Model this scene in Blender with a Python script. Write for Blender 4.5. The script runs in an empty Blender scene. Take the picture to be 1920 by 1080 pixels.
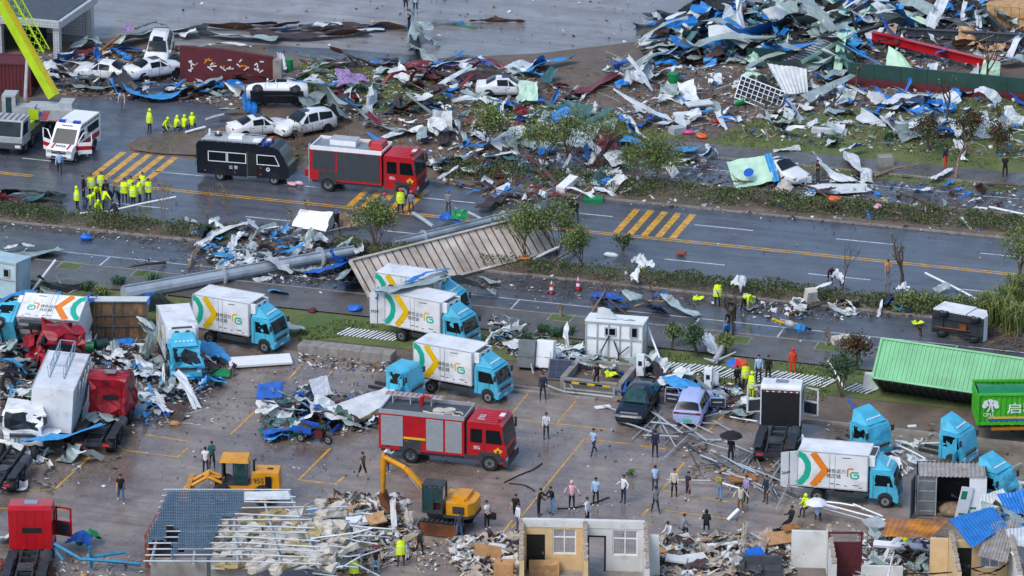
import bpy, math, random
from mathutils import Vector, Matrix, Euler, noise
rnd = random.Random(11)
rad = math.radians
V = Vector
# ------------------------------------------------------------------ camera, sky, sun, exposure
S = bpy.context.scene
FPX, PITCH, CAMH, YAW = 8640.0, rad(19.5),101.7, rad(17.35)
ORY = CAMH / math.tan(PITCH)
RZ = Matrix.Rotation(YAW,3, 'Z')
cam = bpy.data.cameras.new('camera'); cam.lens = 162.0; cam.sensor_width = 36.0; cam.clip_start = 1.0; cam.clip_end = 6000
camo = bpy.data.objects.new('camera', cam); S.collection.objects.link(camo); S.camera = camo
camo.location = RZ @ V((0,-ORY, CAMH)); camo.rotation_euler = (rad(90) - PITCH,0, YAW)
world = bpy.data.worlds.new('World'); S.world = world; world.use_nodes = True
wn = world.node_tree.nodes; wl = world.node_tree.links
SUN_EL, SUN_AZ = rad(52), rad(205)
sky = wn.new('ShaderNodeTexSky'); sky.sky_type = 'NISHITA'; sky.sun_disc = False
sky.sun_elevation = SUN_EL; sky.sun_rotation = SUN_AZ; sky.air_density = 1.0; sky.dust_density = 1.5; sky.ozone_density = 1.0
wl.new(sky.outputs[0], wn['Background'].inputs[0]); wn['Background'].inputs[1].default_value = 0.15
sun = bpy.data.lights.new('sun', 'SUN'); sun.energy = 1.2; sun.angle = rad(25); sun.color = (1.0,0.97,0.93)
suno = bpy.data.objects.new('sun', sun); S.collection.objects.link(suno)
sd = V((math.sin(SUN_AZ) * math.cos(SUN_EL), math.cos(SUN_AZ) * math.cos(SUN_EL), math.sin(SUN_EL)))
suno.rotation_euler = sd.to_track_quat('Z', 'Y').to_euler()
S.view_settings.view_transform = 'Standard'; S.view_settings.look = 'None'; S.view_settings.gamma = 1; S.view_settings.exposure = 0.55
S.view_settings.use_curve_mapping = False
S.cycles.max_bounces = 6; S.cycles.diffuse_bounces = 3; S.cycles.glossy_bounces = 3

# ------------------------------------------------------------------ pixel of the photograph -> point of the place at height z
def G(px, py, z=0.0):
 x = (px - 960) / FPX; y = (540 - py) / FPX
 d = V((x, math.cos(PITCH) + y * math.sin(PITCH),-math.sin(PITCH) + y * math.cos(PITCH)))
 t = (CAMH - z) / -d.z
 p = RZ @ V((d.x * t, d.y * t - ORY,0))
 return V((p.x, p.y, z))
def heading(a, b):
 d = G(*b) - G(*a); return math.atan2(d.y, d.x)
def U(a, b): return rnd.uniform(a, b)
# ------------------------------------------------------------------ materials
def lin(h):
 h = h.lstrip('#'); c = [int(h[i:i + 2],16) / 255 for i in (0,2,4)]
 return tuple(x / 12.92 if x <= .04045 else ((x + .055) / 1.055) ** 2.4 for x in c)
MATS = {}
def mat(name, col, rough=.5, metal=0., var=.12, scale=2.5, dirt=0., dirtcol='4a3f36', bump=0., back=None, rv=0., spec=.5, stretch=None):
 """principled with a noise-varied base, optional dirt blotches, per-object variation and a second colour on the reverse"""
 if name in MATS: return MATS[name]
 m = bpy.data.materials.new(name); m.use_nodes = True; nt = m.node_tree; N = nt.nodes; L = nt.links
 b = N['Principled BSDF']; b.inputs['Roughness'].default_value = rough; b.inputs['Metallic'].default_value = metal
 b.inputs['Specular IOR Level'].default_value = spec
 tc = N.new('ShaderNodeTexCoord'); oi0 = N.new('ShaderNodeObjectInfo'); sh = N.new('ShaderNodeVectorMath'); sh.operation = 'MULTIPLY_ADD'; sh.inputs[1].default_value = (37,53,29)
 L.new(oi0.outputs['Random'], sh.inputs[0]); L.new(tc.outputs['Object'], sh.inputs[2]); src = sh.outputs[0]     # every object gets its own stains
 if stretch:
  mp = N.new('ShaderNodeMapping'); mp.inputs['Scale'].default_value = stretch; L.new(src, mp.inputs[0]); src = mp.outputs[0]
 c = lin(col) if isinstance(col, str) else col
 def mixer(fac, a, bb, mode='MIX'):
  mx = N.new('ShaderNodeMix'); mx.data_type = 'RGBA'; mx.blend_type = mode
  for s, v in ((mx.inputs[0], fac),(mx.inputs[6], a),(mx.inputs[7], bb)):
   if hasattr(v, 'links'): L.new(v, s)
   elif isinstance(v,(int, float)): s.default_value = v
   else: s.default_value = (*v,1)
  return mx.outputs[2]
 nz = N.new('ShaderNodeTexNoise'); nz.inputs['Scale'].default_value = scale; nz.inputs['Detail'].default_value = 5; L.new(src, nz.inputs[0])
 rp = N.new('ShaderNodeMapRange'); rp.inputs[1].default_value = .3; rp.inputs[2].default_value = .7
 L.new(nz.outputs[0], rp.inputs[0])
 dark = tuple(x * (1 - 2 * var) for x in c); lite = tuple(min(.95, x * (1 + var)) for x in c)
 out = mixer(rp.outputs[0], dark, lite)
 if back:
  g = N.new('ShaderNodeNewGeometry'); out = mixer(g.outputs['Backfacing'], out, lin(back))
 if dirt:
  n2 = N.new('ShaderNodeTexNoise'); n2.inputs['Scale'].default_value = scale * .7; n2.inputs['Detail'].default_value = 8; n2.inputs['Roughness'].default_value = .7
  L.new(src, n2.inputs[0]); r2 = N.new('ShaderNodeMapRange'); r2.inputs[1].default_value = .62 - dirt * .3; r2.inputs[2].default_value = .78 - dirt * .2
  r2.inputs[4].default_value = min(1,.45 + dirt * .5); L.new(n2.outputs[0], r2.inputs[0]); out = mixer(r2.outputs[0], out, lin(dirtcol))
 if rv:
  oi = N.new('ShaderNodeObjectInfo'); mr = N.new('ShaderNodeMapRange'); mr.inputs[3].default_value = 1 - rv; mr.inputs[4].default_value = 1 + rv * .6
  L.new(oi.outputs['Random'], mr.inputs[0]); hs = N.new('ShaderNodeHueSaturation'); L.new(mr.outputs[0], hs.inputs['Value']); L.new(out, hs.inputs['Color']); out = hs.outputs[0]
 L.new(out, b.inputs['Base Color'])
 if bump:
  bp = N.new('ShaderNodeBump'); bp.inputs['Strength'].default_value = bump; bp.inputs['Distance'].default_value = .03
  n3 = N.new('ShaderNodeTexNoise'); n3.inputs['Scale'].default_value = scale * 6; L.new(src, n3.inputs[0]); L.new(n3.outputs[0], bp.inputs['Height']); L.new(bp.outputs[0], b.inputs['Normal'])
 MATS[name] = m; return m
def wet(name, c1, c2, r0, r1, sc=.12, fine=1.2, spots=None, track=0):
 """wet ground: two tones, roughness that falls in the wet patches, puddles flat and dark"""
 m = bpy.data.materials.new(name); m.use_nodes = True; nt = m.node_tree; N = nt.nodes; L = nt.links; b = N['Principled BSDF']
 tc = N.new('ShaderNodeTexCoord'); src = tc.outputs['Object']
 def nz(s, d=6, st=None):
  o = src
  if st:
   mp = N.new('ShaderNodeMapping'); mp.inputs['Scale'].default_value = st; L.new(src, mp.inputs[0]); o = mp.outputs[0]
  n = N.new('ShaderNodeTexNoise'); n.inputs['Scale'].default_value = s; n.inputs['Detail'].default_value = d; n.inputs['Roughness'].default_value = .62; L.new(o, n.inputs[0]); return n.outputs[0]
 def mr(v, a, bb, c, d):
  r = N.new('ShaderNodeMapRange'); r.inputs[1].default_value = a; r.inputs[2].default_value = bb; r.inputs[3].default_value = c; r.inputs[4].default_value = d; L.new(v, r.inputs[0]); return r.outputs[0]
 def mx(f, a, bb, mode='MIX'):
  x = N.new('ShaderNodeMix'); x.data_type = 'RGBA'; x.blend_type = mode
  for s, v in ((x.inputs[0], f),(x.inputs[6], a),(x.inputs[7], bb)):
   if hasattr(v, 'links'): L.new(v, s)
   elif isinstance(v,(int, float)): s.default_value = v
   else: s.default_value = (*v,1)
  return x.outputs[2]
 big = nz(sc,7,(1,.45,1)); mid = nz(sc * 5,6); fin = nz(fine * 4,5)
 col = mx(mr(big,.38,.62,0,1), lin(c1), lin(c2))
 col = mx(mr(mid,.35,.7,.0,.55), col, tuple(x * .55 for x in lin(c1)))
 col = mx(mr(fin,.3,.75,0,.3), col, tuple(x * 1.5 for x in lin(c2)))
 if track: col = mx(mr(nz(1,4,(.035,1.3,1)),.42,.68,0, track), col, tuple(x * .4 for x in lin(c1)))
 if spots: col = mx(mr(nz(sc * 9,8),.6,.72,0,.8), col, lin(spots))
 L.new(col, b.inputs['Base Color'])
 r = N.new('ShaderNodeMath'); r.operation = 'ADD'
 L.new(mr(big,.36,.6, r0, r1), r.inputs[0]); L.new(mr(mid,.3,.7,-.06,.1), r.inputs[1]); r.use_clamp = True
 L.new(r.outputs[0], b.inputs['Roughness'])
 bp = N.new('ShaderNodeBump'); bp.inputs['Strength'].default_value = .25; bp.inputs['Distance'].default_value = .02
 L.new(fin, bp.inputs['Height']); L.new(bp.outputs[0], b.inputs['Normal'])
 MATS[name] = m; return m

# ------------------------------------------------------------------ mesh builder
class MB:
 def __init__(s): s.v = []; s.f = []; s.m = []; s.sm = []
 def add(s, vs, fs, mi=0, sm=False):
  o = len(s.v); s.v += [tuple(x) for x in vs]
  for f in fs: s.f.append([i + o for i in f]); s.m.append(mi); s.sm.append(sm)
 def poly(s, pts, mi=0): s.add(pts,[list(range(len(pts)))], mi)
 def box(s, c, d, mi=0, R=None, tx=1, ty=1):
  """box by centre and size; tx, ty scale the top face"""
  vs = []
  for z in (-.5,.5):
   kx, ky = (tx, ty) if z > 0 else (1,1)
   for x, y in ((-.5,-.5),(.5,-.5),(.5,.5),(-.5,.5)): vs.append(V((x * d[0] * kx, y * d[1] * ky, z * d[2])))
  if R is not None:
   M = Euler(R).to_matrix() if isinstance(R, tuple) else R
   vs = [M @ v for v in vs]
  c = V(c); s.add([v + c for v in vs],[(3,2,1,0),(4,5,6,7),(0,1,5,4),(1,2,6,5),(2,3,7,6),(3,0,4,7)], mi)
 def prism(s, prof, y0, y1, mi=0, sm=False):
  """profile of (x, z) points pulled from y0 to y1"""
  n = len(prof); vs = [(x, y0, z) for x, z in prof] + [(x, y1, z) for x, z in prof]
  s.add(vs,[list(range(n))[::-1] if y0 > y1 else list(range(n)),[n + i for i in (range(n) if y0 > y1 else reversed(range(n)))]], mi)
  s.add(vs,[((i + 1) % n, i, n + i, n + (i + 1) % n) if y0 < y1 else (i,(i + 1) % n, n + (i + 1) % n, n + i) for i in range(n)], mi, sm)
 def slab(s, prof, z0, z1, mi=0):
  """outline of (x, y) points (anticlockwise) raised from z0 to z1"""
  n = len(prof); vs = [(x, y, z0) for x, y in prof] + [(x, y, z1) for x, y in prof]
  s.add(vs,[list(reversed(range(n))),[n + i for i in range(n)]] + [(i,(i + 1) % n, n + (i + 1) % n, n + i) for i in range(n)], mi)
 def tube(s, pts, r, n=6, mi=0, sm=True, caps=True):
  pts = [V(p) for p in pts]; k = len(pts); rs = r if isinstance(r,(list, tuple)) else [r] * k; vs = []; up = None
  for i, p in enumerate(pts):
   d = (pts[min(i + 1, k - 1)] - pts[max(i - 1,0)])
   d = d.normalized() if d.length > 1e-9 else V((0,0,1))
   if up is None: up = V((0,0,1)) if abs(d.z) < .9 else V((1,0,0))
   a = d.cross(up).normalized() if d.cross(up).length > 1e-6 else d.orthogonal().normalized(); bb = a.cross(d); up = bb
   for j in range(n):
    t = 2 * math.pi * j / n; vs.append(p + a * (math.cos(t) * rs[i]) + bb * (math.sin(t) * rs[i]))
  fs = [(i * n + j, i * n + (j + 1) % n,(i + 1) * n + (j + 1) % n,(i + 1) * n + j) for i in range(k - 1) for j in range(n)]
  s.add(vs, fs, mi, sm)
  if caps and n > 2: s.add(vs[:n],[list(reversed(range(n)))], mi); s.add(vs[-n:],[list(range(n))], mi)
 def cyl(s, c, r, h, n=10, mi=0, axis='z', r2=None):
  d = {'x': V((1,0,0)), 'y': V((0,1,0)), 'z': V((0,0,1))}[axis] * (h / 2); c = V(c)
  s.tube([c - d, c + d],[r, r if r2 is None else r2], n, mi)
 def ball(s, c, r, nu=8, nv=5, mi=0, R=None):
  vs = []; c = V(c)
  for i in range(nv + 1):
   p = math.pi * i / nv
   for j in range(nu):
    t = 2 * math.pi * j / nu; v = V((r[0] * math.sin(p) * math.cos(t), r[1] * math.sin(p) * math.sin(t), r[2] * math.cos(p)))
    vs.append(c + (R @ v if R is not None else v))
  s.add(vs,[(i * nu + j,(i + 1) * nu + j,(i + 1) * nu + (j + 1) % nu, i * nu + (j + 1) % nu) for i in range(nv) for j in range(nu)], mi, True)
 def grid(s, fn, nu, nv, mi=0, sm=True):
  vs = [fn(i / nu, j / nv) for i in range(nu + 1) for j in range(nv + 1)]
  s.add(vs,[(i * (nv + 1) + j,(i + 1) * (nv + 1) + j,(i + 1) * (nv + 1) + j + 1, i * (nv + 1) + j + 1) for i in range(nu) for j in range(nv)], mi, sm)
 def frame(s, o, ux, uy, w, h, t, d, mi=0):
  """rectangular ring of four bars on the plane (o, ux, uy), butted at the corners"""
  o, ux, uy = V(o), V(ux).normalized(), V(uy).normalized(); nn = ux.cross(uy)
  M = Matrix((ux, uy, nn)).transposed()
  for (cx, cy, sx, sy) in ((w / 2, t / 2, w, t),(w / 2, h - t / 2, w, t),(t / 2, h / 2, t, h - 2 * t),(w - t / 2, h / 2, t, h - 2 * t)):
   s.box(o + ux * cx + uy * cy,(sx, sy, d), mi, M)
 def subdiv(s, n=1):
  for _ in range(n):
   v, f, m, sm = [],[],[],[]
   for q, mi, k in zip(s.f, s.m, s.sm):
    P = [V(s.v[i]) for i in q]; c = sum(P, V((0,0,0))) / len(P); o = len(v); e = len(P); v += [tuple(p) for p in P] + [tuple((P[i] + P[(i + 1) % e]) / 2) for i in range(e)] + [tuple(c)]
    for i in range(e): f.append([o + i, o + e + i, o + 2 * e, o + e + (i - 1) % e]); m.append(mi); sm.append(k)
   s.v, s.f, s.m, s.sm = v, f, m, sm
 def build(s, name, mats, parent=None, loc=None, rot=None):
  me = bpy.data.meshes.new(name); me.from_pydata(s.v,[], s.f)
  for m in (mats if isinstance(mats,(list, tuple)) else [mats]): me.materials.append(MATS[m] if isinstance(m, str) else m)
  me.polygons.foreach_set('material_index', s.m); me.polygons.foreach_set('use_smooth', s.sm); me.update()
  o = bpy.data.objects.new(name, me); S.collection.objects.link(o)
  if parent is not None: o.parent = parent
  if loc is not None: o.location = loc
  if rot is not None: o.rotation_euler = rot
  return o
LABELS = set()
def tag(o, label=None, cat=None, group=None, kind=None):
 if label: o['label'] = label; LABELS.add(label)
 if cat: o['category'] = cat
 if group: o['group'] = group
 if kind: o['kind'] = kind
 return o
def thing(name, label, cat, loc=(0,0,0), rz=0., group=None, tilt=(0,0)):
 o = bpy.data.objects.new(name, None); S.collection.objects.link(o); o.location = loc; o.empty_display_size = .2
 o.rotation_euler = (Matrix.Rotation(rz,3, 'Z') @ Matrix.Rotation(tilt[1],3, 'Y') @ Matrix.Rotation(tilt[0],3, 'X')).to_euler()
 return tag(o, label, cat, group)
def part(name, parent, mats, fn, loc=None, rot=None):
 b = MB(); fn(b); return b.build(name, mats, parent, loc, rot)
def copytree(o, parent=None):
 c = o.copy(); S.collection.objects.link(c)
 if parent is not None: c.parent = parent
 for ch in list(o.children): copytree(ch, c)
 return c
def textmesh(txt, size, extrude=0.0):
 cu = bpy.data.curves.new('t', 'FONT'); cu.body = txt; cu.size = size; cu.align_x = 'LEFT'; cu.resolution_u = 2; cu.extrude = extrude; cu.fill_mode = 'FRONT'; cu.offset = .003 * size / .285
 o = bpy.data.objects.new('t', cu); S.collection.objects.link(o); dg = bpy.context.evaluated_depsgraph_get()
 me = bpy.data.meshes.new_from_object(o.evaluated_get(dg)); bpy.data.objects.remove(o); bpy.data.curves.remove(cu); return me
TXT = {}
def lettering(name, txt, size, m, parent, loc, rot, sx=1.0):
 k = (txt, size)
 if k not in TXT: TXT[k] = textmesh(txt, size)
 me = TXT[k].copy(); me.materials.clear(); me.materials.append(MATS[m]); o = bpy.data.objects.new(name, me); S.collection.objects.link(o)
 o.parent = parent; o.location = loc; o.rotation_euler = rot; o.scale = (sx,1,1); return o
# ------------------------------------------------------------------ the palette
for a in [('white_paint', 'dfe1e3',.35,0,.07,1.0,.36, '9a9488'),('white_clean', 'e6e8ea',.35,0,.04,2),('light_grey', 'a9adb0',.5,0,.1),('mid_grey', '6d7275',.55,0,.12),
          ('dark_grey', '35393d',.6,0,.15),('black', '121417',.55,0,.2),('rubber', '191a1c',.8,0,.2,4,.3, '3a352f'),('glass', '10181c',.12,0,.1),('glass_green', '2c4a4b',.08,0,.2),
          ('glass_cab', '222d33',.1,0,.25,1.5),('chrome', 'b9bdc2',.25,.7,.05),('rim', '9ea3a8',.4,.5,.1),('cyan', '49b4d3',.4,0,.09,1.5,.28, '5f7678'),('cyan_dark', '1d7fa8',.4,0,.1),
          ('red', 'b0121f',.3,0,.1,1.2,.2, '6d2426'),('red_wreck', '9c1122',.4,0,.25,2,.35, '2b1516'),('maroon', '5c1f27',.6,0,.15,1.5,.2, '43302c'),('navy', '0b1420',.25,0,.1),('navy_cloth', '1b2437',.85,0,.2),
          ('yellow_machine', 'd99413',.4,0,.1,1.5,.25, '6a4a1c'),('lime', 'b0d020',.4,0,.08,1,.12, '8a8a30'),('hivis', 'd6f000',.7,0,.08),('chrome_yellow', 'e0b400',.4,0,.06),('orange', 'dd7d22',.4,0,.05),
          ('teal', '16a68a',.4,0,.04),('ink', '23262b',.5,0,.02),('blue_light', '0f3fb5',.2,0,.1),('blue', '1458b8',.5,0,.15,2,.1, '26364a'),('blue_royal', '1241b0',.55,0,.2,2),
          ('blue_sky', '2b86c8',.5,0,.15,1.5,.2, '6f8fa0'),('green_container', '6fb782',.5,0,.1,.6,.4, '588a66'),('green_dump', '40ad20',.45,0,.1,1,.3, '3a7030'),('green', '17894f',.55,0,.12),('green_dark', '20483f',.6,0,.15,1,.3, '2c3432'),
          ('mint', 'b7dcc0',.55,0,.06,1,.2, '8a9a86'),('wood', '9b6a3c',.7,0,.2,3),('wood_pale', 'c29a6c',.75,0,.18,3),('wood_dark', '4a3527',.8,0,.25,3),('bark', '5b4a3b',.9,0,.25,5),('bark_pale', '8c7660',.9,0,.2,5),
          ('rust', '7a4422',.8,0,.3,1.2,.4, '3b2a22'),('galv', 'aab5bd',.4,.15,.12,.8,.25, '7b8085'),('steel', '8f979c',.4,.4,.12),('steel_dark', '4c5257',.5,.3,.15),('concrete', '8f8a84',.75,0,.14,1.5,.3, '5f5a52'),
          ('kerbstone', '8b8781',.7,0,.15,2,.35, '57503f'),('kerb_dark', '5a5854',.6,0,.15,2),('plaster_white', 'cfd0cd',.8,0,.07,1,.3, '9a958b'),('plaster_cream', 'd3b78b',.75,0,.05,2,.12, '9b8562'),('brick', '8a4a38',.85,0,.2,6),
          ('brick_red', '7c3524',.85,0,.25,3),('skin', 'b88466',.6,0,.05),('hair', '15120f',.6,0,.2),('c_black', '15171b',.85,0,.15),('c_navy', '202a40',.85,0,.12),('c_white', 'd9dbdf',.85,0,.05),
          ('c_grey', '7e838a',.85,0,.1),('c_dgrey', '3d4148',.85,0,.1),('c_lblue', '9fbfe0',.85,0,.06),('c_jeans', '3f5f86',.85,0,.15),('c_ljeans', '6f97bf',.85,0,.12),('c_pink', 'dba9b4',.85,0,.06),('c_teal', '1c5a60',.85,0,.1),
          ('c_maroon', '4c1a26',.85,0,.15),('c_beige', 'c9bfae',.85,0,.06),('c_olive', '8f8a4c',.85,0,.1),('c_orange', 'd8431a',.8,0,.08),('c_brown', '7a5a3a',.85,0,.1),('c_floral', '6b655a',.85,0,.5,14),('c_purple', '9d8fb8',.85,0,.08),
          ('h_red', 'cf2230',.4,0,.05),('h_pink', 'd83a6a',.4,0,.05),('h_blue', '1263c4',.4,0,.05),('cardboard', 'b58a5f',.85,0,.12),('plastic_red', 'c9182a',.45,0,.08),('plastic_green', '12804a',.45,0,.1),('plastic_yellow', 'dcb51c',.5,0,.1),('plastic_orange', 'e0601a',.5,0,.1),('plastic_pink', 'd04a8a',.5,0,.1),('plastic_blue', '1a66c8',.45,0,.1),
          ('lavender', 'a3afd9',.3,0,.04),('dark_car', '16202b',.22,0,.1),('tail_red', '7a0e18',.25,0,.05),('plate_green', '3fbf6f',.5,0,.05),('insul', 'c4bdb0',.95,0,.15,3),('insul_yellow', 'a8986a',.95,0,.2,3),
          ('tile_blue', '566c7e',.4,0,.1,1),('rubble_pale', 'a99c8d',.9,0,.2,3),('hazard_red', 'c22a35',.5,0,.05),('solar', '24304a',.2,0,.15),('amber', 'd8891c',.4,0,.1),('silver_shutter', 'a4a9af',.4,.3,.05),('grey_shutter', '3c434a',.5,.1,.06),('sofa', '44474d',.9,0,.15)]:
 mat(*a, **(dict(spec=.25) if 'glass' in a[0] else {}))
mat('railing_blue', '8fa4b8',.45,.1,.1); mat('rust_roof', 'b9761c',.75,0,.3,1.1,.55, '5f4c58'); mat('rust_sheet', 'a8a39c',.55,.2,.12,.8,.45, '8a5230', stretch=(3,3,.3))
mat('cont_floor', 'cbc4b8',.75,0,.16,.6,.6, '7d756b'); mat('cont_wood', '7a5a3c',.8,0,.35,.5,.7, '231d1a'); mat('cont_dark', '2a3036',.7,0,.2)
mat('tarp_white', 'd5d8da',.6,0,.1,1.5,.3, '9a978f', back='8fa0ab', rv=.12); mat('sheet_white', 'cfd4d4',.45,0,.1,1.2,.35, '8e918c', back='a8b3b5', rv=.15); mat('sheet_grey', '9fb0ae',.45,.1,.12,1.2,.35, '6d7370', back='7e8d8c', rv=.2)
mat('sheet_blue', '1f78c6',.45,0,.12,1.5,.15, '3a5a74', back='c6cfd4', rv=.15); mat('sheet_whiteblue', 'c9d1d6',.45,0,.1,1.5,.25, '8f9290', back='2a74bd', rv=.12); mat('sheet_brown', '42302f',.6,0,.2,1.2,.2, '5b4a44', back='6a4a3a', rv=.2)
mat('sheet_red', '74242c',.5,0,.15,1.5,.25, '4c2a2a', back='8d3a40', rv=.12); mat('sheet_teal', '3d6b6c',.5,0,.15,1.5,.2, '56625e', back='8fb0a8', rv=.15); mat('cloth_blue', '1d5cb4',.75,0,.2,2,0, back='2a68bc', rv=.2); mat('cloth_navy', '20406e',.8,0,.2,2, rv=.2)
mat('cloth_purple', '9a7fae',.85,0,.35,9); mat('sheet_mint', 'b9dcc2',.5,0,.06,1,.25, '8fa18f', back='d5dcd6', rv=.08); mat('cloth_sky', '3b97d2',.7,0,.15,2,.1, '8fb4cc', rv=.12); mat('sheet_dark', '2a2c2e',.5,.1,.2,1.5, rv=.3)
mat('leaf_olive', '66743f',.7,0,.3,6); mat('leaf_green', '4d6a36',.7,0,.3,6); mat('leaf_dark', '30482a',.75,0,.3,6); mat('leaf_yellow', '84904a',.7,0,.25,6); mat('leaf_bluegreen', '3c6450',.7,0,.25,5); mat('leaf_rust', '5a2f28',.8,0,.3,6); mat('twig', '6f5c48',.9,0,.2,5)
mat('line_yellow', 'd8a028',.4,0,.18,2.2,.42, '6f675c'); mat('line_white', 'c4c8cc',.4,0,.1,2.2,.5, '6a6c70')
# ------------------------------------------------------------------ the ground, roads, pavements, markings
wet('asphalt_wet', '484c54', '5c6068',.1,.4,.1, track=.5, spots='4d4740')
wet('asphalt_side', '474b52', '5a5e64',.1,.42,.14, track=.45, spots='4a443d')
wet('lot_concrete', '54473f', '9b8e83',.04,.4,.13, track=.3, spots='4a3c35')
wet('yard_concrete', '67625f', '96979a',.08,.5,.07, track=.3, spots='5a4c44')
wet('dirt_ground', '564a40', '75675a',.45,.85,.2, spots='2e2823')
wet('paver_grey', '504d4b', '625f5c',.2,.55,.2)
wet('grass_ground', '4c5a30', '66703e',.8,.95,.4, spots='63533f')
wet('grass_fresh', '445c2c', '586c38',.8,.95,.6)
def sheet_poly(name, pts, z, m, world_pts=False):
 b = MB(); P = [V((p[0], p[1],0)) if world_pts else G(*p) for p in pts]
 a = sum(P[i].x * P[(i + 1) % len(P)].y - P[(i + 1) % len(P)].x * P[i].y for i in range(len(P)))
 if a < 0: P.reverse()
 b.poly([(p.x, p.y, z) for p in P]); return tag(b.build(name, m), kind='structure')
sheet_poly('ground',[(-2500,-1500),(2500,-1500),(2500,3500),(-2500,3500)],-.004, 'dirt_ground', True)
XA, XB = -110,110
def strip(name, y0, y1, z, m, x0=XA, x1=XB): return sheet_poly(name,[(x0, y0),(x1, y0),(x1, y1),(x0, y1)], z, m, True)
strip('main_road',5.2,19.6,.0, 'asphalt_wet')
strip('service_road',-4.2,2.55,.0, 'asphalt_side')
strip('upper_service_road',24.9,30.9,.0, 'asphalt_side',-8)
strip('pavement',-8.3,-4.35,.1, 'paver_grey')
strip('upper_pavement',31.05,33.9,.1, 'paver_grey',-4)
strip('grass_verge',-13.2,-8.35,.02, 'grass_ground')
sheet_poly('lot',[(-140,-70),(140,-70),(140,-17.8),(2,-17.8),(0.5,-15.6),(-140,-15.6)],.0, 'lot_concrete', True)
sheet_poly('junction_road',[(-140,205),(60,200),(140,188),(300,176),(420,200),(440,232),(385,246),(262,258),(240,272),(238,284),(310,300),(330,318),(-140,290)],.004, 'asphalt_side')
sheet_poly('yard',[(-300,-200),(1500,-200),(1400,-20),(1290,45),(1215,62),(1195,78),(1010,100),(770,112),(600,92),(520,84),(330,85),(240,64),(165,78),(-300,80)],.0, 'yard_concrete')
sheet_poly('yard_lane',[(500,86),(640,92),(780,104),(800,118),(700,120),(560,104),(505,100)],.004, 'asphalt_side')
for p in [[(1290,290),(1640,335),(1900,362),(2000,300),(2000,175),(1800,190),(1560,205),(1400,225)],[(880,185),(1120,200),(1290,262),(1180,280),(900,240)],[(560,118),(700,128),(860,165),(820,215),(560,200)]]:
 sheet_poly('grass_patch', p,.008, 'grass_ground')
def rectpx(c, dx, dy, name, z, m):   # a rectangle square to the road, centred on a pixel
 p = G(*c); return sheet_poly(name,[(p.x - dx, p.y - dy),(p.x + dx, p.y - dy),(p.x + dx, p.y + dy),(p.x - dx, p.y + dy)], z, m, True)
for c in [(132,501),(271,516),(1052,598),(1552,653),(1384,640)]:
 rectpx(c,.8,.75, 'tree_pit_border',.112, 'concrete'); rectpx(c,.7,.65, 'tree_pit_grass',.12, 'grass_fresh')
sheet_poly('lawn',[(578,590),(690,603),(712,622),(560,640),(555,612)],.03, 'grass_fresh')
# kerbs: real steps built of single stones
def kerb(name, x0, x1, y, w=.14, h=.13, m='kerbstone', n=None):
 root = tag(MB().build(name, m), kind='structure'); n = n or int((x1 - x0) / 1.0); me = None
 for i in range(n):
  X = x0 + (x1 - x0) * (i + .5) / n
  if me is None:
   b = MB(); b.box((0,0, h / 2),((x1 - x0) / n - .012, w, h)); o = b.build('kerbstone', m, root,(X, y,0)); me = o.data
  else:
   o = bpy.data.objects.new('kerbstone', me); S.collection.objects.link(o); o.parent = root
  o.location = (X, y + U(-.012,.012), U(-.012,.004))
kerb('kerb',-20,42,19.66); kerb('kerb',-46,42,2.6); kerb('kerb',-6,40,24.82); kerb('kerb',-6,40,31.0); kerb('kerb',-46,42,-4.28)
sheet_poly('median_soil',[(-110,2.68),(110,2.68),(110,5.18),(-110,5.18)],.1, 'dirt_ground', True)
sheet_poly('upper_median_soil',[(-20,19.73),(110,19.73),(110,24.75),(-20,24.75)],.1, 'dirt_ground', True)
sheet_poly('median_nose',[(243,276),(262,262),(300,252),(390,244),(420,262),(420,296),(300,290),(252,284)],.1, 'dirt_ground')
# painted markings
def mark(name, x0, x1, y0, y1, m, z=.006): return sheet_poly(name,[(x0, y0),(x1, y0),(x1, y1),(x0, y1)], z, m, True)
for x0, x1 in ((-48,-39.6),(-33.6,95)):
 mark('road_line', x0, x1,12.33,12.48, 'line_yellow'); mark('road_line', x0, x1,12.68,12.83, 'line_yellow')
for i in range(-5,7):
 mark('road_line',8.1 + 10 * i,12.25 + 10 * i,16.1,16.26, 'line_white'); mark('road_line',8.2 + 10 * i - .2,12.25 + 10 * i,8.55,8.71, 'line_white')
mark('road_line',-31.6,60,-2.1,-1.98, 'line_white')
mark('road_line',-3,60,28.3,28.42, 'line_white',.006)
for px, py in ((200,487),(715,548),(1305,605),(1465,622),(1625,640),(1790,657),(45,470),(970,566),(1140,586)):
 p = G(px, py); mark('bay_line', p.x - .06, p.x + .06,-4.2,-2.1, 'line_white')
for q in ([(1195,392),(1152,435)],[(232,285),(176,330)],[(700,345),(638,392)]):
 a, b = G(*q[0]), G(*q[1])
 for i in range(5): mark('rumble_line', a.x + i * 1.0 - .24, a.x + i * 1.0 + .24,12.95, a.y, 'line_yellow')
def pline(pts, w=.13, m='line_yellow', z=.008):
 for a, b in zip(pts, pts[1:]):
  A, B = G(*a), G(*b); d = (B - A).normalized(); n = V((-d.y, d.x,0)) * w / 2
  sheet_poly('lot_line',[A - n, B - n, B + n, A + n], z, m, True)
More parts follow.
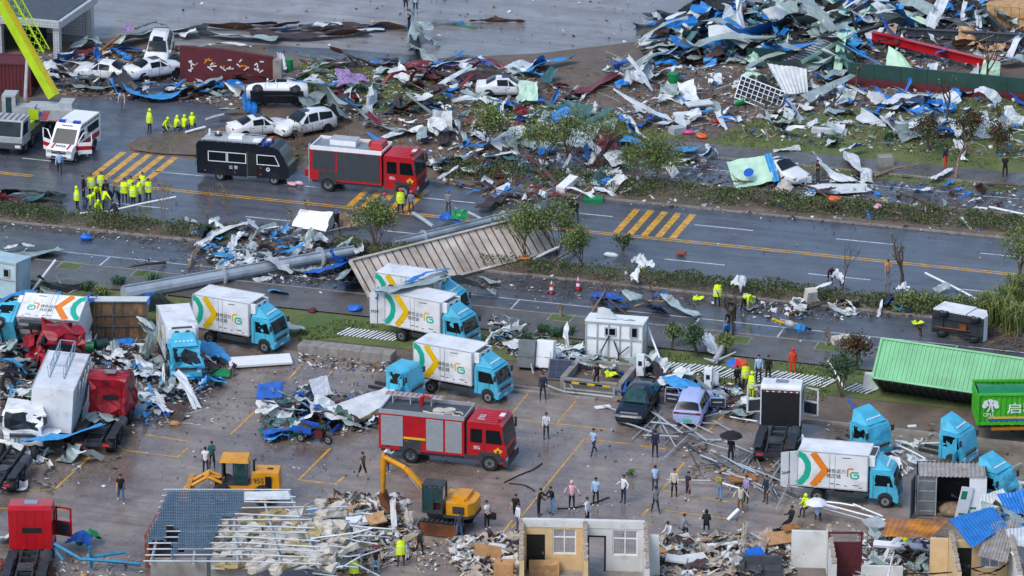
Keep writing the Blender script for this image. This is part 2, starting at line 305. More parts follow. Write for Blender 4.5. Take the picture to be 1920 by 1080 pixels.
for q in ([(1096,823),(960,990)],[(945,784),(1055,796),(1138,805)],[(1098,823),(1183,833)],[(1200,836),(1248,842)],[(992,735),(958,778)],[(1080,752),(1045,793)],[(805,741),(783,765)],[(880,752),(862,772)],
          [(572,676),(540,713)],[(623,695),(598,728)],[(490,760),(432,815)],[(168,857),(102,918)],[(620,840),(560,900)],[(562,900),(628,908)],[(632,906),(645,894)],[(215,842),(330,857)],[(352,840),(332,858)],
          [(272,815),(360,829)],[(1242,920),(1370,942)],[(1245,957),(1368,973)],[(1282,868),(1238,923)],[(1216,954),(1204,968)],[(1352,997),(1412,1003)],[(592,936),(640,946)],[(1360,775),(1328,808)],[(100,918),(45,920)],[(960,976),(940,1003)],[(0,953),(130,955)]):
 pline(q, U(.1,.15))
# manhole covers and slabs let into the pavements
for c in ((700,560),(195,513),(1700,332)):
 tag(rectpx(c,.42,.3, 'manhole_frame',.108, 'concrete'), kind='structure'); rectpx(c,.36,.24, 'manhole_cover',.114, 'paver_grey')
# ------------------------------------------------------------------ vehicles (local frame: x forward, y to the left, z up)
def stroke(b, pts, w, mp, mi=0, closed=False):
 """a mitred band of width w along 2D points, mapped to 3D by mp"""
 n = len(pts); L = []; R = []
 for i in range(n):
  a = V(pts[i - 1]) if i or closed else None; c = V(pts[(i + 1) % n]) if i < n - 1 or closed else None; p = V(pts[i])
  d1 = (p - a).normalized() if a is not None else (c - p).normalized(); d2 = (c - p).normalized() if c is not None else d1
  t = (d1 + d2); t = t.normalized() if t.length > 1e-6 else d1; nn = V((-t.y, t.x)); k = 1 / max(.4, nn.dot(V((-d1.y, d1.x))))
  L.append(p + nn * w / 2 * k); R.append(p - nn * w / 2 * k)
 for i in range(n if closed else n - 1):
  j = (i + 1) % n; b.poly([mp(R[i]), mp(R[j]), mp(L[j]), mp(L[i])], mi)
def arc(cx, cy, r, a0, a1, n=10): return [(cx + r * math.cos(rad(a0 + (a1 - a0) * i / n)), cy + r * math.sin(rad(a0 + (a1 - a0) * i / n))) for i in range(n + 1)]
WHEELS = {}
def wheel(par, x, y, r=.4, w=.26, rimm='rim', dz=0.):
 k = (r, w, rimm)
 if k not in WHEELS:
  b = MB(); s = w / 2
  prof = [(r * .6,-s),(r * .93,-s),(r,-s * .7),(r, s * .7),(r * .93, s),(r * .6, s)]; n = 16
  vs = [(p[0] * math.cos(2 * math.pi * j / n), p[1], p[0] * math.sin(2 * math.pi * j / n)) for p in prof for j in range(n)]
  b.add(vs,[(i * n + j, i * n + (j + 1) % n,(i + 1) * n + (j + 1) % n,(i + 1) * n + j) for i in range(5) for j in range(n)],0, False)
  t = b.build('wheel', 'rubber')
  q = MB(); q.cyl((0,0,0), r * .6, w * .8,14,0, 'y'); q.cyl((0,0,0), r * .24, w * .98,8,1, 'y')
  for j in range(6): a = j * math.pi / 3; q.box((r * .42 * math.cos(a),0, r * .42 * math.sin(a)),(r * .13, w * .84, r * .13),1,(0,-a,0))
  m2 = q.build('rim',[rimm, 'dark_grey']); WHEELS[k] = (t.data, m2.data); bpy.data.objects.remove(t); bpy.data.objects.remove(m2)
 a, c = WHEELS[k]
 o = bpy.data.objects.new('wheel', a); S.collection.objects.link(o); o.parent = par; o.location = (x, y, r + dz)
 i = bpy.data.objects.new('rim', c); S.collection.objects.link(i); i.parent = o; return o
def place(front, rear, xf, xr, y):
 """location and turn of a vehicle from the pixels where two wheels of one side touch the ground"""
 rz = heading(rear, front); A = G(*front); B = G(*rear); m = (A + B) / 2; M = Matrix.Rotation(rz,3, 'Z')
 return m - M @ V(((xf + xr) / 2, y,0)), rz
def jag(b, k, seed, keep=None):
 """dent and crush a mesh builder's points"""
 for i, v in enumerate(b.v):
  p = V(v)
  if keep and keep(p): continue
  n = noise.noise_vector(p * 1.3 + V((seed,0,0))) + noise.noise_vector(p * 3.1 + V((0, seed,0))) * .4; b.v[i] = tuple(p + n * k)
def light_cab(par, col='cyan', defl=True, crush=0., door_open=False, seed=0, nowind=False):
 """forward-control cab: shell, windscreen, windows, doors, grille, lamps, mirrors, roof deflector; x from 0 to 1.6"""
 b = MB(); prof = [(0,.55),(1.38,.55),(1.38,.42),(1.62,.42),(1.66,.95),(1.62,1.22),(1.34,2.1),(1.18,2.22),(0,2.25)]
 b.prism(prof,-.97,.97,0)
 for y in (-.972,.972):
  b.box((1.02, y,1.05),(.03,.012,1.0),1); b.box((.2, y,1.3),(.03,.012,1.5),1)
  s = [(1.03 + .46 * math.cos(t),.55 + .0 + .42 * math.sin(t)) for t in [rad(q) for q in range(0,181,20)]]
  b.poly([(x - .1, y * 1.004, z) for x, z in (s if y < 0 else s[::-1])],1)
 if crush: b.subdiv(2); jag(b, crush, seed, lambda p: p.z < 1.0)
 shell = b.build('cab_shell',[col, 'cont_dark'], par)
 def gl(name, pts, m='glass_cab'):
  q = MB(); q.poly(pts,0)
  if crush: q.subdiv(2); jag(q, crush, seed)
  return q.build(name, m, par)
 if not nowind:
  gl('windscreen',[(1.635,-.86,1.28),(1.635,.86,1.28),(1.365,.82,2.06),(1.365,-.82,2.06)])
 for s in (-1,1):
  pts = [(.28, s * .975,1.32),(1.38, s * .975,1.32),(1.16, s * .975,2.0),(.28, s * .975,2.04)]
  gl('side_window', pts if s < 0 else pts[::-1], 'glass')
 part('rear_window', par, 'glass', lambda q: q.poly([(-.006,.5,1.5),(-.006,-.5,1.5),(-.006,-.5,1.9),(-.006,.5,1.9)]))
 def grille(q):
  q.box((1.66,0,.92),(.04,1.35,.26),0); q.box((1.675,0,1.02),(.04,1.4,.035),1); q.box((1.675,0,.82),(.04,1.2,.03),1)
 part('grille', par,['dark_grey', 'chrome'], grille)
 part('bumper', par,[col, 'c_white'], lambda q: (q.box((1.6,0,.5),(.2,1.98,.26),0), q.box((1.706,0,.48),(.006,.44,.12),1)))
 for s in (-1,1):
  part('headlight', par, 'c_white', lambda q: q.box((1.645, s * .8,.72),(.09,.26,.14)))
  part('mirror', par, 'dark_grey', lambda q: (q.box((1.5, s * 1.12,1.75),(.08,.2,.36)), q.tube([(1.45, s * .97,1.9),(1.5, s * 1.1,1.9)],.02,4)))
 if defl:
  d = MB(); d.add([(.0,-.85,2.26),(1.25,-.82,2.26),(1.25,.82,2.26),(.0,.85,2.26),(-.05,-.7,2.95),(.42,-.62,2.82),(.42,.62,2.82),(-.05,.7,2.95)],
                         [(3,2,1,0),(4,5,6,7),(0,1,5,4),(1,2,6,5),(2,3,7,6),(3,0,4,7)],0)
  for k in range(5):
   y = -.5 + k * .25; d.box((.95, y,2.5),(.1,.12,.06),1,(0, rad(33),0))
  d.build('roof_deflector',[col, 'c_white'], par)
 if door_open:
  f = MB(); f.frame((1.2,-1.0,.62),(.25,-1,0),(0,0,1),.95,1.5,.1,.05,0); f.box((1.2 + .12,-1.46,.98),(.05,.86,.66),0,(0,0, rad(14)))
  f.build('open_door',[col], par)
 return shell
def box_decals(par, side, accent):
 """the livery of one long side of the body, u from the rear (0) to the front (1)"""
 W, Hh, z0, xr, xf = 4.15,2.15,1.0,-2.65,1.5; y = side * 1.064
 def mp(p):
  return (xr + p[0] * W, y, z0 + p[1] * Hh)
 A = W / Hh
 def band(name, pts, w, m):
  q = MB(); stroke(q,[(x * A, v) for x, v in (pts if side < 0 else pts[::-1])], w, lambda p: mp((p[0] / A, p[1])))
  if side > 0: q.f = [f[::-1] for f in q.f]
  return q.build(name, m, par)
 dx = (lambda x: x) if side < 0 else (lambda x: 1 - x)
 fl = side > 0
 X = (lambda p: p) if not fl else (lambda p: (p[0], p[1]))
 band('chevron_marking',[(.215,.985),(.40,.5),(.215,.015)],.19, accent)
 band('swoosh_marking',[(.0,.93),(.085,.86),(.145,.68),(.155,.5),(.13,.3),(.06,.12),(.0,.05)],.17, 'teal')
 band('logo',[(.80,.6),(.735,.6),(.715,.56),(.715,.36)],.05, accent)
 band('logo',[(.87,.5),(.78,.5),(.76,.46),(.76,.37),(.78,.33),(.85,.33),(.87,.37),(.87,.43),(.80,.43)],.045, 'teal')
 for k, t in enumerate(('绿色运力', '供应链')):
  if side < 0: lettering('lettering', t,.285, 'ink', par,(xr + .415 * W, y - .002, z0 + (.455 - k * .15) * Hh),(rad(90),0,0))
  else: lettering('lettering', t,.285, 'ink', par,(xr + .68 * W, y + .002, z0 + (.455 - k * .15) * Hh),(rad(90),0, rad(180)))
 def seams(q):
  for u in (.46,.535): q.box((mp((u,.5))[0], y, z0 + .5 * Hh),(.016,.01, Hh * .96),0)
  for u, v, w in ((.66,.9,.2),(.72,.905,.3),(.83,.13,.35),(.5,.13,.22),(.58,.12,.2),(.9,.07,.18),(.69,.09,.14),(.33,.16,.1)): q.box((mp((u, v))[0], y, z0 + v * Hh),(w,.012,.045),0)
 part('door_seam', par, 'dark_grey', seams)
def box_truck(label, loc, rz, accent='chrome_yellow', tilt=(0,0), cab=True, crush=0., rear_door=False, seed=0, unit=True, door_open=False, cabside=None, group='cyan cab box trucks'):
 t = thing('box_truck', label, 'truck', loc, rz, group, tilt)
 def body(b):
  b.box((-.575,0,2.075),(4.15,2.12,2.15),0)
  for y in (-1.045,1.045): b.box((-.575, y,3.165),(4.15,.05,.05),1); b.box((-.575, y,1.0),(4.17,.07,.07),1)
  for x in (-2.63,1.48):
   for y in (-1.045,1.045): b.box((x, y,2.08),(.06,.05,2.06),1)
 part('cargo_body', t,['white_paint', 'light_grey'], body)
 for s in (-1,1): box_decals(t, s, accent)
 def frame(b):
  for y in (-.38,.38): b.box((.1, y,.72),(5.6,.09,.2),0)
  for x in (-2.2,-.8,.6,1.6): b.box((x,0,.74),(.1,.7,.12),0)
  b.box((.1,-.75,.62),(1.1,.4,.34),0); b.box((.2,.75,.62),(.7,.4,.34),0); b.cyl((-1.45,0,.45),.07,1.5,8,0, 'y'); b.cyl((2.55,0,.45),.06,1.6,8,0, 'y')
 part('chassis', t, 'cont_dark', frame)
 def guard(b):
  for y in (-1.03,1.03):
   b.box((.3, y,.66),(1.9,.03,.3),0)
   for k in range(9): b.box((-2.5 + k * .48, y * 1.04,.985),(.22,.012,.06),1 if k % 2 else 2)
 part('side_guard', t,['dark_grey', 'hazard_red', 'c_white'], guard)
 for x in (-1.45,2.55):
  for s in (-1,1):
   w = wheel(t, x, s * .88,.4,.42 if x < 0 else .24); w.scale = (1, s,1)
 if cab:
  c = bpy.data.objects.new('cab', None); S.collection.objects.link(c); c.parent = t; c.location = (1.62,0,0)
  light_cab(c, 'cyan', True, crush or .03, door_open, seed or len(label))
 if unit:
  def fr(b):
   b.box((1.69,0,2.78),(.36,1.7,.62),0); b.box((1.69,0,3.1),(.3,1.3,.02),1)
   for y in (-.35,.35): b.cyl((1.88, y,2.78),.2,.02,12,1, 'x')
  part('refrigeration_unit', t,['white_clean', 'dark_grey'], fr)
 if rear_door:
  d = part('rear_door', t,['white_paint', 'dark_grey'], lambda b: (b.box((-2.66 - .45,-1.16,2.05),(1.02,.07,2.1),0,(0,0, rad(28))), b.box((-2.66 - .45,-1.205,2.05),(.04,.02,2.1),1,(0,0, rad(28)))))
  lettering('lettering', '2649' if accent == 'orange' else '3924',.26, 'ink', d,(-3.5,-1.435,1.75),(rad(90),0, rad(28)))
  part('rear_door', t,['white_paint'], lambda b: b.box((-2.72,1.35,2.05),(.07,.8,2.1),0,(0,0, rad(20))))
 return t
l, r = place((1647,953),(1543,944),2.55,-1.45,-1.09)
box_truck('box truck with orange chevron, cyan cab and rear doors open by the rainwet lot debris', l, r, 'orange', rear_door=True)
l, r = place((904,756),(815,739),2.55,-1.45,-1.09)
box_truck('yellow chevron box truck standing on the bay lines behind the lower fire engine', l, r)
l, r = place((848,661),(755,642),2.55,-1.45,-1.09)
box_truck('yellow chevron box truck with an open rear door, standing on the grassy verge', l, r, rear_door=True)
l, r = place((836,618),(738,603),2.55,-1.45,-1.09)
box_truck('box truck half hidden behind another, a torn blue and grey sheet over its roof', l, r)
l, r = place((487,662),(399,646),2.55,-1.45,-1.09)
box_truck('yellow chevron box truck with intact cyan cab beside the long white board', l, r)
p = G(330,690); hd = heading((318,640),(338,692))
box_truck('box truck facing the camera with its cyan cab roof crushed in', p + V((0,.6,0)), hd, crush=.34, seed=4)
p = G(62,668)
box_truck('white box truck lying on its side, its orange chevron facing up beside the blue cloth', p + V((.2,.3,.95)), heading((160,600),(30,590)), 'orange', tilt=(rad(64),0))
def loose_cab(label, px, rz, tilt=(0,0), z=0., crush=.05, seed=1, defl=True, door=False, wheels=False, col='cyan', nowind=True):
 t = thing('truck_cab', label, 'truck cab', G(*px) + V((0,0, z)), rz, 'cyan truck cabs torn from their bodies', tilt)
 c = bpy.data.objects.new('cab', None); S.collection.objects.link(c); c.parent = t; c.location = (-.8,0,0)
 light_cab(c, col, defl, crush, door, seed, nowind)
 part('chassis', t, 'cont_dark', lambda b: [b.box((-1.0, y,.55),(2.8,.1,.2)) for y in (-.4,.4)])
 if wheels:
  for s in (-1,1): wheel(t,.2, s * .85,.4,.24)
 return t
loose_cab('loose cyan crew cab with its door hanging open behind the yellow chevron truck',(760,752), heading((735,745),(795,757)), z=.12, defl=False, door=True, wheels=True)
loose_cab('gutted cyan cab standing right behind the orange chevron box truck',(1632,858), heading((1600,840),(1660,862)), z=.1, seed=5, crush=.1)
loose_cab('gutted cyan cab with a person in yellow at its door, below the green dump body',(1795,872), heading((1770,860),(1830,873)), z=.1, seed=7, door=True)
loose_cab('broken cyan cab half buried behind the grey container with a rusty roof',(1868,945), heading((1850,935),(1890,946)), z=.0, seed=9, crush=.18)
# ---- fire engines
def fire_engine(label, loc, rz, kind):
 t = thing('fire_engine', label, 'fire engine', loc, rz, 'fire engines'); L, W = 8.0,2.45; y0 = W / 2
 xb = 1.55
 def body(b):
  b.box((-1.15,0,1.95),(5.3, W,2.3),0); b.box((-1.15,0,.72),(5.1, W - .2,.22),2)
  for s in (-1,1):
   b.box((-1.15, s * (y0 - .04),3.18),(5.3,.1,.26),1)
  b.box((-3.76,0,3.16),(.08, W - .2,.2),1); b.box((1.46,0,3.16),(.08, W - .2,.2),1)
 part('body', t,['red', 'silver_shutter' if kind == 2 else 'white_clean', 'dark_grey'], body)
 part('roof_deck', t, 'steel' if kind == 1 else 'steel_dark', lambda b: b.box((-1.15,0,3.115),(5.1, W - .3,.02)))
 for s in (-1,1):
  y = s * (y0 + .008)
  sh = [(-3.6,-1.95,1.55,2.98),(-1.8,1.35,.95,2.98)] if kind == 1 else [(-3.65,-2.3,1.05,2.95),(-.85,.2,.95,2.95),(.33,1.35,.95,2.95)]
  for x0, x1, z0, z1 in sh:
   def fn(b):
    n = 14
    for k in range(n): b.box(((x0 + x1) / 2, y, z0 + (z1 - z0) * (k + .5) / n),(x1 - x0,.03,(z1 - z0) / n - .015),0)
    b.box(((x0 + x1) / 2, y - s * .012,(z0 + z1) / 2),(x1 - x0,.01, z1 - z0),0)
   part('roller_shutter', t, 'grey_shutter' if kind == 1 else 'silver_shutter', fn)
  def trim(b):
   for k in range(14):
    x = -3.6 + k * .38
    if kind == 1 and -3.1 < x < -1.7: continue
    b.box((x, y,.86 if x > -2 else 1.44),(.18,.02,.05), k % 2 and 0 or 1)
   if kind == 2: b.box((-1.58, y,1.62),(1.35,.02,.13),2)
   else: b.box((-1.15, y,3.05),(5.2,.02,.05),0)
  part('reflective_trim', t,['c_white', 'hazard_red', 'plastic_yellow'], trim)
 c = bpy.data.objects.new('cab', None); S.collection.objects.link(c); c.parent = t; c.location = (1.62,0,0)
 prof = [(0,.62),(1.15,.62),(1.15,.5),(2.4,.5),(2.45,.95),(2.42,1.55),(2.2,2.85),(2.02,3.02),(.05,3.05)]
 def shell(b):
  b.prism(prof,-1.2,1.2,0)
  for s in (-1,1):
   y = s * 1.204; pts = [(1.42 + .66 * math.cos(rad(q)),.5 + .66 * math.sin(rad(q))) for q in range(0,181,15)]
   b.poly([(x, y, z) for x, z in (pts if s < 0 else pts[::-1])],1)
   b.box((.04, y,1.8),(.05,.02,2.4),1); b.box((1.08, y,1.85),(.025,.012,1.9),1)
   if kind == 2: b.box((1.1, y,.8),(2.5,.014,.3),1)
  for k in range(7): b.box((1.0,-.9 + k * .3,3.045),(1.7,.04,.03),0)
 part('cab_shell', c,['red', 'dark_grey'], shell)
 part('windscreen', c, 'glass_cab', lambda b: b.poly([(2.43,-1.1,1.66),(2.43,1.1,1.66),(2.225,1.04,2.8),(2.225,-1.04,2.8)]))
 for s in (-1,1):
  for x0, x1, x2 in ((.25,.98,.98),(1.2,2.22,2.05)):
   q = [(x0, s * 1.206,1.75),(x1, s * 1.206,1.75),(x2, s * 1.206,2.62),(x0, s * 1.206,2.62)]
   part('side_window', c, 'glass', lambda b: b.poly(q if s < 0 else q[::-1]))
  part('headlight', c, 'c_white', lambda b: b.box((2.42, s * .95,.78),(.1,.36,.2)))
  part('mirror', c, 'dark_grey', lambda b: (b.box((2.35, s * 1.38,2.3),(.1,.22,.55)), b.tube([(2.25, s * 1.2,2.6),(2.35, s * 1.36,2.6)],.03,4)))
  y = s * 1.21
  part('emblem', c,['plastic_yellow', 'red'], lambda b: (b.cyl((1.95, y,1.28),.2,.02,10,0, 'y'), b.cyl((1.95, y * 1.002,1.28),.1,.024,8,1, 'y'),[b.box((1.95 + .2 * math.cos(k * 1.2566 + 1.57), y,1.28 + .2 * math.sin(k * 1.2566 + 1.57)),(.12,.018,.12),0,(0, k,0)) for k in range(5)]))
 lettering('lettering', '消防',.24, 'c_white', c,(.42,-1.215,1.36),(rad(90),0,0)); lettering('lettering', '消防',.24, 'c_white', c,(.98,1.215,1.36),(rad(90),0, rad(180)))
 part('bumper', c, 'dark_grey', lambda b: (b.box((2.42,0,.55),(.32,2.44,.34)), b.box((2.46,0,1.15),(.03,1.5,.3))))
 part('roof_lamp_bar', c,['red', 'c_white'], lambda b: (b.box((1.95,0,3.16),(.28,1.5,.14),0), b.box((1.95,-.1,3.24),(.3,.5,.06),1)))
 if kind == 2: lettering('lettering', 'J155',.5, 'c_white', c,(.9,-.75,3.07),(0,0, rad(90)))
 for x, w in ((-2.5 if kind == 1 else -1.85,.55),(3.05,.32)):
  for s in (-1,1):
   part('wheel_arch', t, 'dark_grey', lambda b: b.box((x, s * (y0 - .02),1.1 if kind == 2 or x > 0 else 1.05),(1.35,.06,.9 if x < 0 else .2)))
   wheel(t, x, s * (y0 - w / 2 + .02),.52, w, 'rim' if kind == 1 else 'mid_grey')
 if kind == 2:
  def lad(b):
   for yy in (.45,.62,.8,.97): b.box((-2.1, yy,3.62),(3.6,.05,.07),0)
   for k in range(12): b.box((-3.8 + k * .31,.7,3.66),(.04,.56,.03),1)
   for x in (-3.4,-2.3,-1.0): b.box((x,.7,3.35),(.05,.6,.46),0)
  part('ladder', t,['light_grey', 'hazard_red'], lad)
  part('monitor', t, 'red', lambda b: (b.cyl((-1.6,.45,3.4),.14,.55,8), b.tube([(-1.6,.45,3.6),(-1.4,.3,3.8),(-1.0,.2,3.75)],.09,6)))
  part('hose', t, 'insul', lambda b: (b.cyl((-.3,-.35,3.2),.38,.14,14), b.cyl((.35,-.3,3.24),.36,.2,14), b.tube([(.9 + .3 * math.cos(k * .5),-.5 + .3 * math.sin(k * .5),3.17) for k in range(12)],.06,5), b.tube([(-1.2,-.6,3.17),(-.7,-.8,3.17),(.2,-.85,3.2)],.07,5)))
 else:
  part('roof_locker', t,['white_clean', 'light_grey'], lambda b: (b.box((-1.7,.3,3.34),(1.9,.95,.42),0), b.box((-1.7,.3,3.565),(1.96,1.0,.03),1)))
  part('roof_tarpaulin', t, 'red', lambda b: (b.box((.9,.1,3.35),(.95,1.5,.5),0, None,.8,.8), b.box((.3,.5,3.3),(.4,.7,.35),0,(0,.2,0))))
  def lad(b):
   for yy in (-1.05,-.72): b.box((-3.92, yy,2.0),(.06,.05,2.7),0)
   for k in range(9): b.box((-3.92,-.885,.8 + k * .31),(.05,.3,.05),0)
  part('rear_ladder', t, 'light_grey', lad)
  w = wheel(t,-4.15,.2,.5,.3); w.location.z = 1.75; w.rotation_euler = (0,0, rad(90))
  part('winch', t,['dark_grey', 'red', 'c_white'], lambda b: (b.box((-4.0,.1,2.9),(.5,.6,.6),0), b.box((-4.1,.15,1.0),(.7,1.3,.5),1), b.box((-4.46,.15,1.05),(.02,.8,.06),2)))
 return t
l, r = place((738,371),(632,361),3.05,-2.5,-1.22); fire_engine('red fire engine with dark shutters on the road behind the police van', l, r,1)
l, r = place((908,883),(779,870),3.05,-1.85,-1.22); fire_engine('red fire engine with silver shutters and roof ladder in the wet lot', l, r,2)
# ---- police bus
def police_bus():
 l, r = place((512,347),(413,339),2.35,-1.65,-1.0)
 t = thing('police_bus', 'dark navy police minibus with white framed windows on the wet road', 'bus', l, r); W = 1.0
 prof = [(-3.3,.45),(3.1,.45),(3.45,.6),(3.52,1.1),(3.42,1.4),(3.08,2.15),(2.72,2.62),(2.3,2.8),(-3.15,2.85),(-3.35,2.6)]
 def sh(b):
  b.prism(prof,-W, W,0)
  for x in (2.35,-1.65):
   for s in (-1,1):
    q = [(x + .5 * math.cos(rad(k)),.45 + .48 * math.sin(rad(k))) for k in range(0,181,15)]; b.poly([(a, s * (W + .003), z) for a, z in (q if s < 0 else q[::-1])],1)
 part('body', t,['navy', 'black'], sh)
 for s in (-1,1):
  y = s * (W + .006)
  for pts in ([(-2.45,1.45),(-1.12,1.45),(-1.12,2.15),(-2.45,2.15)],[(-1.02,1.45),(.32,1.45),(.32,2.15),(-1.02,2.15)],[(1.15,1.45),(2.78,1.45),(2.45,2.15),(1.15,2.15)]):
   w = part('window', t, 'glass', lambda b: b.poly([(x, y, z) for x, z in (pts if s < 0 else pts[::-1])]))
   part('window_frame', w, 'c_white', lambda b: stroke(b, pts,.06, lambda p: (p[0], y * 1.004, p[1]),0, True) if s < 0 else stroke(b, pts[::-1],.06, lambda p: (p[0], y * 1.004, p[1]),0, True))
  part('sliding_door', t,['black', 'mid_grey'], lambda b: (b.box((.75, s * (W - .01),1.4),(.66,.03,1.75),0), b.box((.42, s * (W + .006),1.4),(.03,.02,1.8),1), b.box((.75, s * (W + .02),.5),(.7,.06,.05),1)))
  part('badge', t,['c_white', 'blue'], lambda b: (b.cyl((1.95, y,1.12),.15,.02,8,0, 'y'), b.cyl((1.95, y,1.15),.08,.026,6,1, 'y')))
  part('marker_lamp', t, 'plastic_orange', lambda b: [b.box((x, y, z),(.1,.02,.06)) for x, z in ((-2.7,.72),(-.5,.72),(1.4,.72),(1.4,1.2))])
  part('headlight', t, 'c_white', lambda b: b.box((3.33, s * .78,.92),(.3,.3,.2),0,(0,0,0)))
 lettering('lettering', '公 安',.3, 'c_white', t,(-.95,-W - .01,.98),(rad(90),0,0)); lettering('lettering', '公 安',.3, 'c_white', t,(.1, W + .01,.98),(rad(90),0, rad(180)))
 part('windscreen', t, 'glass_green', lambda b: b.poly([(3.435,-.9,1.42),(3.435,.9,1.42),(2.765,.82,2.6),(2.765,-.82,2.6)]))
 def rack(b):
  b.box((-.9,0,2.9),(4.2,1.7,.05),0)
  for y in (-.9,.9): b.tube([(-3.0, y,3.0),(1.3, y,3.0)],.03,5,0)
  for k in range(8):
   for y in (-.9,.9): b.box((-2.9 + k * .58, y,2.92),(.04,.04,.16),0)
  b.box((-.7,.2,3.02),(1.1,.8,.2),1, None,.85,.85); b.cyl((-2.1,.3,3.0),.28,.14,12,2); b.cyl((-2.1,.3,3.14),.1,.2,8,1); b.box((1.0,-.3,3.0),(.6,.5,.14),1); b.tube([(-2.7,.2,2.95),(-2.7,.2,3.4)],.08,6,1)
 part('roof_rack', t,['light_grey', 'white_clean', 'dark_grey'], rack)
 part('light_bar', t,['blue_light', 'red', 'white_clean'], lambda b: (b.box((1.75,-.55,2.92),(.3,.5,.18),0), b.box((1.75,0,2.92),(.3,.5,.18),2), b.box((1.75,.55,2.92),(.3,.5,.18),1)))
 for x in (2.35,-1.65):
  for s in (-1,1): wheel(t, x, s * .88,.37,.24)
police_bus()
# ---- ambulance
def ambulance():
 rz = heading((165,265),(122,296)); t = thing('ambulance', 'white ambulance with red stripe, blue roof lamps and front doors open', 'ambulance', G(138,290), rz); W = .98
 prof = [(-2.7,.4),(2.45,.4),(2.62,.6),(2.6,1.0),(2.4,1.2),(1.75,1.35),(.95,2.25),(.6,2.55),(-2.6,2.55),(-2.75,2.3)]
 def sh(b):
  b.prism(prof,-W, W,0)
  for x in (1.75,-1.6):
   for s in (-1,1):
    q = [(x + .45 * math.cos(rad(k)),.4 + .45 * math.sin(rad(k))) for k in range(0,181,15)]; b.poly([(a, s * (W + .004), z) for a, z in (q if s < 0 else q[::-1])],1)
 part('body', t,['white_clean', 'black'], sh)
 part('windscreen', t, 'glass_cab', lambda b: b.poly([(1.75,-.86,1.365),(1.75,.86,1.365),(.98,.8,2.235),(.98,-.8,2.235)]))
 for s in (-1,1):
  y = s * (W + .006)
  for pts in ([(-2.4,1.5),(-.35,1.5),(-.35,2.1),(-2.4,2.1)],[(.2,1.42),(1.5,1.42),(.85,2.1),(.2,2.1)]): part('side_window', t, 'glass', lambda b: b.poly([(x, y, z) for x, z in (pts if s < 0 else pts[::-1])]))
  part('red_stripe', t, 'red', lambda b: (b.box((-.35, y,1.05),(4.2,.01,.38)), b.box((2.1, s * .6,1.285),(.75,.12,.02),0,(0, rad(13),0))))
  part('lettering', t, 'navy', lambda b: [b.box((-2.4 + k * .26, y,2.34),(.15,.012,.16)) for k in range(13)])
  part('headlight', t, 'light_grey', lambda b: b.box((2.5, s * .75,1.0),(.24,.36,.2)))
  def door(b):
   a = rad(62) * s; d = V((-math.cos(a), math.sin(a),0)); M = Matrix.Rotation(math.atan2(d.y, d.x),3, 'Z'); o = V((1.45, s * (W + .02),0))
   b.box(o + d * .5 + V((0,0,1.02)),(1.0,.06,.3),1, M); b.box(o + d * .5 + V((0,0,.72)),(1.0,.06,.29),0, M); b.box(o + d * .5 + V((0,0,1.3)),(1.0,.06,.25),0, M)
   b.tube([o + V((0,0,1.4)), o + d * .45 + V((0,0,2.15)), o + d * 1.0 + V((0,0,2.15)), o + d + V((0,0,1.4))],.045,5,0)
  part('open_door', t,['white_clean', 'red'], door)
 part('grille', t,['dark_grey', 'chrome'], lambda b: (b.box((2.58,0,.95),(.08,1.1,.22),0), b.box((2.625,0,1.0),(.02,1.1,.04),1), b.box((2.6,0,.6),(.06,1.2,.16),0)))
 part('lettering', t, 'ink', lambda b: [b.box((2.1 + .02 * (k % 2),-.35 + .2 * k,1.305),(.14,.12,.012),0,(0, rad(13),0)) for k in range(4)] + [b.box((.79,-.4 + .14 * k,2.42),(.09,.09,.02),0,(0, rad(45),0)) for k in range(6)])
 part('light_bar', t,['blue_light', 'c_white'], lambda b: (b.box((.45,-.55,2.64),(.3,.5,.16),0), b.box((.45,0,2.62),(.26,.55,.12),1), b.box((.45,.55,2.64),(.3,.5,.16),0)))
 for x in (1.75,-1.6):
  for s in (-1,1): wheel(t, x, s * .86,.36,.24)
ambulance()
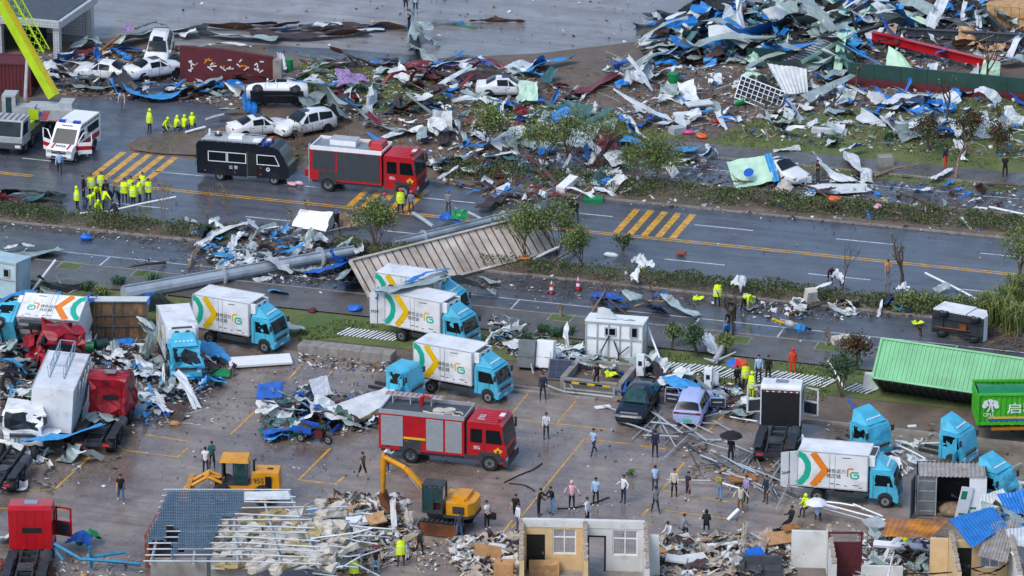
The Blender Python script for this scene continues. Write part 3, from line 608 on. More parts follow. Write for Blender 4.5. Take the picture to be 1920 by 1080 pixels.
# ---- cars
def car(label, loc, rz, col='white_paint', kind='sedan', tilt=(0,0), z=0., dent=.03, seed=0, broken=False, group='wrecked white cars', L=4.6, W=.9, extra=None, glassm='glass'):
 t = thing('car', label, 'car', V(loc) + V((0,0, z)), rz, group, tilt); s = L / 4.6
 if kind == 'sedan':
  st = [(-2.3,.66,.72,.72,.72),(-2.22,.85,.95,.95,.88),(-1.55,.9,1.0,1.02,.9),(-.75,.9,.95,1.4,.9),(.15,.9,.93,1.44,.9),(.95,.9,.92,.95,.9),(1.6,.9,.86,.88,.9),(2.15,.82,.74,.75,.82),(2.3,.6,.6,.6,.6)]
 else:
  st = [(-2.3,.75,.8,.8,.75),(-2.25,.88,1.05,1.08,.88),(-1.95,.9,1.05,1.55,.9),(-.7,.92,1.03,1.7,.92),(.2,.92,1.0,1.68,.92),(1.05,.92,1.0,1.04,.92),(1.75,.92,.96,.98,.92),(2.2,.86,.82,.84,.86),(2.32,.65,.66,.66,.65)]
 z0 = .26 if kind == 'sedan' else .32
 rings = []
 for x, wb, zb, zt, wm in st:
  x *= s; cab_ = zt - zb > .2; wr = wm * (.72 if cab_ else .9)
  half = [(wb * .92, z0),(wm, z0 + .25),(wm, zb - .08),(wm * .96, zb),(wr, zt - (.04 if cab_ else 0)),(wr * .6, zt + (.03 if cab_ else .02))]
  rings.append([(x,-y, zz) for y, zz in half] + [(x, y, zz) for y, zz in reversed(half)])
 b = MB(); n = 12; vs = [p for r_ in rings for p in r_]; fs = []; cabf = set(); 
 body = []; 
 for i in range(len(rings) - 1):
  for j in range(n - 1): body.append((i * n + j,(i + 1) * n + j,(i + 1) * n + j + 1, i * n + j + 1))
  body.append((i * n + n - 1,(i + 1) * n + n - 1,(i + 1) * n, i * n))
 b.add(vs, body,0, True); b.add(rings[0],[tuple(range(n))],0); b.add(rings[-1],[tuple(reversed(range(n)))],0)
 if dent:
  kk = lambda p: p.z < .3
  jag(b, dent, seed, kk)
 W2 = [w_[4] for w_ in st]
 xw = (1.42 * s,-1.38 * s)
 for x in xw:
  for sd_ in (-1,1):
   q = [(x + .41 * math.cos(rad(k)),.3 + .42 * math.sin(rad(k))) for k in range(-20,201,20)]; b.poly([(a, sd_ * (.925 if kind == 'suv' else .905), zz) for a, zz in (q if sd_ < 0 else q[::-1])],1)
 b.build('body',[col, 'black'], t)
 part('underbody', t, 'cont_dark', lambda q: (q.box((0,0, z0 - .02),(L * .86,1.5,.1)), q.tube([(-1.9 * s,.3, z0 - .1),(.9 * s,.2, z0 - .1)],.06,5), q.box((-.6,-.3, z0 - .09),(.9,.5,.1))))
 ks = [i for i, w_ in enumerate(st) if w_[3] - w_[2] > .2]; a, e = ks[0], ks[-1]; up = .012
 def P(i, j): 
  v = V(rings[i][j]); c = V((0,0,.9)); d = (v - V((v.x,0,.95))); return v + d.normalized() * .03
 def quadbetween(i, k, j0, j1, lo=.08, hi=.92, sh=.06):
  A, B, C, D = P(i, j0), P(k, j0), P(k, j1), P(i, j1)
  def bl(u, v_): return A * (1 - u) * (1 - v_) + B * u * (1 - v_) + C * u * v_ + D * (1 - u) * v_
  return [bl(sh, lo), bl(1 - sh, lo), bl(1 - sh, hi), bl(sh, hi)]
 def gl(name, pts, m=None):
  q = MB(); q.poly(pts,0)
  if dent: jag(q, dent, seed)
  q.build(name, m or glassm, t)
 for i in ks[:-1]:
  gl('side_window', quadbetween(i, i + 1,3,4)); gl('side_window', list(reversed(quadbetween(i, i + 1,8,7))))
 def screen(name, i, k, m):
  q = MB(); n_ = 4; up = V((.03 if i > k else -.03,0,.05)); vs = []
  for u in range(n_ + 1):
   f = .06 + .86 * u / n_
   for j in (4,5,6,7): p = P(i, j) * (1 - f) + P(k, j) * f; p.y *= .9; vs.append(p + up)
  fs = [(u * 4 + j, u * 4 + j + 1, u * 4 + j + 5, u * 4 + j + 4) for u in range(n_) for j in range(3)]
  q.add(vs, fs if i > k else [f_[::-1] for f_ in fs],0, True)
  if dent: jag(q, dent, seed)
  q.build(name, m, t)
 screen('windscreen', e + 1, e, 'glass_green' if col == 'dark_car' else 'glass_cab')
 screen('rear_window', a - 1, a, glassm)
 for sd_ in (-1,1):
  # triangular quarter lights at the pillars
  q0 = (3,4) if sd_ < 0 else (8,7)
  pts = [P(e, q0[0]) * .97 + P(e + 1, q0[0]) * .03, P(e, q0[0]) * .35 + P(e + 1, q0[0]) * .65, P(e, q0[1]) * .9 + P(e, q0[0]) * .1]
  gl('quarter_window', pts if sd_ < 0 else pts[::-1])
  part('headlight', t, 'chrome', lambda q: q.box((st[-2][0] * s + .03, sd_ * .66, st[-2][2] - .08),(.2,.32,.12)))
  part('tail_light', t, 'tail_red', lambda q: q.box((st[1][0] * s - .0, sd_ * .68, st[1][2] - .1),(.1,.3,.12)))
  part('mirror', t, col, lambda q: q.box((st[e + 1][0] * s - .25, sd_ * 1.0,1.05),(.12,.2,.14)))
  part('door_seam', t, 'dark_grey', lambda q: [q.box((x, sd_ * (W2[4] + .002),.66),(.02,.012,.6)) for x in (-.95 * s,-.05 * s,.85 * s)] + [q.box((x, sd_ * (W2[4] + .01),.82),(.16,.02,.03)) for x in (-.75 * s,.15 * s)])
 part('roof_panel', t, 'glass' if seed % 2 else col, lambda q: q.box((.0,0, st[ks[-1]][3] + .035),(.7,.8,.012)))
 for x in xw:
  for sd_ in (-1,1): wheel(t, x, sd_ * .8,.33 if kind == 'sedan' else .36,.22)
 if extra: extra(t)
 return t
def carpx(label, c, rear, front, **k): return car(label, G(*c), heading(rear, front), **k)
carpx('white sedan with its bonnet buckled beside the lime crane boom',(196,148),(230,150),(158,143), seed=2, dent=.07)
carpx('white saloon half wrapped in blue tarpaulin under the raised white car',(290,150),(258,152),(325,140), seed=3, dent=.05, z=.3)
carpx('white car with dark glass roof lifted onto the pile beside the maroon sign',(299,122),(303,100),(293,120), kind='suv', seed=5, z=.55, tilt=(0, rad(12)), dent=.05)
carpx('white car tipped on its side with wheels and underside towards the road',(520,207),(560,197),(478,196), seed=7, z=.85, tilt=(rad(52),0), dent=.02)
carpx('white saloon with dark glass roof parked left of the white crossover',(486,252),(455,254),(520,246), seed=9)
carpx('white crossover with sunroof behind the police van',(572,249),(608,243),(535,258), kind='suv', seed=11)
carpx('white hatchback alone on the brown earth left of the mint panel',(950,178),(912,178),(985,178), seed=13, dent=.05)
carpx('silver white car with bonnet torn up, behind the big mint awning',(1462,335),(1430,322),(1500,345), seed=15, dent=.1)
def front_grille(t):
 part('grille', t,['chrome', 'black'], lambda b: (b.box((2.36,0,.72),(.08,1.1,.42),0), b.box((2.41,0,.7),(.02,.98,.32),1)))
carpx('dark blue luxury car with smashed windscreen and big chrome grille',(1196,775),(1225,732),(1180,800), col='dark_car', kind='suv', seed=16, group=None, L=5.1, dent=.02, extra=front_grille)
def lav(t):
 part('tail_light_bar', t, 'tail_red', lambda b: b.box((-2.33,0,.97),(.04,1.6,.07)))
 part('number_plate', t, 'plate_green', lambda b: b.box((-2.36,0,.55),(.02,.48,.16)))
 for s in (-1,1):
  part('open_door', t,['lavender', 'cont_dark', 'light_grey'], lambda b: (b.box((.55, s * 1.42,.75),(.1,.95,.6),0,(0,0, s * rad(-10))), b.box((.48, s * 1.42,.75),(.06,.85,.5),1,(0,0, s * rad(-10))), b.box((.43, s * 1.42,.78),(.05,.6,.06),2,(0,0, s * rad(-10))),
                                                                                  b.tube([(.55, s * .95,1.05),(.5, s * 1.1,1.5),(.5, s * 1.8,1.5),(.55, s * 1.88,1.05)],.035,5,0)))
carpx('lavender electric crossover with both front doors flung open',(1300,778),(1288,803),(1318,742), col='lavender', kind='suv', seed=18, group=None, dent=.02, broken=False, extra=lav)
# ------------------------------------------------------------------ heavy machines, tractor units, containers
def tractor(label, loc, rz, col='red', back=None, chassis=True, crush=0., seed=0, tilt=(0,0), door=(0,), group='wrecked lorry tractor units', windows=True, cab=True, nowind=False):
 """heavy tractor unit; cab from x .6 to 2.7, chassis behind"""
 t = thing('lorry_tractor', label, 'lorry', loc, rz, group, tilt)
 if cab:
  b = MB(); prof = [(.55,.95),(2.6,.95),(2.6,.55),(2.8,.55),(2.82,1.5),(2.75,1.9),(2.5,2.95),(2.2,3.35),(.9,3.45),(.55,3.3)]
  b.prism(prof,-1.22,1.22,0)
  for k in range(4): b.box((.542,-.75 + k * .5,2.2),(.02,.04,2.2),0)
  if crush: b.subdiv(2); jag(b, crush, seed, lambda p: p.z < .9)
  b.build('cab_shell',[col], t)
  if back: part('back_panel', t,[back, 'hazard_red', 'c_white'], lambda q: (q.box((.53,0,2.05),(.05,2.3,2.3),0),[q.box((.5,-1.0 + k * .18,3.12),(.02,.14,.06),1 if k % 2 else 2) for k in range(12)],[q.box((.5,-1.0 + .22 * k,1.2 + .45 * j),(.012,.05,.03),0) for k in range(10) for j in range(4)]))
  elif windows: part('rear_window', t, 'black', lambda q: q.box((.535,-.1,2.1),(.03,1.1,.3)))
  part('roof_hatch', t, 'chrome' if col == 'red' else 'steel', lambda q: q.box((1.5,0,3.43),(.55,.75,.05)))
  if not nowind:
   q = MB(); q.poly([(2.77,-1.1,1.95),(2.77,1.1,1.95),(2.53,1.05,2.9),(2.53,-1.05,2.9)]); (jag(q, crush, seed) if crush else 0); q.build('windscreen', 'glass_cab', t)
  for s in (-1,1):
   q = MB(); p_ = [(1.5, s * 1.228,1.95),(2.6, s * 1.228,1.95),(2.42, s * 1.228,2.75),(1.5, s * 1.228,2.75)]; q.poly(p_ if s < 0 else p_[::-1]); (jag(q, crush, seed) if crush else 0); q.build('side_window', 'glass', t)
  part('grille', t, 'dark_grey', lambda q: (q.box((2.83,0,1.25),(.05,1.7,.7)), q.box((2.84,0,.7),(.1,2.4,.3))))
  for s in (-1,1): part('headlight', t, 'chrome', lambda q: q.box((2.85, s * .95,.75),(.08,.35,.18)))
  for s in door:
   if not s: continue
   def dr(q):
    a = rad(68) * s; d = V((-math.cos(a), math.sin(a),0)); M = Matrix.Rotation(math.atan2(d.y, d.x),3, 'Z'); o = V((2.5, s * 1.24,0))
    q.box(o + d * .5 + V((0,0,1.5)),(1.05,.07,.9),0, M); q.box(o + d * .06 + V((0,0,2.35)),(.1,.06,.8),0, M); q.box(o + d * .97 + V((0,0,2.35)),(.1,.06,.8),0, M); q.box(o + d * .52 + V((0,0,2.75)),(1.0,.06,.1),0, M)
    q.box(o + d * .5 + V((0,0,1.5)) - Matrix.Rotation(math.atan2(d.y, d.x),3, 'Z') @ V((0,-.05 * s,0)),(.85,.03,.7),1, M)
   part('open_door', t,[col, 'cont_dark'], dr)
 if chassis:
  def ch(q):
   for y in (-.45,.45): q.box((-1.2, y,.85),(5.4 if cab else 6.2,.12,.28),0)
   for x in (-3.4,-2.6,-1.7,-.6,.3): q.box((x,0,.82),(.14,.9,.2),0)
   q.box((-2.2,0,1.04),(1.0,.9,.06),1); q.cyl((-2.2,0,1.1),.48,.05,12,1); q.cyl((-.3,-.95,.75),.33,1.3,10,1, 'x'); q.box((-.3,.95,.75),(1.2,.55,.55),0)
   q.box((-3.85,0,.75),(.12,2.3,.25),0)
   for s in (-1,1): q.box((-2.3, s * 1.0,1.08),(2.6,.5,.03),0)
  part('chassis', t,['cont_dark', 'steel_dark'], ch)
  for s in (-1,1):
   part('tail_light', t, 'hazard_red', lambda q: q.box((-3.93, s * .8,.75),(.04,.4,.14)))
   for x in (-1.6,-2.95): wheel(t, x, s * .93,.52,.55)
   wheel(t,1.85, s * 1.02,.52,.32)
 else:
  for s in (-1,1): wheel(t,1.85, s * 1.02,.52,.32)
 return t
up = heading((60,1010),(75,960))
tractor('red lorry tractor seen from behind with its right door open, beside the fallen blue frame', G(57,1066), heading((50,1050),(66,990)), 'red', door=(-1,), chassis=True)
tractor('white cabbed lorry tractor with black back wall and both doors open', G(1468,820) - V((0,1,0)), heading((1448,862),(1474,760)), 'white_paint', back='black', door=(-1,1))
tractor('crushed red lorry tractor with white roof hatch, right of the white trailer', G(200,812), heading((160,860),(212,770)), 'red_wreck', crush=.36, seed=3, windows=True)
tractor('torn and flattened red lorry cab below the side tipped box truck', G(88,668) + V((0,0,-.4)), heading((70,640),(90,690)), 'red_wreck', crush=.6, seed=8, chassis=False, tilt=(rad(-15), rad(12)), windows=False)
tractor('bare lorry chassis with grey mudguards at the edge of the wet lot', G(20,885), heading((20,925),(72,850)), cab=False)
# ---- box trailer with railings on its roof, its white cab crushed
def trailer():
 rz = heading((150,760),(112,850)); t = thing('box_trailer', 'white box body leaning over with blue steel railings fallen on its roof', 'lorry', G(96,832) + V((0,0,.1)), rz, None,(rad(-5),0))
 def bd(q):
  q.box((-2.6,0,2.3),(6.4,2.5,2.75),0)
  for y in (-1.27,1.27):
   for z in (.95,3.66): q.box((-2.6, y, z),(6.4,.06,.09),1)
   for k in range(8): q.box((-5.7 + k * .88, y,2.3),(.05,.05,2.6),1)
 part('cargo_body', t,['white_paint', 'light_grey'], bd)
 def rl(q):
  for y in (-.55,.35):
   for z in (3.72,4.5): q.tube([(-5.6, y, z),(-1.2, y + .05, z - .02)],.035,5)
   for k in range(9): q.tube([(-5.6 + k * .54, y,3.72),(-5.5 + k * .54 + U(-.2,.2), y + U(-.1,.1),4.5)],.02,4)
  for x in (-5.6,-3.4,-1.3): q.tube([(x,-.55,4.5),(x,.35,4.5)],.03,5)
 part('railing', t, 'railing_blue', rl)
 part('side_litter', t, 'galv', lambda q: [q.tube([(-.4 - k * .7,1.32,1.0),(-.5 - k * .7,1.5 + .1 * (k % 3),3.9)],.05,4) for k in range(7)])
 part('chassis', t, 'cont_dark', lambda q: [q.box((-2.6, y,.78),(6.3,.12,.2)) for y in (-.45,.45)])
 for x in (-4.6,-.4):
  for s in (-1,1): wheel(t, x, s * .95,.42,.4)
 c = thing('truck_cab', 'crumpled white cab in front of the leaning white box body', 'truck cab', G(50,838), heading((150,740),(112,830)))
 cc = bpy.data.objects.new('cab', None); S.collection.objects.link(cc); cc.parent = c; cc.location = (-.8,0,.1); cc.scale = (1.15,1.2,1.15)
 light_cab(cc, 'white_paint', False,.26, False,6)
trailer()
# ---- containers
def corrugated(q, o, ux, uz, w, h, nw, mi=0, d=.045):
 """a trapezoid-ribbed steel panel on the plane o + ux*w + uz*h"""
 o, ux, uz = V(o), V(ux), V(uz); nn = ux.cross(uz).normalized(); p = []
 step = w / nw
 for k in range(nw):
  for f, e in ((0,0),(.3,0),(.5,1),(.8,1)): p.append((k * step + f * step, e * d))
 p.append((w,0)); vs = []
 for x, e in p: vs += [o + ux * x - nn * e, o + ux * x - nn * e + uz * h]
 q.add(vs,[(2 * i,2 * i + 2,2 * i + 3,2 * i + 1) for i in range(len(p) - 1)], mi)
def shell_container(t, L, W, H, col, doors=True, inside='cont_dark'):
 """steel container shell about its centre: ribbed sides, roof, floor rails, posts"""
 def walls(q):
  for s in (-1,1):
   corrugated(q,(-L / 2 * -s, s * W / 2,-H / 2) if s > 0 else (-L / 2,-W / 2,-H / 2),(-1 if s > 0 else 1,0,0),(0,0,1), L, H, int(L / .28),0)
  corrugated(q,(-L / 2, W / 2, H / 2 - .01),(0,-1,0),(1,0,0), W, L,9,0,.02)
  corrugated(q,(-L / 2, W / 2,-H / 2),(0,-1,0),(0,0,1), W, H,8,0)
 part('ribbed_wall', t, col, walls)
 def fr(q):
  for x in (-L / 2, L / 2):
   for y in (-W / 2, W / 2): q.box((x, y,0),(.14,.14, H + .02))
   for z in (-H / 2, H / 2): q.box((x,0, z),(.13, W - .14,.13))
  for y in (-W / 2, W / 2):
   for z in (-H / 2, H / 2): q.box((0, y, z),(L - .14,.12,.12))
 part('corner_frame', t, col, fr)
# green container lying on its long side: roof faces the camera side, ribbed side up
def container_px(name, label, c, a, b, dims, col, z, tilt, group=None):
 return thing(name, label, 'container', G(*c) + V((0,0, z)), heading(a, b), group, tilt)
t = container_px('shipping_container', 'pale green steel container tipped over beside the grass verge',(1778,778),(1650,735),(1850,765), None, None,1.75,(rad(-38),0))
t.location += V((1.2,2.2,0))
shell_container(t,12.2,2.44,2.6, 'green_container')
def bars(q):
 for x in (-2.8,-2.0,-.9,-.1):
  q.tube([(x,.6,1.34),(x,-.95,1.34)],.02,4)
 for x in (-3.0,-1.45,.15): q.box((x,-.2,1.33),(.05,1.9,.03))
 for y in (.55,.1,-.4,-.8): q.box((-1.45, y,1.33),(3.2,.03,.02))
part('door_panel', t, 'green_container', bars)
part('underside', t, 'cont_dark', lambda q: (q.box((0,0,-1.36),(11.9,2.3,.06)),[q.box((-5.8 + k * .5,0,-1.42),(.07,2.3,.08)) for k in range(24)]))
part('latch', t, 'dark_grey', lambda q: q.box((-1.35,-.55,1.37),(.3,.1,.05)))
# container lying open with its ribbed floor towards the camera across the road
a, b = G(700,515), G(1050,425)
t = thing('shipping_container', 'long trailer body tipped over across the median with its pale ribbed floor showing', 'container',(a + b) / 2 + V((.5,-4.4,1.1)), math.atan2((b - a).y,(b - a).x), None,(rad(42),0))
Lf = (b - a).length * .99
part('floor_panel', t, 'cont_floor', lambda q: q.box((0,0,0),(Lf,2.9,.05)))
part('floor_rib', t, 'rust', lambda q: [q.box((-Lf / 2 + .3 + k * (Lf - .6) / 24,0,.045),(.07,2.86,.05)) for k in range(25)])
part('side_rail', t, 'cont_floor', lambda q: [q.box((0, y,.05),(Lf,.14,.3)) for y in (-1.5,1.5)] + [q.box((x,0,.05),(.12,2.86,.3)) for x in (-Lf / 2 + .06, Lf / 2 - .06)])
part('ribbed_wall', t, 'cont_dark', lambda q: (corrugated(q,(-Lf / 2,1.55,-2.2),(1,0,0),(0,0,1), Lf,2.15,40), corrugated(q,(-Lf / 2,-1.5,-2.2),(1,0,0),(0,0,1), Lf * .45,2.15,20)))
# wood floored container on its back
t = thing('shipping_container', 'container on its side with scorched wooden floor facing out and green lettering above', 'container', G(203,642) + V((0,1.1,1.15)), heading((160,600),(280,600)), None,(rad(78),0))
def planks(q, t):
 pass
part('side_panel', t,['white_paint', 'mint'], lambda q: (q.box((0,1.2,-1.1),(4.2,.06,2.3),0), q.box((0,1.235,-1.1),(4.2,.01,.12),1)))
part('frame_rail', t, 'steel_dark', lambda q: [q.box((0, y,.06),(4.2,.1,.1)) for y in (-1.15,.3,1.15,-.4)] + [q.box((x,0,.05),(.1,2.2,.1)) for x in (-2.08,2.08,-.05)])
for k in range(15):
 part('floor_plank', t, 'cont_wood', lambda q: q.box((-1.96 + k * .28,0,0 + U(-.015,.01)),(.265,2.24,.05)))
lettering('lettering', '绿色物流',.42, 'green', t,(-1.4,1.235,-1.0),(rad(90),0, rad(180)))
# grey storage container with rusty ribbed roof, its front open
def grey_box():
 rz = heading((1710,965),(1840,968)); t = thing('storage_container', 'grey open storage container with rust streaked corrugated roof', 'container', G(1778,962) + V((0,.6,1.28)), rz); L, W, H = 4.0,2.2,2.5
 def rf(q): corrugated(q,(-L / 2,-W / 2 - .1, H / 2),(1,0,0),(0,1,.0), L, W + .2,16)
 part('roof', t, 'rust_sheet', rf)
 part('back_wall', t, 'cont_dark', lambda q: (q.box((0, W / 2,0),(L,.06, H)), q.box((-L / 2 + .03,0,0),(.06, W, H)), q.box((L / 2 - .03,0,0),(.06, W, H))))
 part('floor', t, 'dirt_ground', lambda q: q.box((0,0,-H / 2 + .05),(L, W,.1)))
 def d1(q):
  q.box((-1.45,-W / 2,0),(1.0,.06, H - .1),0)
  for k in range(4): q.box((-1.45,-W / 2 - .035,-.95 + k * .62),(.98,.03,.04),1)
 part('door', t,['mid_grey', 'light_grey'], d1)
 part('open_door', t,['steel_dark'], lambda q: q.box((-2.25,-1.3,0),(.06,1.0, H - .1),0,(0,0, rad(-14))))
 part('panel', t,['white_clean', 'green'], lambda q: (q.box((1.5,-W / 2,0),(1.0,.05, H - .1),0), q.box((1.5,-W / 2 - .03,-1.1),(1.0,.02,.12),1), q.box((1.25,-W / 2 - .03,-.72),(.35,.02,.12),1), q.box((1.8,-W / 2 - .03,-.72),(.35,.02,.12),1)))
 part('panel', t,['white_clean', 'green', 'plastic_yellow'], lambda q: (q.box((.72,-W / 2 - .3,-.25),(.75,.04,1.9),0,(0, rad(12), rad(20))), q.box((.7,-W / 2 - .33,.2),(.35,.02,.5),1,(0, rad(12), rad(20))), q.box((.72,-W / 2 - .33,-1.0),(.7,.02,.14),1,(0, rad(12), rad(20)))))
 part('sacking', t, 'bark_pale', lambda q: q.ball((.1,-.7,-1.0),(.9,.8,.4)))
 part('post', t, 'light_grey', lambda q: [q.box((x,-W / 2 + .04,0),(.1,.1, H)) for x in (-L / 2 + .05,-.93, L / 2 - .05)])
grey_box()
# green dump body on its trailer at the edge
def dump():
 rz = heading((1832,818),(1920,817)); t = thing('dump_trailer', 'bright green ribbed dump trailer with white tree logo and yellow blue stripe', 'trailer', G(1934,820), rz); L, H, z0 = 7.0,1.85,1.35; y = -1.2
 part('dump_body', t, 'green_dump', lambda q: (corrugated(q,(-L / 2, y, z0),(1,0,0),(0,0,1), L, H,22,0,.05), q.box((0,0, z0 + .04),(L,2.3,.08)), corrugated(q,(L / 2,-y, z0),(-1,0,0),(0,0,1), L, H,22,0,.05), q.box((-L / 2,0, z0 + H / 2),(.08,2.4, H)), q.box((L / 2,0, z0 + H / 2),(.08,2.4, H))))
 part('load_cover', t, 'plastic_green', lambda q: q.grid(lambda u, v: V(((u - .5) * (L - .2),(v - .5) * 2.2, z0 + H - .12 + .25 * (1 - (2 * v - 1) ** 2) + .1 * noise.noise((u * 6, v * 3,1)))),14,6))
 part('top_rail', t, 'green_dump', lambda q: [q.box((0, s * 1.2, z0 + H + .05),(L + .1,.16,.12)) for s in (-1,1)] + [q.box((0,-1.25, z0 + .06),(L,.1,.14)), q.box((-L / 2, y - .04, z0 + H / 2),(.16,.14, H)), q.box((.3, y - .04, z0 + H / 2),(.16,.1, H - .1))])
 part('stripe', t,['plastic_yellow', 'blue'], lambda q: (q.box((.2, y - .02, z0 + .42),(L - .9,.03,.12),0), q.box((.2, y - .02, z0 + .29),(L - .9,.03,.12),1)))
 def tree_logo(q):
  for cx, cz, r_ in ((-2.98,1.35,.2),(-2.73,1.42,.2),(-2.46,1.34,.2),(-3.1,1.18,.15),(-2.36,1.16,.15)): q.cyl((cx, y - .02 - .002 * r_ * 10, z0 + cz), r_,.02,10,0, 'y')
  stroke(q,[(-2.93,.8),(-2.8,1.0),(-2.76,1.25)],.09, lambda p: (p[0], y - .05, z0 + p[1])); stroke(q,[(-2.58,.8),(-2.63,1.0),(-2.66,1.25)],.09, lambda p: (p[0], y - .055, z0 + p[1]))
 part('tree_logo', t, 'c_white', tree_logo)
 lettering('lettering', 'QPLL',.3, 'c_white', t,(-3.17, y - .03, z0 + .52),(rad(90),0,0)); lettering('lettering', '启程',.72, 'c_white', t,(-1.75, y - .03, z0 + .75),(rad(90),0,0),1.35)
 part('reflective_trim', t,['c_white', 'hazard_red'], lambda q: [q.box((-L / 2 + .3 + k * .3, y - .03, z0 - .03),(.2,.02,.06), k % 2) for k in range(22)])
 part('chassis', t,['rust', 'cont_dark', 'amber'], lambda q: (q.tube([(-2.6,-.9,.95),(1.5,-.95,1.0),(3.4,-.95,1.05)],.14,6,2),[q.box((0, s * .5,1.05),(6.6,.14,.3),1) for s in (-1,1)]))
 for x in (.2,1.6,3.0):
  for s in (-1,1): wheel(t, x, s * .9,.5,.5)
dump()
# white small van on its side: underside faces the camera
t = thing('cargo_van', 'small white box van lying on its side with its dirty underside and wheels showing', 'van', G(1790,645) + V((0,.9,.97)), heading((1735,625),(1840,645)), None,(rad(-92),0))
part('cargo_body', t,['white_paint', 'light_grey'], lambda q: (q.box((-.75,.1,1.1),(2.3,1.7,1.7),0), q.box((-.75,.97,1.1),(2.3,.04,.06),1),[q.box((-.75 + dx,.965,1.1),(.03,.03,1.5),1) for dx in (-.15,.35)]))
part('cab_shell', t, 'white_paint', lambda q: q.prism([(.5,.25),(1.7,.2),(1.75,.7),(1.45,1.2),(1.2,1.7),(.5,1.75)],-.75,.9,0))
part('windscreen', t, 'glass_cab', lambda q: q.poly([(1.76,-.65,.75),(1.76,.8,.75),(1.26,.75,1.66),(1.26,-.6,1.66)]))
part('underbody', t,['cont_dark', 'rust'], lambda q: (q.box((-.1,.1,.18),(3.6,1.5,.14),0),[q.box((-.1, y,.06),(3.5,.08,.14),0) for y in (-.3,.5)], q.cyl((-1.1,.1,.05),.06,1.4,6,0, 'y'), q.box((.35,.1,.02),(.5,.4,.2),1), q.tube([(-1.6,.4,.05),(.8,.3,.05)],.06,5,1)))
for x in (-1.1,1.15):
 for y in (-.6,.75): w = wheel(t, x, y,.36,.24); w.location.z = .02
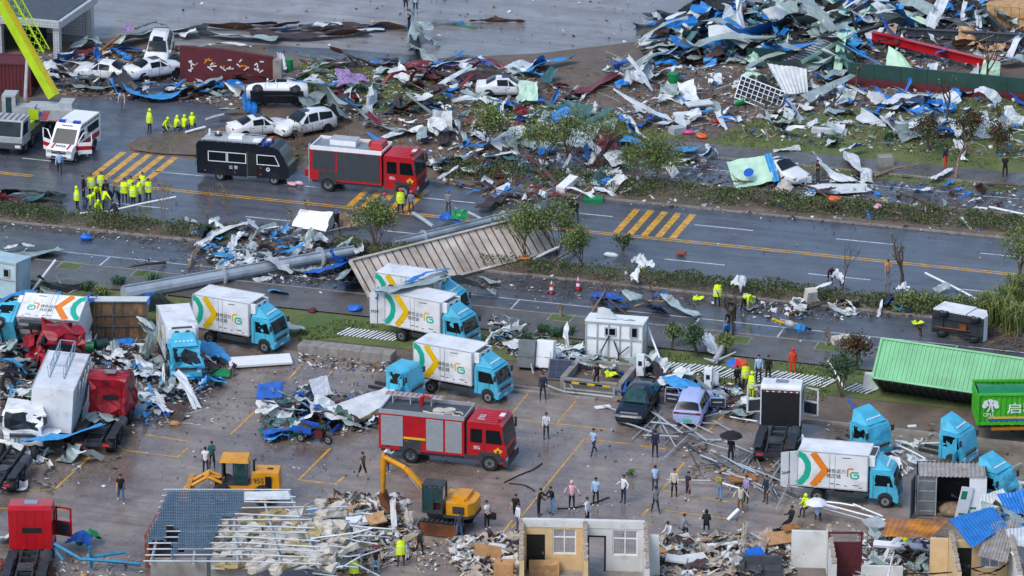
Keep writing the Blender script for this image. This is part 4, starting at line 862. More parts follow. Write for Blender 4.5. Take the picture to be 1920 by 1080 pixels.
# ---- crane
def crane():
 rz = heading((60,225),(18,262)); t = thing('mobile_crane', 'grey and lime truck crane with its lime boom raised over the wrecked cars', 'crane', G(38,268) + V((0,.6,0)), rz)
 # carrier: cab at the front (towards the camera), deck behind
 def cabf(q):
  q.prism([(1.9,.8),(3.7,.8),(3.78,1.4),(3.4,2.6),(1.9,2.65)],-1.25,1.25,0)
  for k in range(6): q.box((2.65,-1.05 + k * .42,2.66),(1.4,.06,.05),1)
 part('carrier_cab', t,['light_grey', 'mid_grey'], cabf)
 part('windscreen', t, 'glass_cab', lambda q: q.poly([(3.79,-1.12,1.5),(3.79,1.12,1.5),(3.46,1.1,2.5),(3.46,-1.1,2.5)]))
 for s in (-1,1): part('side_window', t, 'glass', lambda q: q.poly([(2.4, s * 1.256,1.5),(3.6, s * 1.256,1.5),(3.3, s * 1.256,2.4),(2.4, s * 1.256,2.4)] if s < 0 else [(2.4, s * 1.256,2.4),(3.3, s * 1.256,2.4),(3.6, s * 1.256,1.5),(2.4, s * 1.256,1.5)]))
 part('bumper', t,['steel_dark', 'c_white'], lambda q: (q.box((3.8,0,.8),(.2,2.5,.4),0), q.box((3.91,.95,.8),(.03,.4,.2),1), q.box((3.91,-.95,.8),(.03,.4,.2),1)))
 part('deck', t,['steel_dark', 'lime', 'rust'], lambda q: (q.box((-2.2,0,1.15),(8.0,2.4,.35),0), q.box((1.3,1.05,1.6),(.9,.3,.6),1), q.box((1.0,0,1.4),(1.2,1.4,.3),2), q.box((-1.6,1.18,1.0),(5.5,.06,.4),0)))
 for x in (2.7,1.2,-2.6,-4.0,-5.2):
  for s in (-1,1): wheel(t, x, s * 1.0,.55,.4)
 part('outrigger', t,['dark_grey', 'hazard_red'], lambda q: (q.box((-2.2,2.2,.8),(.35,2.0,.25),0), q.box((-2.2,3.2,.5),(.2,.2,1.2),0), q.box((-2.2,3.2,.8),(.3,.3,.2),1), q.box((1.6,-2.2,.8),(.3,1.9,.25),0)))
 # superstructure turned square to the boom
 p = bpy.data.objects.new('superstructure', None); S.collection.objects.link(p); p.parent = t; p.location = (-1.6,.1,1.4)
 img_right = YAW - rz; p.rotation_euler = (0,0, img_right + rad(-6))     # its x runs towards the right of the photograph
 part('operator_cab', p, 'light_grey', lambda q: (q.box((-1.35,-.75,1.0),(1.0,1.3,1.9)), q.box((-.15,-.9,.6),(1.4,1.0,1.0)), q.box((1.2,-.3,.75),(2.6,1.5,.5))))
 part('cab_window', p, 'glass_green', lambda q: (q.box((-1.35,-1.406,1.2),(.42,.02,1.2)), q.box((-1.865,-.75,1.2),(.02,1.0,1.2)), q.box((-.85 + .02,-.75,1.5),(.02,.8,.6))))
 part('lime_panel', p, 'lime', lambda q: q.box((.45,-1.406,.55),(.75,.03,.75)))
 def cw(q):
  q.box((2.1,-.4,.5),(2.4,2.0,.85),0); q.box((2.7,-.2,1.1),(1.0,1.4,.4),0)
  for k in range(4): q.box((1.1 + k * .13,-1.412,.5),(.07,.02,.8),1,(0, rad(25),0))
  for k in range(10): q.box((1.6 + k * .18,-1.412,.13),(.1,.02,.09),1)
  q.box((.98,-1.412,.6),(.22,.02,.4),2)
 part('counterweight', p,['light_grey', 'hazard_red', 'blue'], cw)
 # boom up and to the left
 A = V((1.7,.1,1.5)); B = V((-3.3,2.6,9.3)); d = (B - A).normalized(); B = A + d * 14
 side = d.cross(V((0,0,1))).normalized(); upv = side.cross(d)
 M = Matrix((d, side, upv)).transposed()
 bo = part('boom', p,['lime', 'chrome_yellow'], lambda q: (q.box(A + d * 5.5,(11.0,.62,.72),0, M), q.box(A + d * 5.5 + upv * .37,(10.6,.3,.04),1, M)))
 part('boom_section', bo, 'lime', lambda q: q.box(A + d * 12,(3.5,.5,.58),0, M))
 def jib(q):
  o = A + side * .8 + upv * .5; c = [o + side * (.35 * a) + upv * (.35 * b_) for a, b_ in ((-1,-1),(1,-1),(1,1),(-1,1))]
  for k in c: q.tube([k + d * 3.2, k + d * 13],.055,4)
  for i in range(16):
   for j in range(4): q.tube([c[j] + d * (3.2 + i * .61), c[(j + 1) % 4] + d * (3.2 + (i + 1) * .61)],.03,3)
  q.tube([c[0] + d * 3.2, A + d * 1.6 + side * .4],.06,4)
 part('lattice_jib', bo, 'lime', jib)
 part('ram', p, 'light_grey', lambda q: (q.tube([V((-.5,.3,.9)), A + d * 3.4 - upv * .45],.14,8), q.tube([A + d * 3.4 - upv * .45, A + d * 5.6 - upv * .4],.09,8)))
crane()
t = container_px('skip_container', 'dull red steel skip body behind the crane cab',(2,170),(-20,150),(46,153), None, None,1.3,(0,0))
shell_container(t,5.2,2.4,2.4, 'maroon')
# ---- wheel loader and digger
def loader():
 rz = heading((500,925),(380,922)); t = thing('wheel_loader', 'yellow wheel loader with open cab behind the blue tiled roof', 'loader', G(448,940) + V((0,.4,0)), rz); t.scale = (.87,.87,.87)
 part('engine_cover', t,['yellow_machine', 'black'], lambda q: (q.box((-1.75,0,1.55),(1.9,1.7,1.3),0, None,.92,.9), q.box((-1.95,.86,1.55),(.42,.04,.9),1,(rad(-4),0,0)), q.box((-2.0,-.1,2.21),(.4,.3,.02),1), q.box((0,0,1.0),(2.4,1.4,.45),0)))
 lettering('lettering', '955',.5, 'dark_grey', t,(-.92,.845,1.5),(rad(86),0, rad(180)))
 part('cab_roof', t, 'yellow_machine', lambda q: q.box((.35,0,2.98),(2.0,1.6,.2),0, None,.9,.9))
 part('cab_frame', t, 'dark_grey', lambda q: [q.box((x, y,2.1),(.1,.1,1.6)) for x in (-.5,.4,1.15) for y in (-.66,.66)] + [q.box((.3,0,1.3),(1.7,1.4,.1)), q.box((-.05,-.1,1.7),(.5,.5,.7))])
 part('window', t, 'glass_green', lambda q: (q.box((1.2,0,2.15),(.02,1.2,1.4)), q.box((-.05,.7,2.1),(.75,.02,1.4)), q.box((-.55,0,2.2),(.02,1.2,1.3))))
 part('exhaust', t, 'black', lambda q: q.tube([(-.95,.35,2.1),(-.95,.35,2.9),(-1.1,.35,3.05)],.08,6))
 part('boom', t, 'yellow_machine', lambda q: [q.tube([(1.2, y,1.3),(2.2, y,1.75),(3.4, y,1.0)],.13,6) for y in (-.5,.5)] + [q.tube([(1.4,0,1.5),(2.6,0,1.7)],.1,6), q.cyl((2.2,0,1.75),.12,1.2,8,0, 'y')])
 part('bucket', t, 'yellow_machine', lambda q: q.prism([(3.3,.3),(4.2,.1),(4.0,.35),(3.5,.5),(3.45,1.1),(3.6,1.3),(3.3,1.2)],-1.25,1.25,0))
 for x in (-1.6,1.2):
  for s in (-1,1): wheel(t, x, s * .95,.7,.5, 'yellow_machine')
loader()
def digger():
 rz = heading((850,965),(790,955)); t = thing('excavator', 'yellow excavator with grey cab digging at the rubble heap', 'excavator', G(835,990) + V((0,.3,0)), rz + rad(8))
 for s in (-1,1):
  part('track', t,['rubber', 'steel_dark'], lambda q: (q.prism([(-1.3,.1),(-1.1,.0),(1.1,.0),(1.35,.12),(1.45,.4),(1.3,.66),(-1.2,.66),(-1.4,.4)], s * .95 - .22, s * .95 + .22,0),[q.box((-1.15 + k * .29, s * .95,.68),(.16,.46,.04),1) for k in range(9)],[q.cyl((-1.0 + k * .5, s * 1.18,.3),.16,.03,8,1, 'y') for k in range(5)]))
 part('dozer_blade', t, 'rust', lambda q: q.box((.0,1.75,.45),(2.2,.1,.7),0))
 part('turntable', t, 'dark_grey', lambda q: q.cyl((0,0,.85),.6,.4,12))
 part('upper_body', t,['yellow_machine', 'dark_grey'], lambda q: (q.slab([(1.0,-1.1),(1.0,.2),(-.2,1.15),(-1.6,1.1),(-1.9,.6),(-1.9,-.6),(-1.6,-1.1)],1.0,1.15,1), q.slab([(.1,-1.1),(.1,.2),(-.3,1.1),(-1.55,1.05),(-1.85,.6),(-1.85,-.6),(-1.55,-1.05)],1.16,1.9,0), q.box((-.9,-.2,2.0),(.9,1.3,.22),0), q.box((-1.1,.5,1.96),(.3,.3,.14),0), q.box((-1.0,1.08,1.5),(.7,.03,.45),1)))
 part('cab', t, 'dark_grey', lambda q: [q.box((.55,.62,2.86),(1.25,1.0,.12))] + [q.box((x, y,2.0),(.1,.1,1.7)) for x in (-.02,.55,1.12) for y in (.17,1.07)] + [q.box((.55,.62,1.25),(1.2,.98,.2))])
 part('cab_window', t, 'glass_green', lambda q: (q.box((.83,1.08,2.05),(.46,.02,1.4)), q.box((1.14,.62,2.1),(.02,.8,1.4)), q.box((.26,1.08,2.3),(.46,.02,.9))))
 part('seat', t,['maroon', 'c_dgrey'], lambda q: (q.box((.35,.6,1.55),(.45,.45,.3),0), q.ball((.5,.6,2.0),(.16,.2,.35), mi=1)))
 def arm(q):
  a, b_, c, e = V((.9,-.35,1.4)), V((2.6,-.35,3.2)), V((3.9,-.35,3.75)), V((3.95,-.35,1.55))
  q.tube([a, b_],[.2,.24],4); q.tube([b_, c],[.24,.17],4); q.tube([c + V((0,0,.25)), c - V((0,0,.3)), e],[.13,.22,.13],4)
 part('boom', t, 'yellow_machine', arm)
 part('ram', t,['chrome', 'dark_grey'], lambda q: (q.tube([(2.3,-.35,3.3),(3.8,-.35,4.0)],.06,6,1), q.tube([(1.2,-.1,1.5),(2.3,-.1,2.8)],.06,6), q.tube([(1.2,-.6,1.5),(2.3,-.6,2.8)],.06,6)))
 part('bucket', t, 'rust', lambda q: q.prism([(3.85,1.6),(4.15,1.5),(4.0,.9),(3.5,.45),(3.0,.6),(3.15,.8),(3.5,.9),(3.7,1.2)],-.75,.05,0))
digger()
# ---- two wheelers
t = thing('motor_scooter', 'sky blue and yellow scooter lying across the parking line', 'scooter', G(1495,622) + V((0,0,.4)), heading((1470,612),(1535,630)), None,(rad(70),0))
part('body', t,['blue_sky', 'chrome_yellow', 'light_grey'], lambda q: (q.prism([(.3,-.05),(.85,.1),(.9,.45),(.6,.65),(.2,.6)],-.18,.18,0), q.box((-.1,0,-.02),(.7,.34,.1),1), q.prism([(-.4,.0),(-1.0,.2),(-1.1,.5),(-.45,.5)],-.2,.2,2), q.tube([(-.5,0,.55),(-.9,0,.9),(-1.1,.1,1.3)],.1,6,1), q.ball((-.15,.05,.7),(.4,.25,.2), mi=2), q.tube([(.7,-.35,.75),(.7,.35,.75)],.03,5,0)))
part('seat', t, 'black', lambda q: q.box((-.55,0,.58),(.7,.26,.12)))
for x in (.8,-.75): wheel(t, x,0,.24,.14, dz=-.3)
t = thing('cargo_tricycle', 'maroon cargo tricycle with blue tray beside a green barrel', 'tricycle', G(590,828), heading((560,818),(620,830)))
part('tray', t,['blue', 'maroon'], lambda q: (q.box((-.6,0,.65),(1.3,1.0,.08),0), q.box((-.6,.5,.85),(1.3,.05,.35),0), q.box((-.6,-.5,.85),(1.3,.05,.35),0)))
part('body', t,['maroon', 'black'], lambda q: (q.box((.35,0,.6),(.6,.4,.45),0), q.box((.3,0,.9),(.6,.34,.12),1), q.tube([(.7,0,.5),(.85,0,1.1)],.05,6,1), q.tube([(.8,-.35,1.1),(.8,.35,1.1)],.03,5,1)))
wheel(t,.95,0,.28,.12); wheel(t,-.7,.45,.28,.12); wheel(t,-.7,-.45,.28,.12)
# ------------------------------------------------------------------ people: one skinned body each, limbs posed joint by joint
def limb(p, d, l): return p + d * l
def figure(pose):
 """joints of a 1.72 m person facing +x; returns points, edges, radii and the group of every point"""
 g = dict(lean=0, hip=.93, ll=(0,0), lr=(0,0), al=(5,8,10), ar=(5,8,10), coat=1.0, spread=4, head=0); g.update(pose)
 pts = []; ed = []; rr = []; gp = []
 def add(p, r, grp, par=None):
  pts.append(V(p)); rr.append(r); gp.append(grp)
  if par is not None: ed.append((par, len(pts) - 1))
  return len(pts) - 1
 L = rad(g['lean']); up = V((math.sin(L),0, math.cos(L))); fw = V((math.cos(L),0,-math.sin(L))); k = g['coat']
 pel = add((0,0, g['hip']),.135 * k,1); wa = add(pts[pel] + up * .17,.125 * k,1, pel); ch = add(pts[wa] + up * .22,.15 * k,1, wa); nb = add(pts[ch] + up * .13,.085 * k,1, ch)
 hd = rad(g['lean'] * .5 + g['head']); hu = V((math.sin(hd),0, math.cos(hd))); nk = add(pts[nb] + hu * .07,.055,0, nb); h0 = add(pts[nk] + hu * .09,.088,0, nk); h1 = add(pts[h0] + hu * .1 + V((.01,0,0)),.085,4, h0)
 hands = []
 for s, a in ((1, g['al']),(-1, g['ar'])):
  sh = add(pts[ch] + up * .09 + V((0, s * .175,0)),.068 * k,1, ch); sw, ab, el = (rad(x) for x in a)
  d = -up * math.cos(sw) + fw * math.sin(sw); d = (d * math.cos(ab) + V((0, s * math.sin(ab),0))).normalized(); e = add(limb(pts[sh], d,.29),.05 * k, g.get('sleeve',1), sh)
  d2 = -up * math.cos(sw + el) + fw * math.sin(sw + el); d2 = (d2 * math.cos(ab * .6) + V((0, s * math.sin(ab * .6),0))).normalized(); w = add(limb(pts[e], d2,.25),.034, g.get('sleeve',1), e); hands.append((pts[w], d2, s)); add(limb(pts[w], d2,.06),.034,0, w)
 for s, a in ((1, g['ll']),(-1, g['lr'])):
  hp = add(pts[pel] + V((0, s * .095,-.06)),.092,2, pel); th, kn = rad(a[0]), rad(a[1]); sp = rad(g['spread']) * s
  d = V((math.sin(th), math.sin(sp),-math.cos(th))).normalized(); q = add(limb(pts[hp], d,.41),.064,2, hp); d2 = V((math.sin(th - kn), math.sin(sp) * .5,-math.cos(th - kn))).normalized()
  c = add(limb(pts[q], d2,.2),.056, g.get('shin',2), q); an = add(limb(pts[c], d2,.2),.038, g.get('shin',2), c); ft = V((math.cos(min(0, th - kn) * .3), s * .2,-.12)); f = add(pts[an] + V((.03,0,-.04)),.042,3, an); add(pts[f] + V((.12, s * .03,-.015)),.036,3, f)
 return pts, ed, rr, gp, hands,(pts[h0], hu)
POSES = dict(
 stand=dict(), feet=dict(spread=7, al=(2,10,6), ar=(8,9,15)), walk=dict(ll=(24,8), lr=(-20,18), al=(-18,8,15), ar=(22,8,20), lean=4, hip=.9), stride=dict(ll=(30,6), lr=(-26,25), al=(-26,8,20), ar=(28,8,25), lean=5, hip=.88),
 phone=dict(al=(30,5,105), ar=(5,8,10), head=12), reach=dict(al=(60,10,20), ar=(50,10,35), lean=12, head=5), point=dict(al=(5,6,8), ar=(85,20,0)), arms=dict(al=(40,70,10), ar=(35,60,15), lean=25, head=0, hip=.88, ll=(12,18), lr=(-8,12)),
 hips=dict(al=(-15,38,70), ar=(-15,38,70)), fold=dict(al=(28,6,85), ar=(28,6,80)), behind=dict(al=(-25,6,-25), ar=(-25,6,-25)), bend=dict(lean=68, hip=.84, ll=(8,14), lr=(-4,12), al=(70,6,8), ar=(62,8,12), head=10), bend2=dict(lean=45, hip=.86, ll=(14,20), lr=(-6,14), al=(48,8,15), ar=(40,12,20)),
 crouch=dict(lean=38, hip=.42, ll=(82,132), lr=(70,128), al=(55,10,15), ar=(50,12,20), head=10), squat=dict(lean=22, hip=.38, ll=(88,138), lr=(84,136), al=(40,12,50), ar=(40,12,50), spread=12), sit=dict(lean=8, hip=.5, ll=(84,80), lr=(78,70), al=(30,8,50), ar=(30,8,55), head=14), sitlow=dict(lean=20, hip=.3, ll=(70,60), lr=(78,75), al=(45,8,40), ar=(40,8,40), head=20),
 recline=dict(lean=-14, hip=.45, ll=(72,30), lr=(66,22), al=(20,8,60), ar=(20,8,60), head=20), umbrella=dict(al=(35,5,95), ar=(5,6,8)), carry=dict(al=(5,8,8), ar=(28,8,62)))
BODY = {}
def body_mesh(pose, coat, shorts, bare):
 key = (pose, coat, shorts, bare)
 if key in BODY: return BODY[key]
 pd = dict(POSES[pose]); pd['coat'] = coat
 if shorts: pd['shin'] = 0
 if bare: pd['sleeve'] = 0
 pts, ed, rr, gp, hands, head = figure(pd); low = min(p.z - r for p, r in zip(pts, rr)); dz = V((0,0,-low + .0)); pts = [p + dz for p in pts]
 me = bpy.data.meshes.new('person'); me.from_pydata([tuple(p) for p in pts], ed,[]); o = bpy.data.objects.new('tmp', me); S.collection.objects.link(o)
 o.modifiers.new('s', 'SKIN').use_smooth_shade = True
 for i, r in enumerate(rr): me.skin_vertices[0].data[i].radius = (r, r); me.skin_vertices[0].data[i].use_root = (i == 0)
 o.modifiers.new('u', 'SUBSURF').levels = 1
 out = bpy.data.meshes.new_from_object(o.evaluated_get(bpy.context.evaluated_depsgraph_get())); bpy.data.objects.remove(o)
 q = MB(); q.v = [tuple(v.co) for v in out.vertices]
 segs = [(a, b) for a, b in ed]
 for p in out.polygons:
  c = p.center; best = min(range(len(pts)), key=lambda i: (pts[i] - c).length_squared - rr[i] ** 2 * .6); m = gp[best]
  if m == 0 and best in (5,6) and c.x < pts[5].x - .02: m = 4
  q.f.append(list(p.vertices)); q.m.append(m); q.sm.append(True)
 h, hu = head[0] + dz, head[1]
 q.tube([h + V((.075,0,-.01)), h + V((.115,0,-.03))],[.014,.02],4,0); 
 for s in (-1,1): q.ball(h + V((.0, s * .088,0)),(.02,.012,.032),5,3,0); q.box(h + V((.083, s * .034,.022)),(.012,.024,.012),4)
 q.box(h + V((.082,0,-.06)),(.01,.045,.01),4)
 for w, d, s in hands:
  w = w + dz; a = d.cross(V((0,0,1))); a = a.normalized() if a.length > .1 else V((1,0,0))
  q.tube([w + d * .03, w + d * .11],[.028,.034],6,0)
  for k in range(4):
   b0 = w + d * .1 + a * (-.024 + .016 * k); q.tube([b0, b0 + d * (.045 - .006 * abs(k - 1.4)), b0 + d * (.075 - .01 * abs(k - 1.4)) + V((0,-s * .02,0))],[.009,.009,.006],4,0)
  q.tube([w + d * .05 + a * .028, w + d * .08 + a * .05, w + d * .11 + a * .048],[.012,.011,.007],4,0)
 BODY[key] = (q, h, hu, pts); return BODY[key]
MESHC = {}
def person(px, label, top='c_black', bot='c_navy', pose='stand', look=(0,1), hair='hair', shoe='c_black', coat=1.0, shorts=False, bare=False, group=None, z=0., hat=None, sc=1.0, cape=False, hood=None, stripes=False):
 """px: pixel of the feet; look: direction faced in the photograph (right, down)"""
 q, h, hu, pts = body_mesh(pose, coat, shorts, bare); k = (pose, coat, shorts, bare, top, bot, hair, shoe)
 if k not in MESHC:
  o = q.build('person',['skin', top, bot, shoe, hair]); MESHC[k] = o.data; bpy.data.objects.remove(o)
 ang = math.atan2(-look[1] / .34, look[0]) + YAW
 o = bpy.data.objects.new('person', MESHC[k]); S.collection.objects.link(o); o.location = G(*px) + V((0,0, z)); o.rotation_euler = (0,0, ang); sc *= U(.96,1.03); o.scale = (sc, sc, sc * U(.98,1.03)); tag(o, label, 'person', group)
 if hat or hood:
  c = MB()
  if hat: c.ball(h + hu * .075,(.125,.115,.1),8,4,0); c.slab([(h.x + .17 * math.cos(t), h.y + .13 * math.sin(t)) for t in [i * math.pi / 5 for i in range(10)]], h.z + .05, h.z + .065)
  else: c.ball(h + hu * .03 - V((.025,0,0)),(.125,.12,.15),8,5,0)
  c.build('helmet' if hat else 'hood', hat or hood, o)
 else:
  c = MB(); c.ball(h + hu * .055 - V((.018,0,0)),(.105,.1,.095),8,4,0); c.build('hair', hair if hair != 'hivis' else 'hair', o)
 if cape:
  c = MB(); a = pts[0]; b_ = pts[2]; d = (b_ - a)
  n = 10; rings = []
  for f, r in ((-.55,.27),(-.1,.26),(.5,.25),(.95,.2),(1.25,.11)): rings.append([a + d * f + V((r * .8 * math.cos(2 * math.pi * i / n), r * 1.12 * math.sin(2 * math.pi * i / n),0)) for i in range(n)])
  c.add([p for r_ in rings for p in r_],[(i * n + j, i * n + (j + 1) % n,(i + 1) * n + (j + 1) % n,(i + 1) * n + j) for i in range(4) for j in range(n)],0, True)
  for f in (.15,.55):
   r = .272; ring = [a + d * f + V((r * .82 * math.cos(2 * math.pi * i / n), r * 1.14 * math.sin(2 * math.pi * i / n),0)) for i in range(n)]; c.add(ring + [p + V((0,0,.045)) for p in ring],[(j,(j + 1) % n, n + (j + 1) % n, n + j) for j in range(n)],1, True)
  c.build('coat',[top, 'c_white' if stripes else top], o)
 return o
RES = 'rescuers in yellow around the stretcher'
def yel(px, label, pose='stand', look=(0,1), bot='c_navy', hood=True, group=RES, **k): return person(px, label, 'hivis', bot, pose, look, coat=1.18, cape=pose in ('stand', 'feet', 'walk', 'hips', 'fold', 'behind'), stripes=True, hood='hivis' if hood else None, group=group, **k)
for a in [((281,248), 'rescuer in yellow coat standing at the grassy kerb end with hood up', 'stand',(-1,.3)), ]: yel(*a, group='rescuers in yellow at the kerb end')
for a in [((307,248), 'rescuer in yellow doubled over beside the standing hooded one', 'crouch',(1,.2)),((329,247), 'rescuer in yellow squatting second from the standing one', 'squat',(1,-.4)),((345,246), 'rescuer in yellow squatting third along the kerb', 'squat',(.6,-1)),((360,243), 'rescuer in yellow squatting at the end of the kerb row', 'squat',(.2,-1))]: yel(*a, group='rescuers in yellow at the kerb end')
for a in [((172,370), 'rescuer in yellow with dark cap standing behind the man in black', 'stand',(.5,1), 'c_navy', False),((190,366), 'rescuer in yellow with dark hair, arm lowered, back of the first cluster', 'feet',(.4,1), 'c_navy', False),((184,382), 'rescuer in yellow bending in the middle of the first cluster', 'bend2',(.3,1), 'c_navy', False),
          ((145,393), 'rescuer in yellow seen from behind at the edge of the hedge', 'stand',(1,-.2)),((166,394), 'rescuer in yellow stooping by the hedge with head down', 'bend',(1,.3)),((194,396), 'rescuer in yellow stretching both arms towards the stretcher', 'arms',(1,-.2), 'c_navy', False),((182,402), 'rescuer in yellow crouching lowest in front of the hedge', 'crouch',(.7,.6)),
          ((234,380), 'rescuer in yellow, stout, at the near edge of the second cluster', 'fold',(-.6,.6), 'c_navy', False),((250,386), 'rescuer in yellow with white band, centre of the second cluster', 'behind',(-.6,.4), 'c_navy', False),((246,374), 'rescuer in yellow half hidden behind two others', 'stand',(0,1), 'c_navy', False),((262,381), 'rescuer in yellow bareheaded looking left in the second cluster', 'fold',(-1,.1), 'c_navy', False),
          ((268,366), 'rescuer in yellow with black trousers standing farthest back', 'feet',(-.5,.6), 'c_black', False),((279,378), 'rescuer in yellow facing away with striped trouser bands', 'stand',(-.2,-1), 'c_navy', False)]: yel(*a)
for a in [((157,374), 'police officer in black uniform standing apart from the yellow coats', 'stand',(1,.1)),((210,388), 'man in black bent towards the stretcher', 'bend2',(-1,.2)),((224,388), 'man in black leaning over beside the yellow cluster', 'bend2',(-1,.3)),((220,408), 'man in black crouching over the grey frame by the hedge', 'crouch',(-1,-.2)),((199,366), 'man with yellow vest squatting between the yellow coats', 'squat',(0,1))]: person(a[0], a[1], 'c_navy', 'c_black', a[2], a[3], group='men in black around the stretcher')
yel((751,400), 'worker in open yellow jacket and pink helmet in front of the fire engine', 'feet',(0,1), 'c_black', False, None, hat='h_pink')
person((771,401), 'worker in grey with pink helmet beside the yellow jacket', 'c_grey', 'c_dgrey', 'feet',(-.3,1), hat='h_pink', shoe='c_white')
person((722,408), 'worker in grey with pink helmet half behind the bushy shrub', 'c_grey', 'c_grey', 'walk',(-1,.4), hat='h_pink')
person((631,437), 'worker in black with blue helmet beside the brown cloth', 'c_black', 'c_black', 'walk',(.8,.5), hat='h_blue')
person((841,402), 'worker in grey green with blue helmet behind the steel pole', 'c_grey', 'c_dgrey', 'stand',(-.6,1), hat='h_blue')
person((1071,412), 'man in black walking behind another on the open road', 'c_black', 'c_black', 'walk',(.8,.8)); person((1079,414), 'man in black with dark bag walking down the open road', 'c_black', 'c_black', 'stride',(.5,1))
person((1533,344), 'young man in black shirt and jeans beside the twisted pale sheet', 'c_black', 'c_dgrey', 'phone',(-1,.2), bare=True, shoe='c_white'); person((1772,318), 'man in orange trousers and navy top at the broken tree', 'c_navy', 'c_orange', 'feet',(-1,-.3)); person((1884,334), 'man in black on the far pavement looking down', 'c_black', 'c_black', 'fold',(-.4,1), shoe='c_brown')
person((1556,532), 'person in maroon jacket bending over the hedge', 'c_maroon', 'c_navy', 'bend',(.3,1)); person((1664,533), 'shirtless man in grey shorts with a bag at the road edge', 'skin', 'c_grey', 'phone',(.8,.6), shorts=True, bare=True)
yel((1345,575), 'police officer in yellow coat standing on the side road', 'stand',(-.2,-1), 'c_black', False, None); yel((1394,584), 'rescuer in yellow bent over behind the bare trunk', 'bend',(1,.2), 'c_black', False, None)
person((1370,622), 'man in black crouching at the left of the tree trunk', 'c_black', 'c_black', 'bend2',(-.8,.6)); person((1377,600), 'man in black hidden behind the tree trunk on the kerb', 'c_black', 'c_black', 'bend2',(-.6,.2)); person((1361,643), 'man in blue with yellow vest bending by the fallen trunk', 'blue_sky', 'c_navy', 'bend2',(.4,.8))
person((1486,703), 'firefighter in red suit and helmet on the fallen fence', 'c_orange', 'c_orange', 'stand',(.1,-1), hat='h_red', shoe='c_black', coat=1.15)
person((1382,724), 'person in black under the rainbow umbrella', 'c_black', 'c_black', 'sit',(.2,1)); yel((1398,728), 'person in yellow green coat and red helmet beside the rainbow umbrella', 'feet',(.6,.8), 'c_black', False, None, hat='h_red'); yel((1409,748), 'person in long yellow raincoat beside the white tractor cab', 'stand',(-1,.3), 'hivis', True, None); person((1422,716), 'person in light blue behind the open lorry door', 'c_lblue', 'c_navy', 'stand',(0,1)); person((1440,716), 'person in black behind the white tractor roof', 'c_black', 'c_black', 'stand',(0,1))
person((1018,750), 'man in black suit with blue tie standing by the planter', 'c_navy', 'c_navy', 'feet',(.1,1)); person((1120,733), 'young man in black sitting on the planter rail', 'c_black', 'c_black', 'sit',(-.6,1), bare=True, z=.5)
person((1024,823), 'man in white shirt with a phone to his ear', 'c_white', 'c_navy', 'phone',(.6,.9)); person((1113,852), 'police officer in light blue shirt walking left', 'c_lblue', 'c_navy', 'walk',(-1,.3), bare=True); person((1228,858), 'man in black jacket standing with hands behind his back', 'c_navy', 'c_navy', 'behind',(.1,-1)); person((1370,869), 'person under the black umbrella', 'c_black', 'c_black', 'umbrella',(.4,-1), shoe='c_white')
person((680,897), 'man in floral shirt and shorts walking right', 'c_floral', 'c_black', 'walk',(1,.4), shorts=True, bare=True); person((726,887), 'woman in white top and jeans at the tail of the fire engine', 'c_white', 'c_jeans', 'phone',(.8,.2), shoe='c_white')
person((386,889), 'man in white shirt facing the loader', 'c_white', 'c_navy', 'stand',(.3,-1), bare=True); person((398,878), 'man in teal jacket beside the man in white', 'c_teal', 'c_black', 'phone',(-.3,1)); person((227,942), 'man in black shirt walking alone across the wet lot', 'c_black', 'c_jeans', 'walk',(.4,1), bare=True, shoe='c_white')
person((913,991), 'young man in white shirt carrying a black case', 'c_white', 'c_black', 'carry',(.9,.3), shoe='c_white', bare=True); person((787,1041), 'young man in grey shirt walking past the rubble', 'c_dgrey', 'c_black', 'walk',(.6,.8), bare=True, shoe='c_white'); person((861,1011), 'man in dark vest and jeans behind the excavator', 'c_dgrey', 'c_jeans', 'feet',(-.3,-1)); person((705,1076), 'man in red cap and black shirt on the rubble edge', 'c_black', 'c_ljeans', 'feet',(.1,-1), bare=True, hat='h_red')
yel((752,1062), 'worker in yellow jacket walking beside the rubble heap', 'feet',(-.6,-.6), 'c_dgrey', False, None); yel((608,1092), 'worker in yellow vest at the foot of the collapsed roof', 'stand',(0,-1), 'c_navy', False, None); yel((664,1096), 'worker in yellow vest with white shoulders below the rubble', 'stand',(0,-1), 'c_navy', False, None)
PL = 'people strung out across the lot'
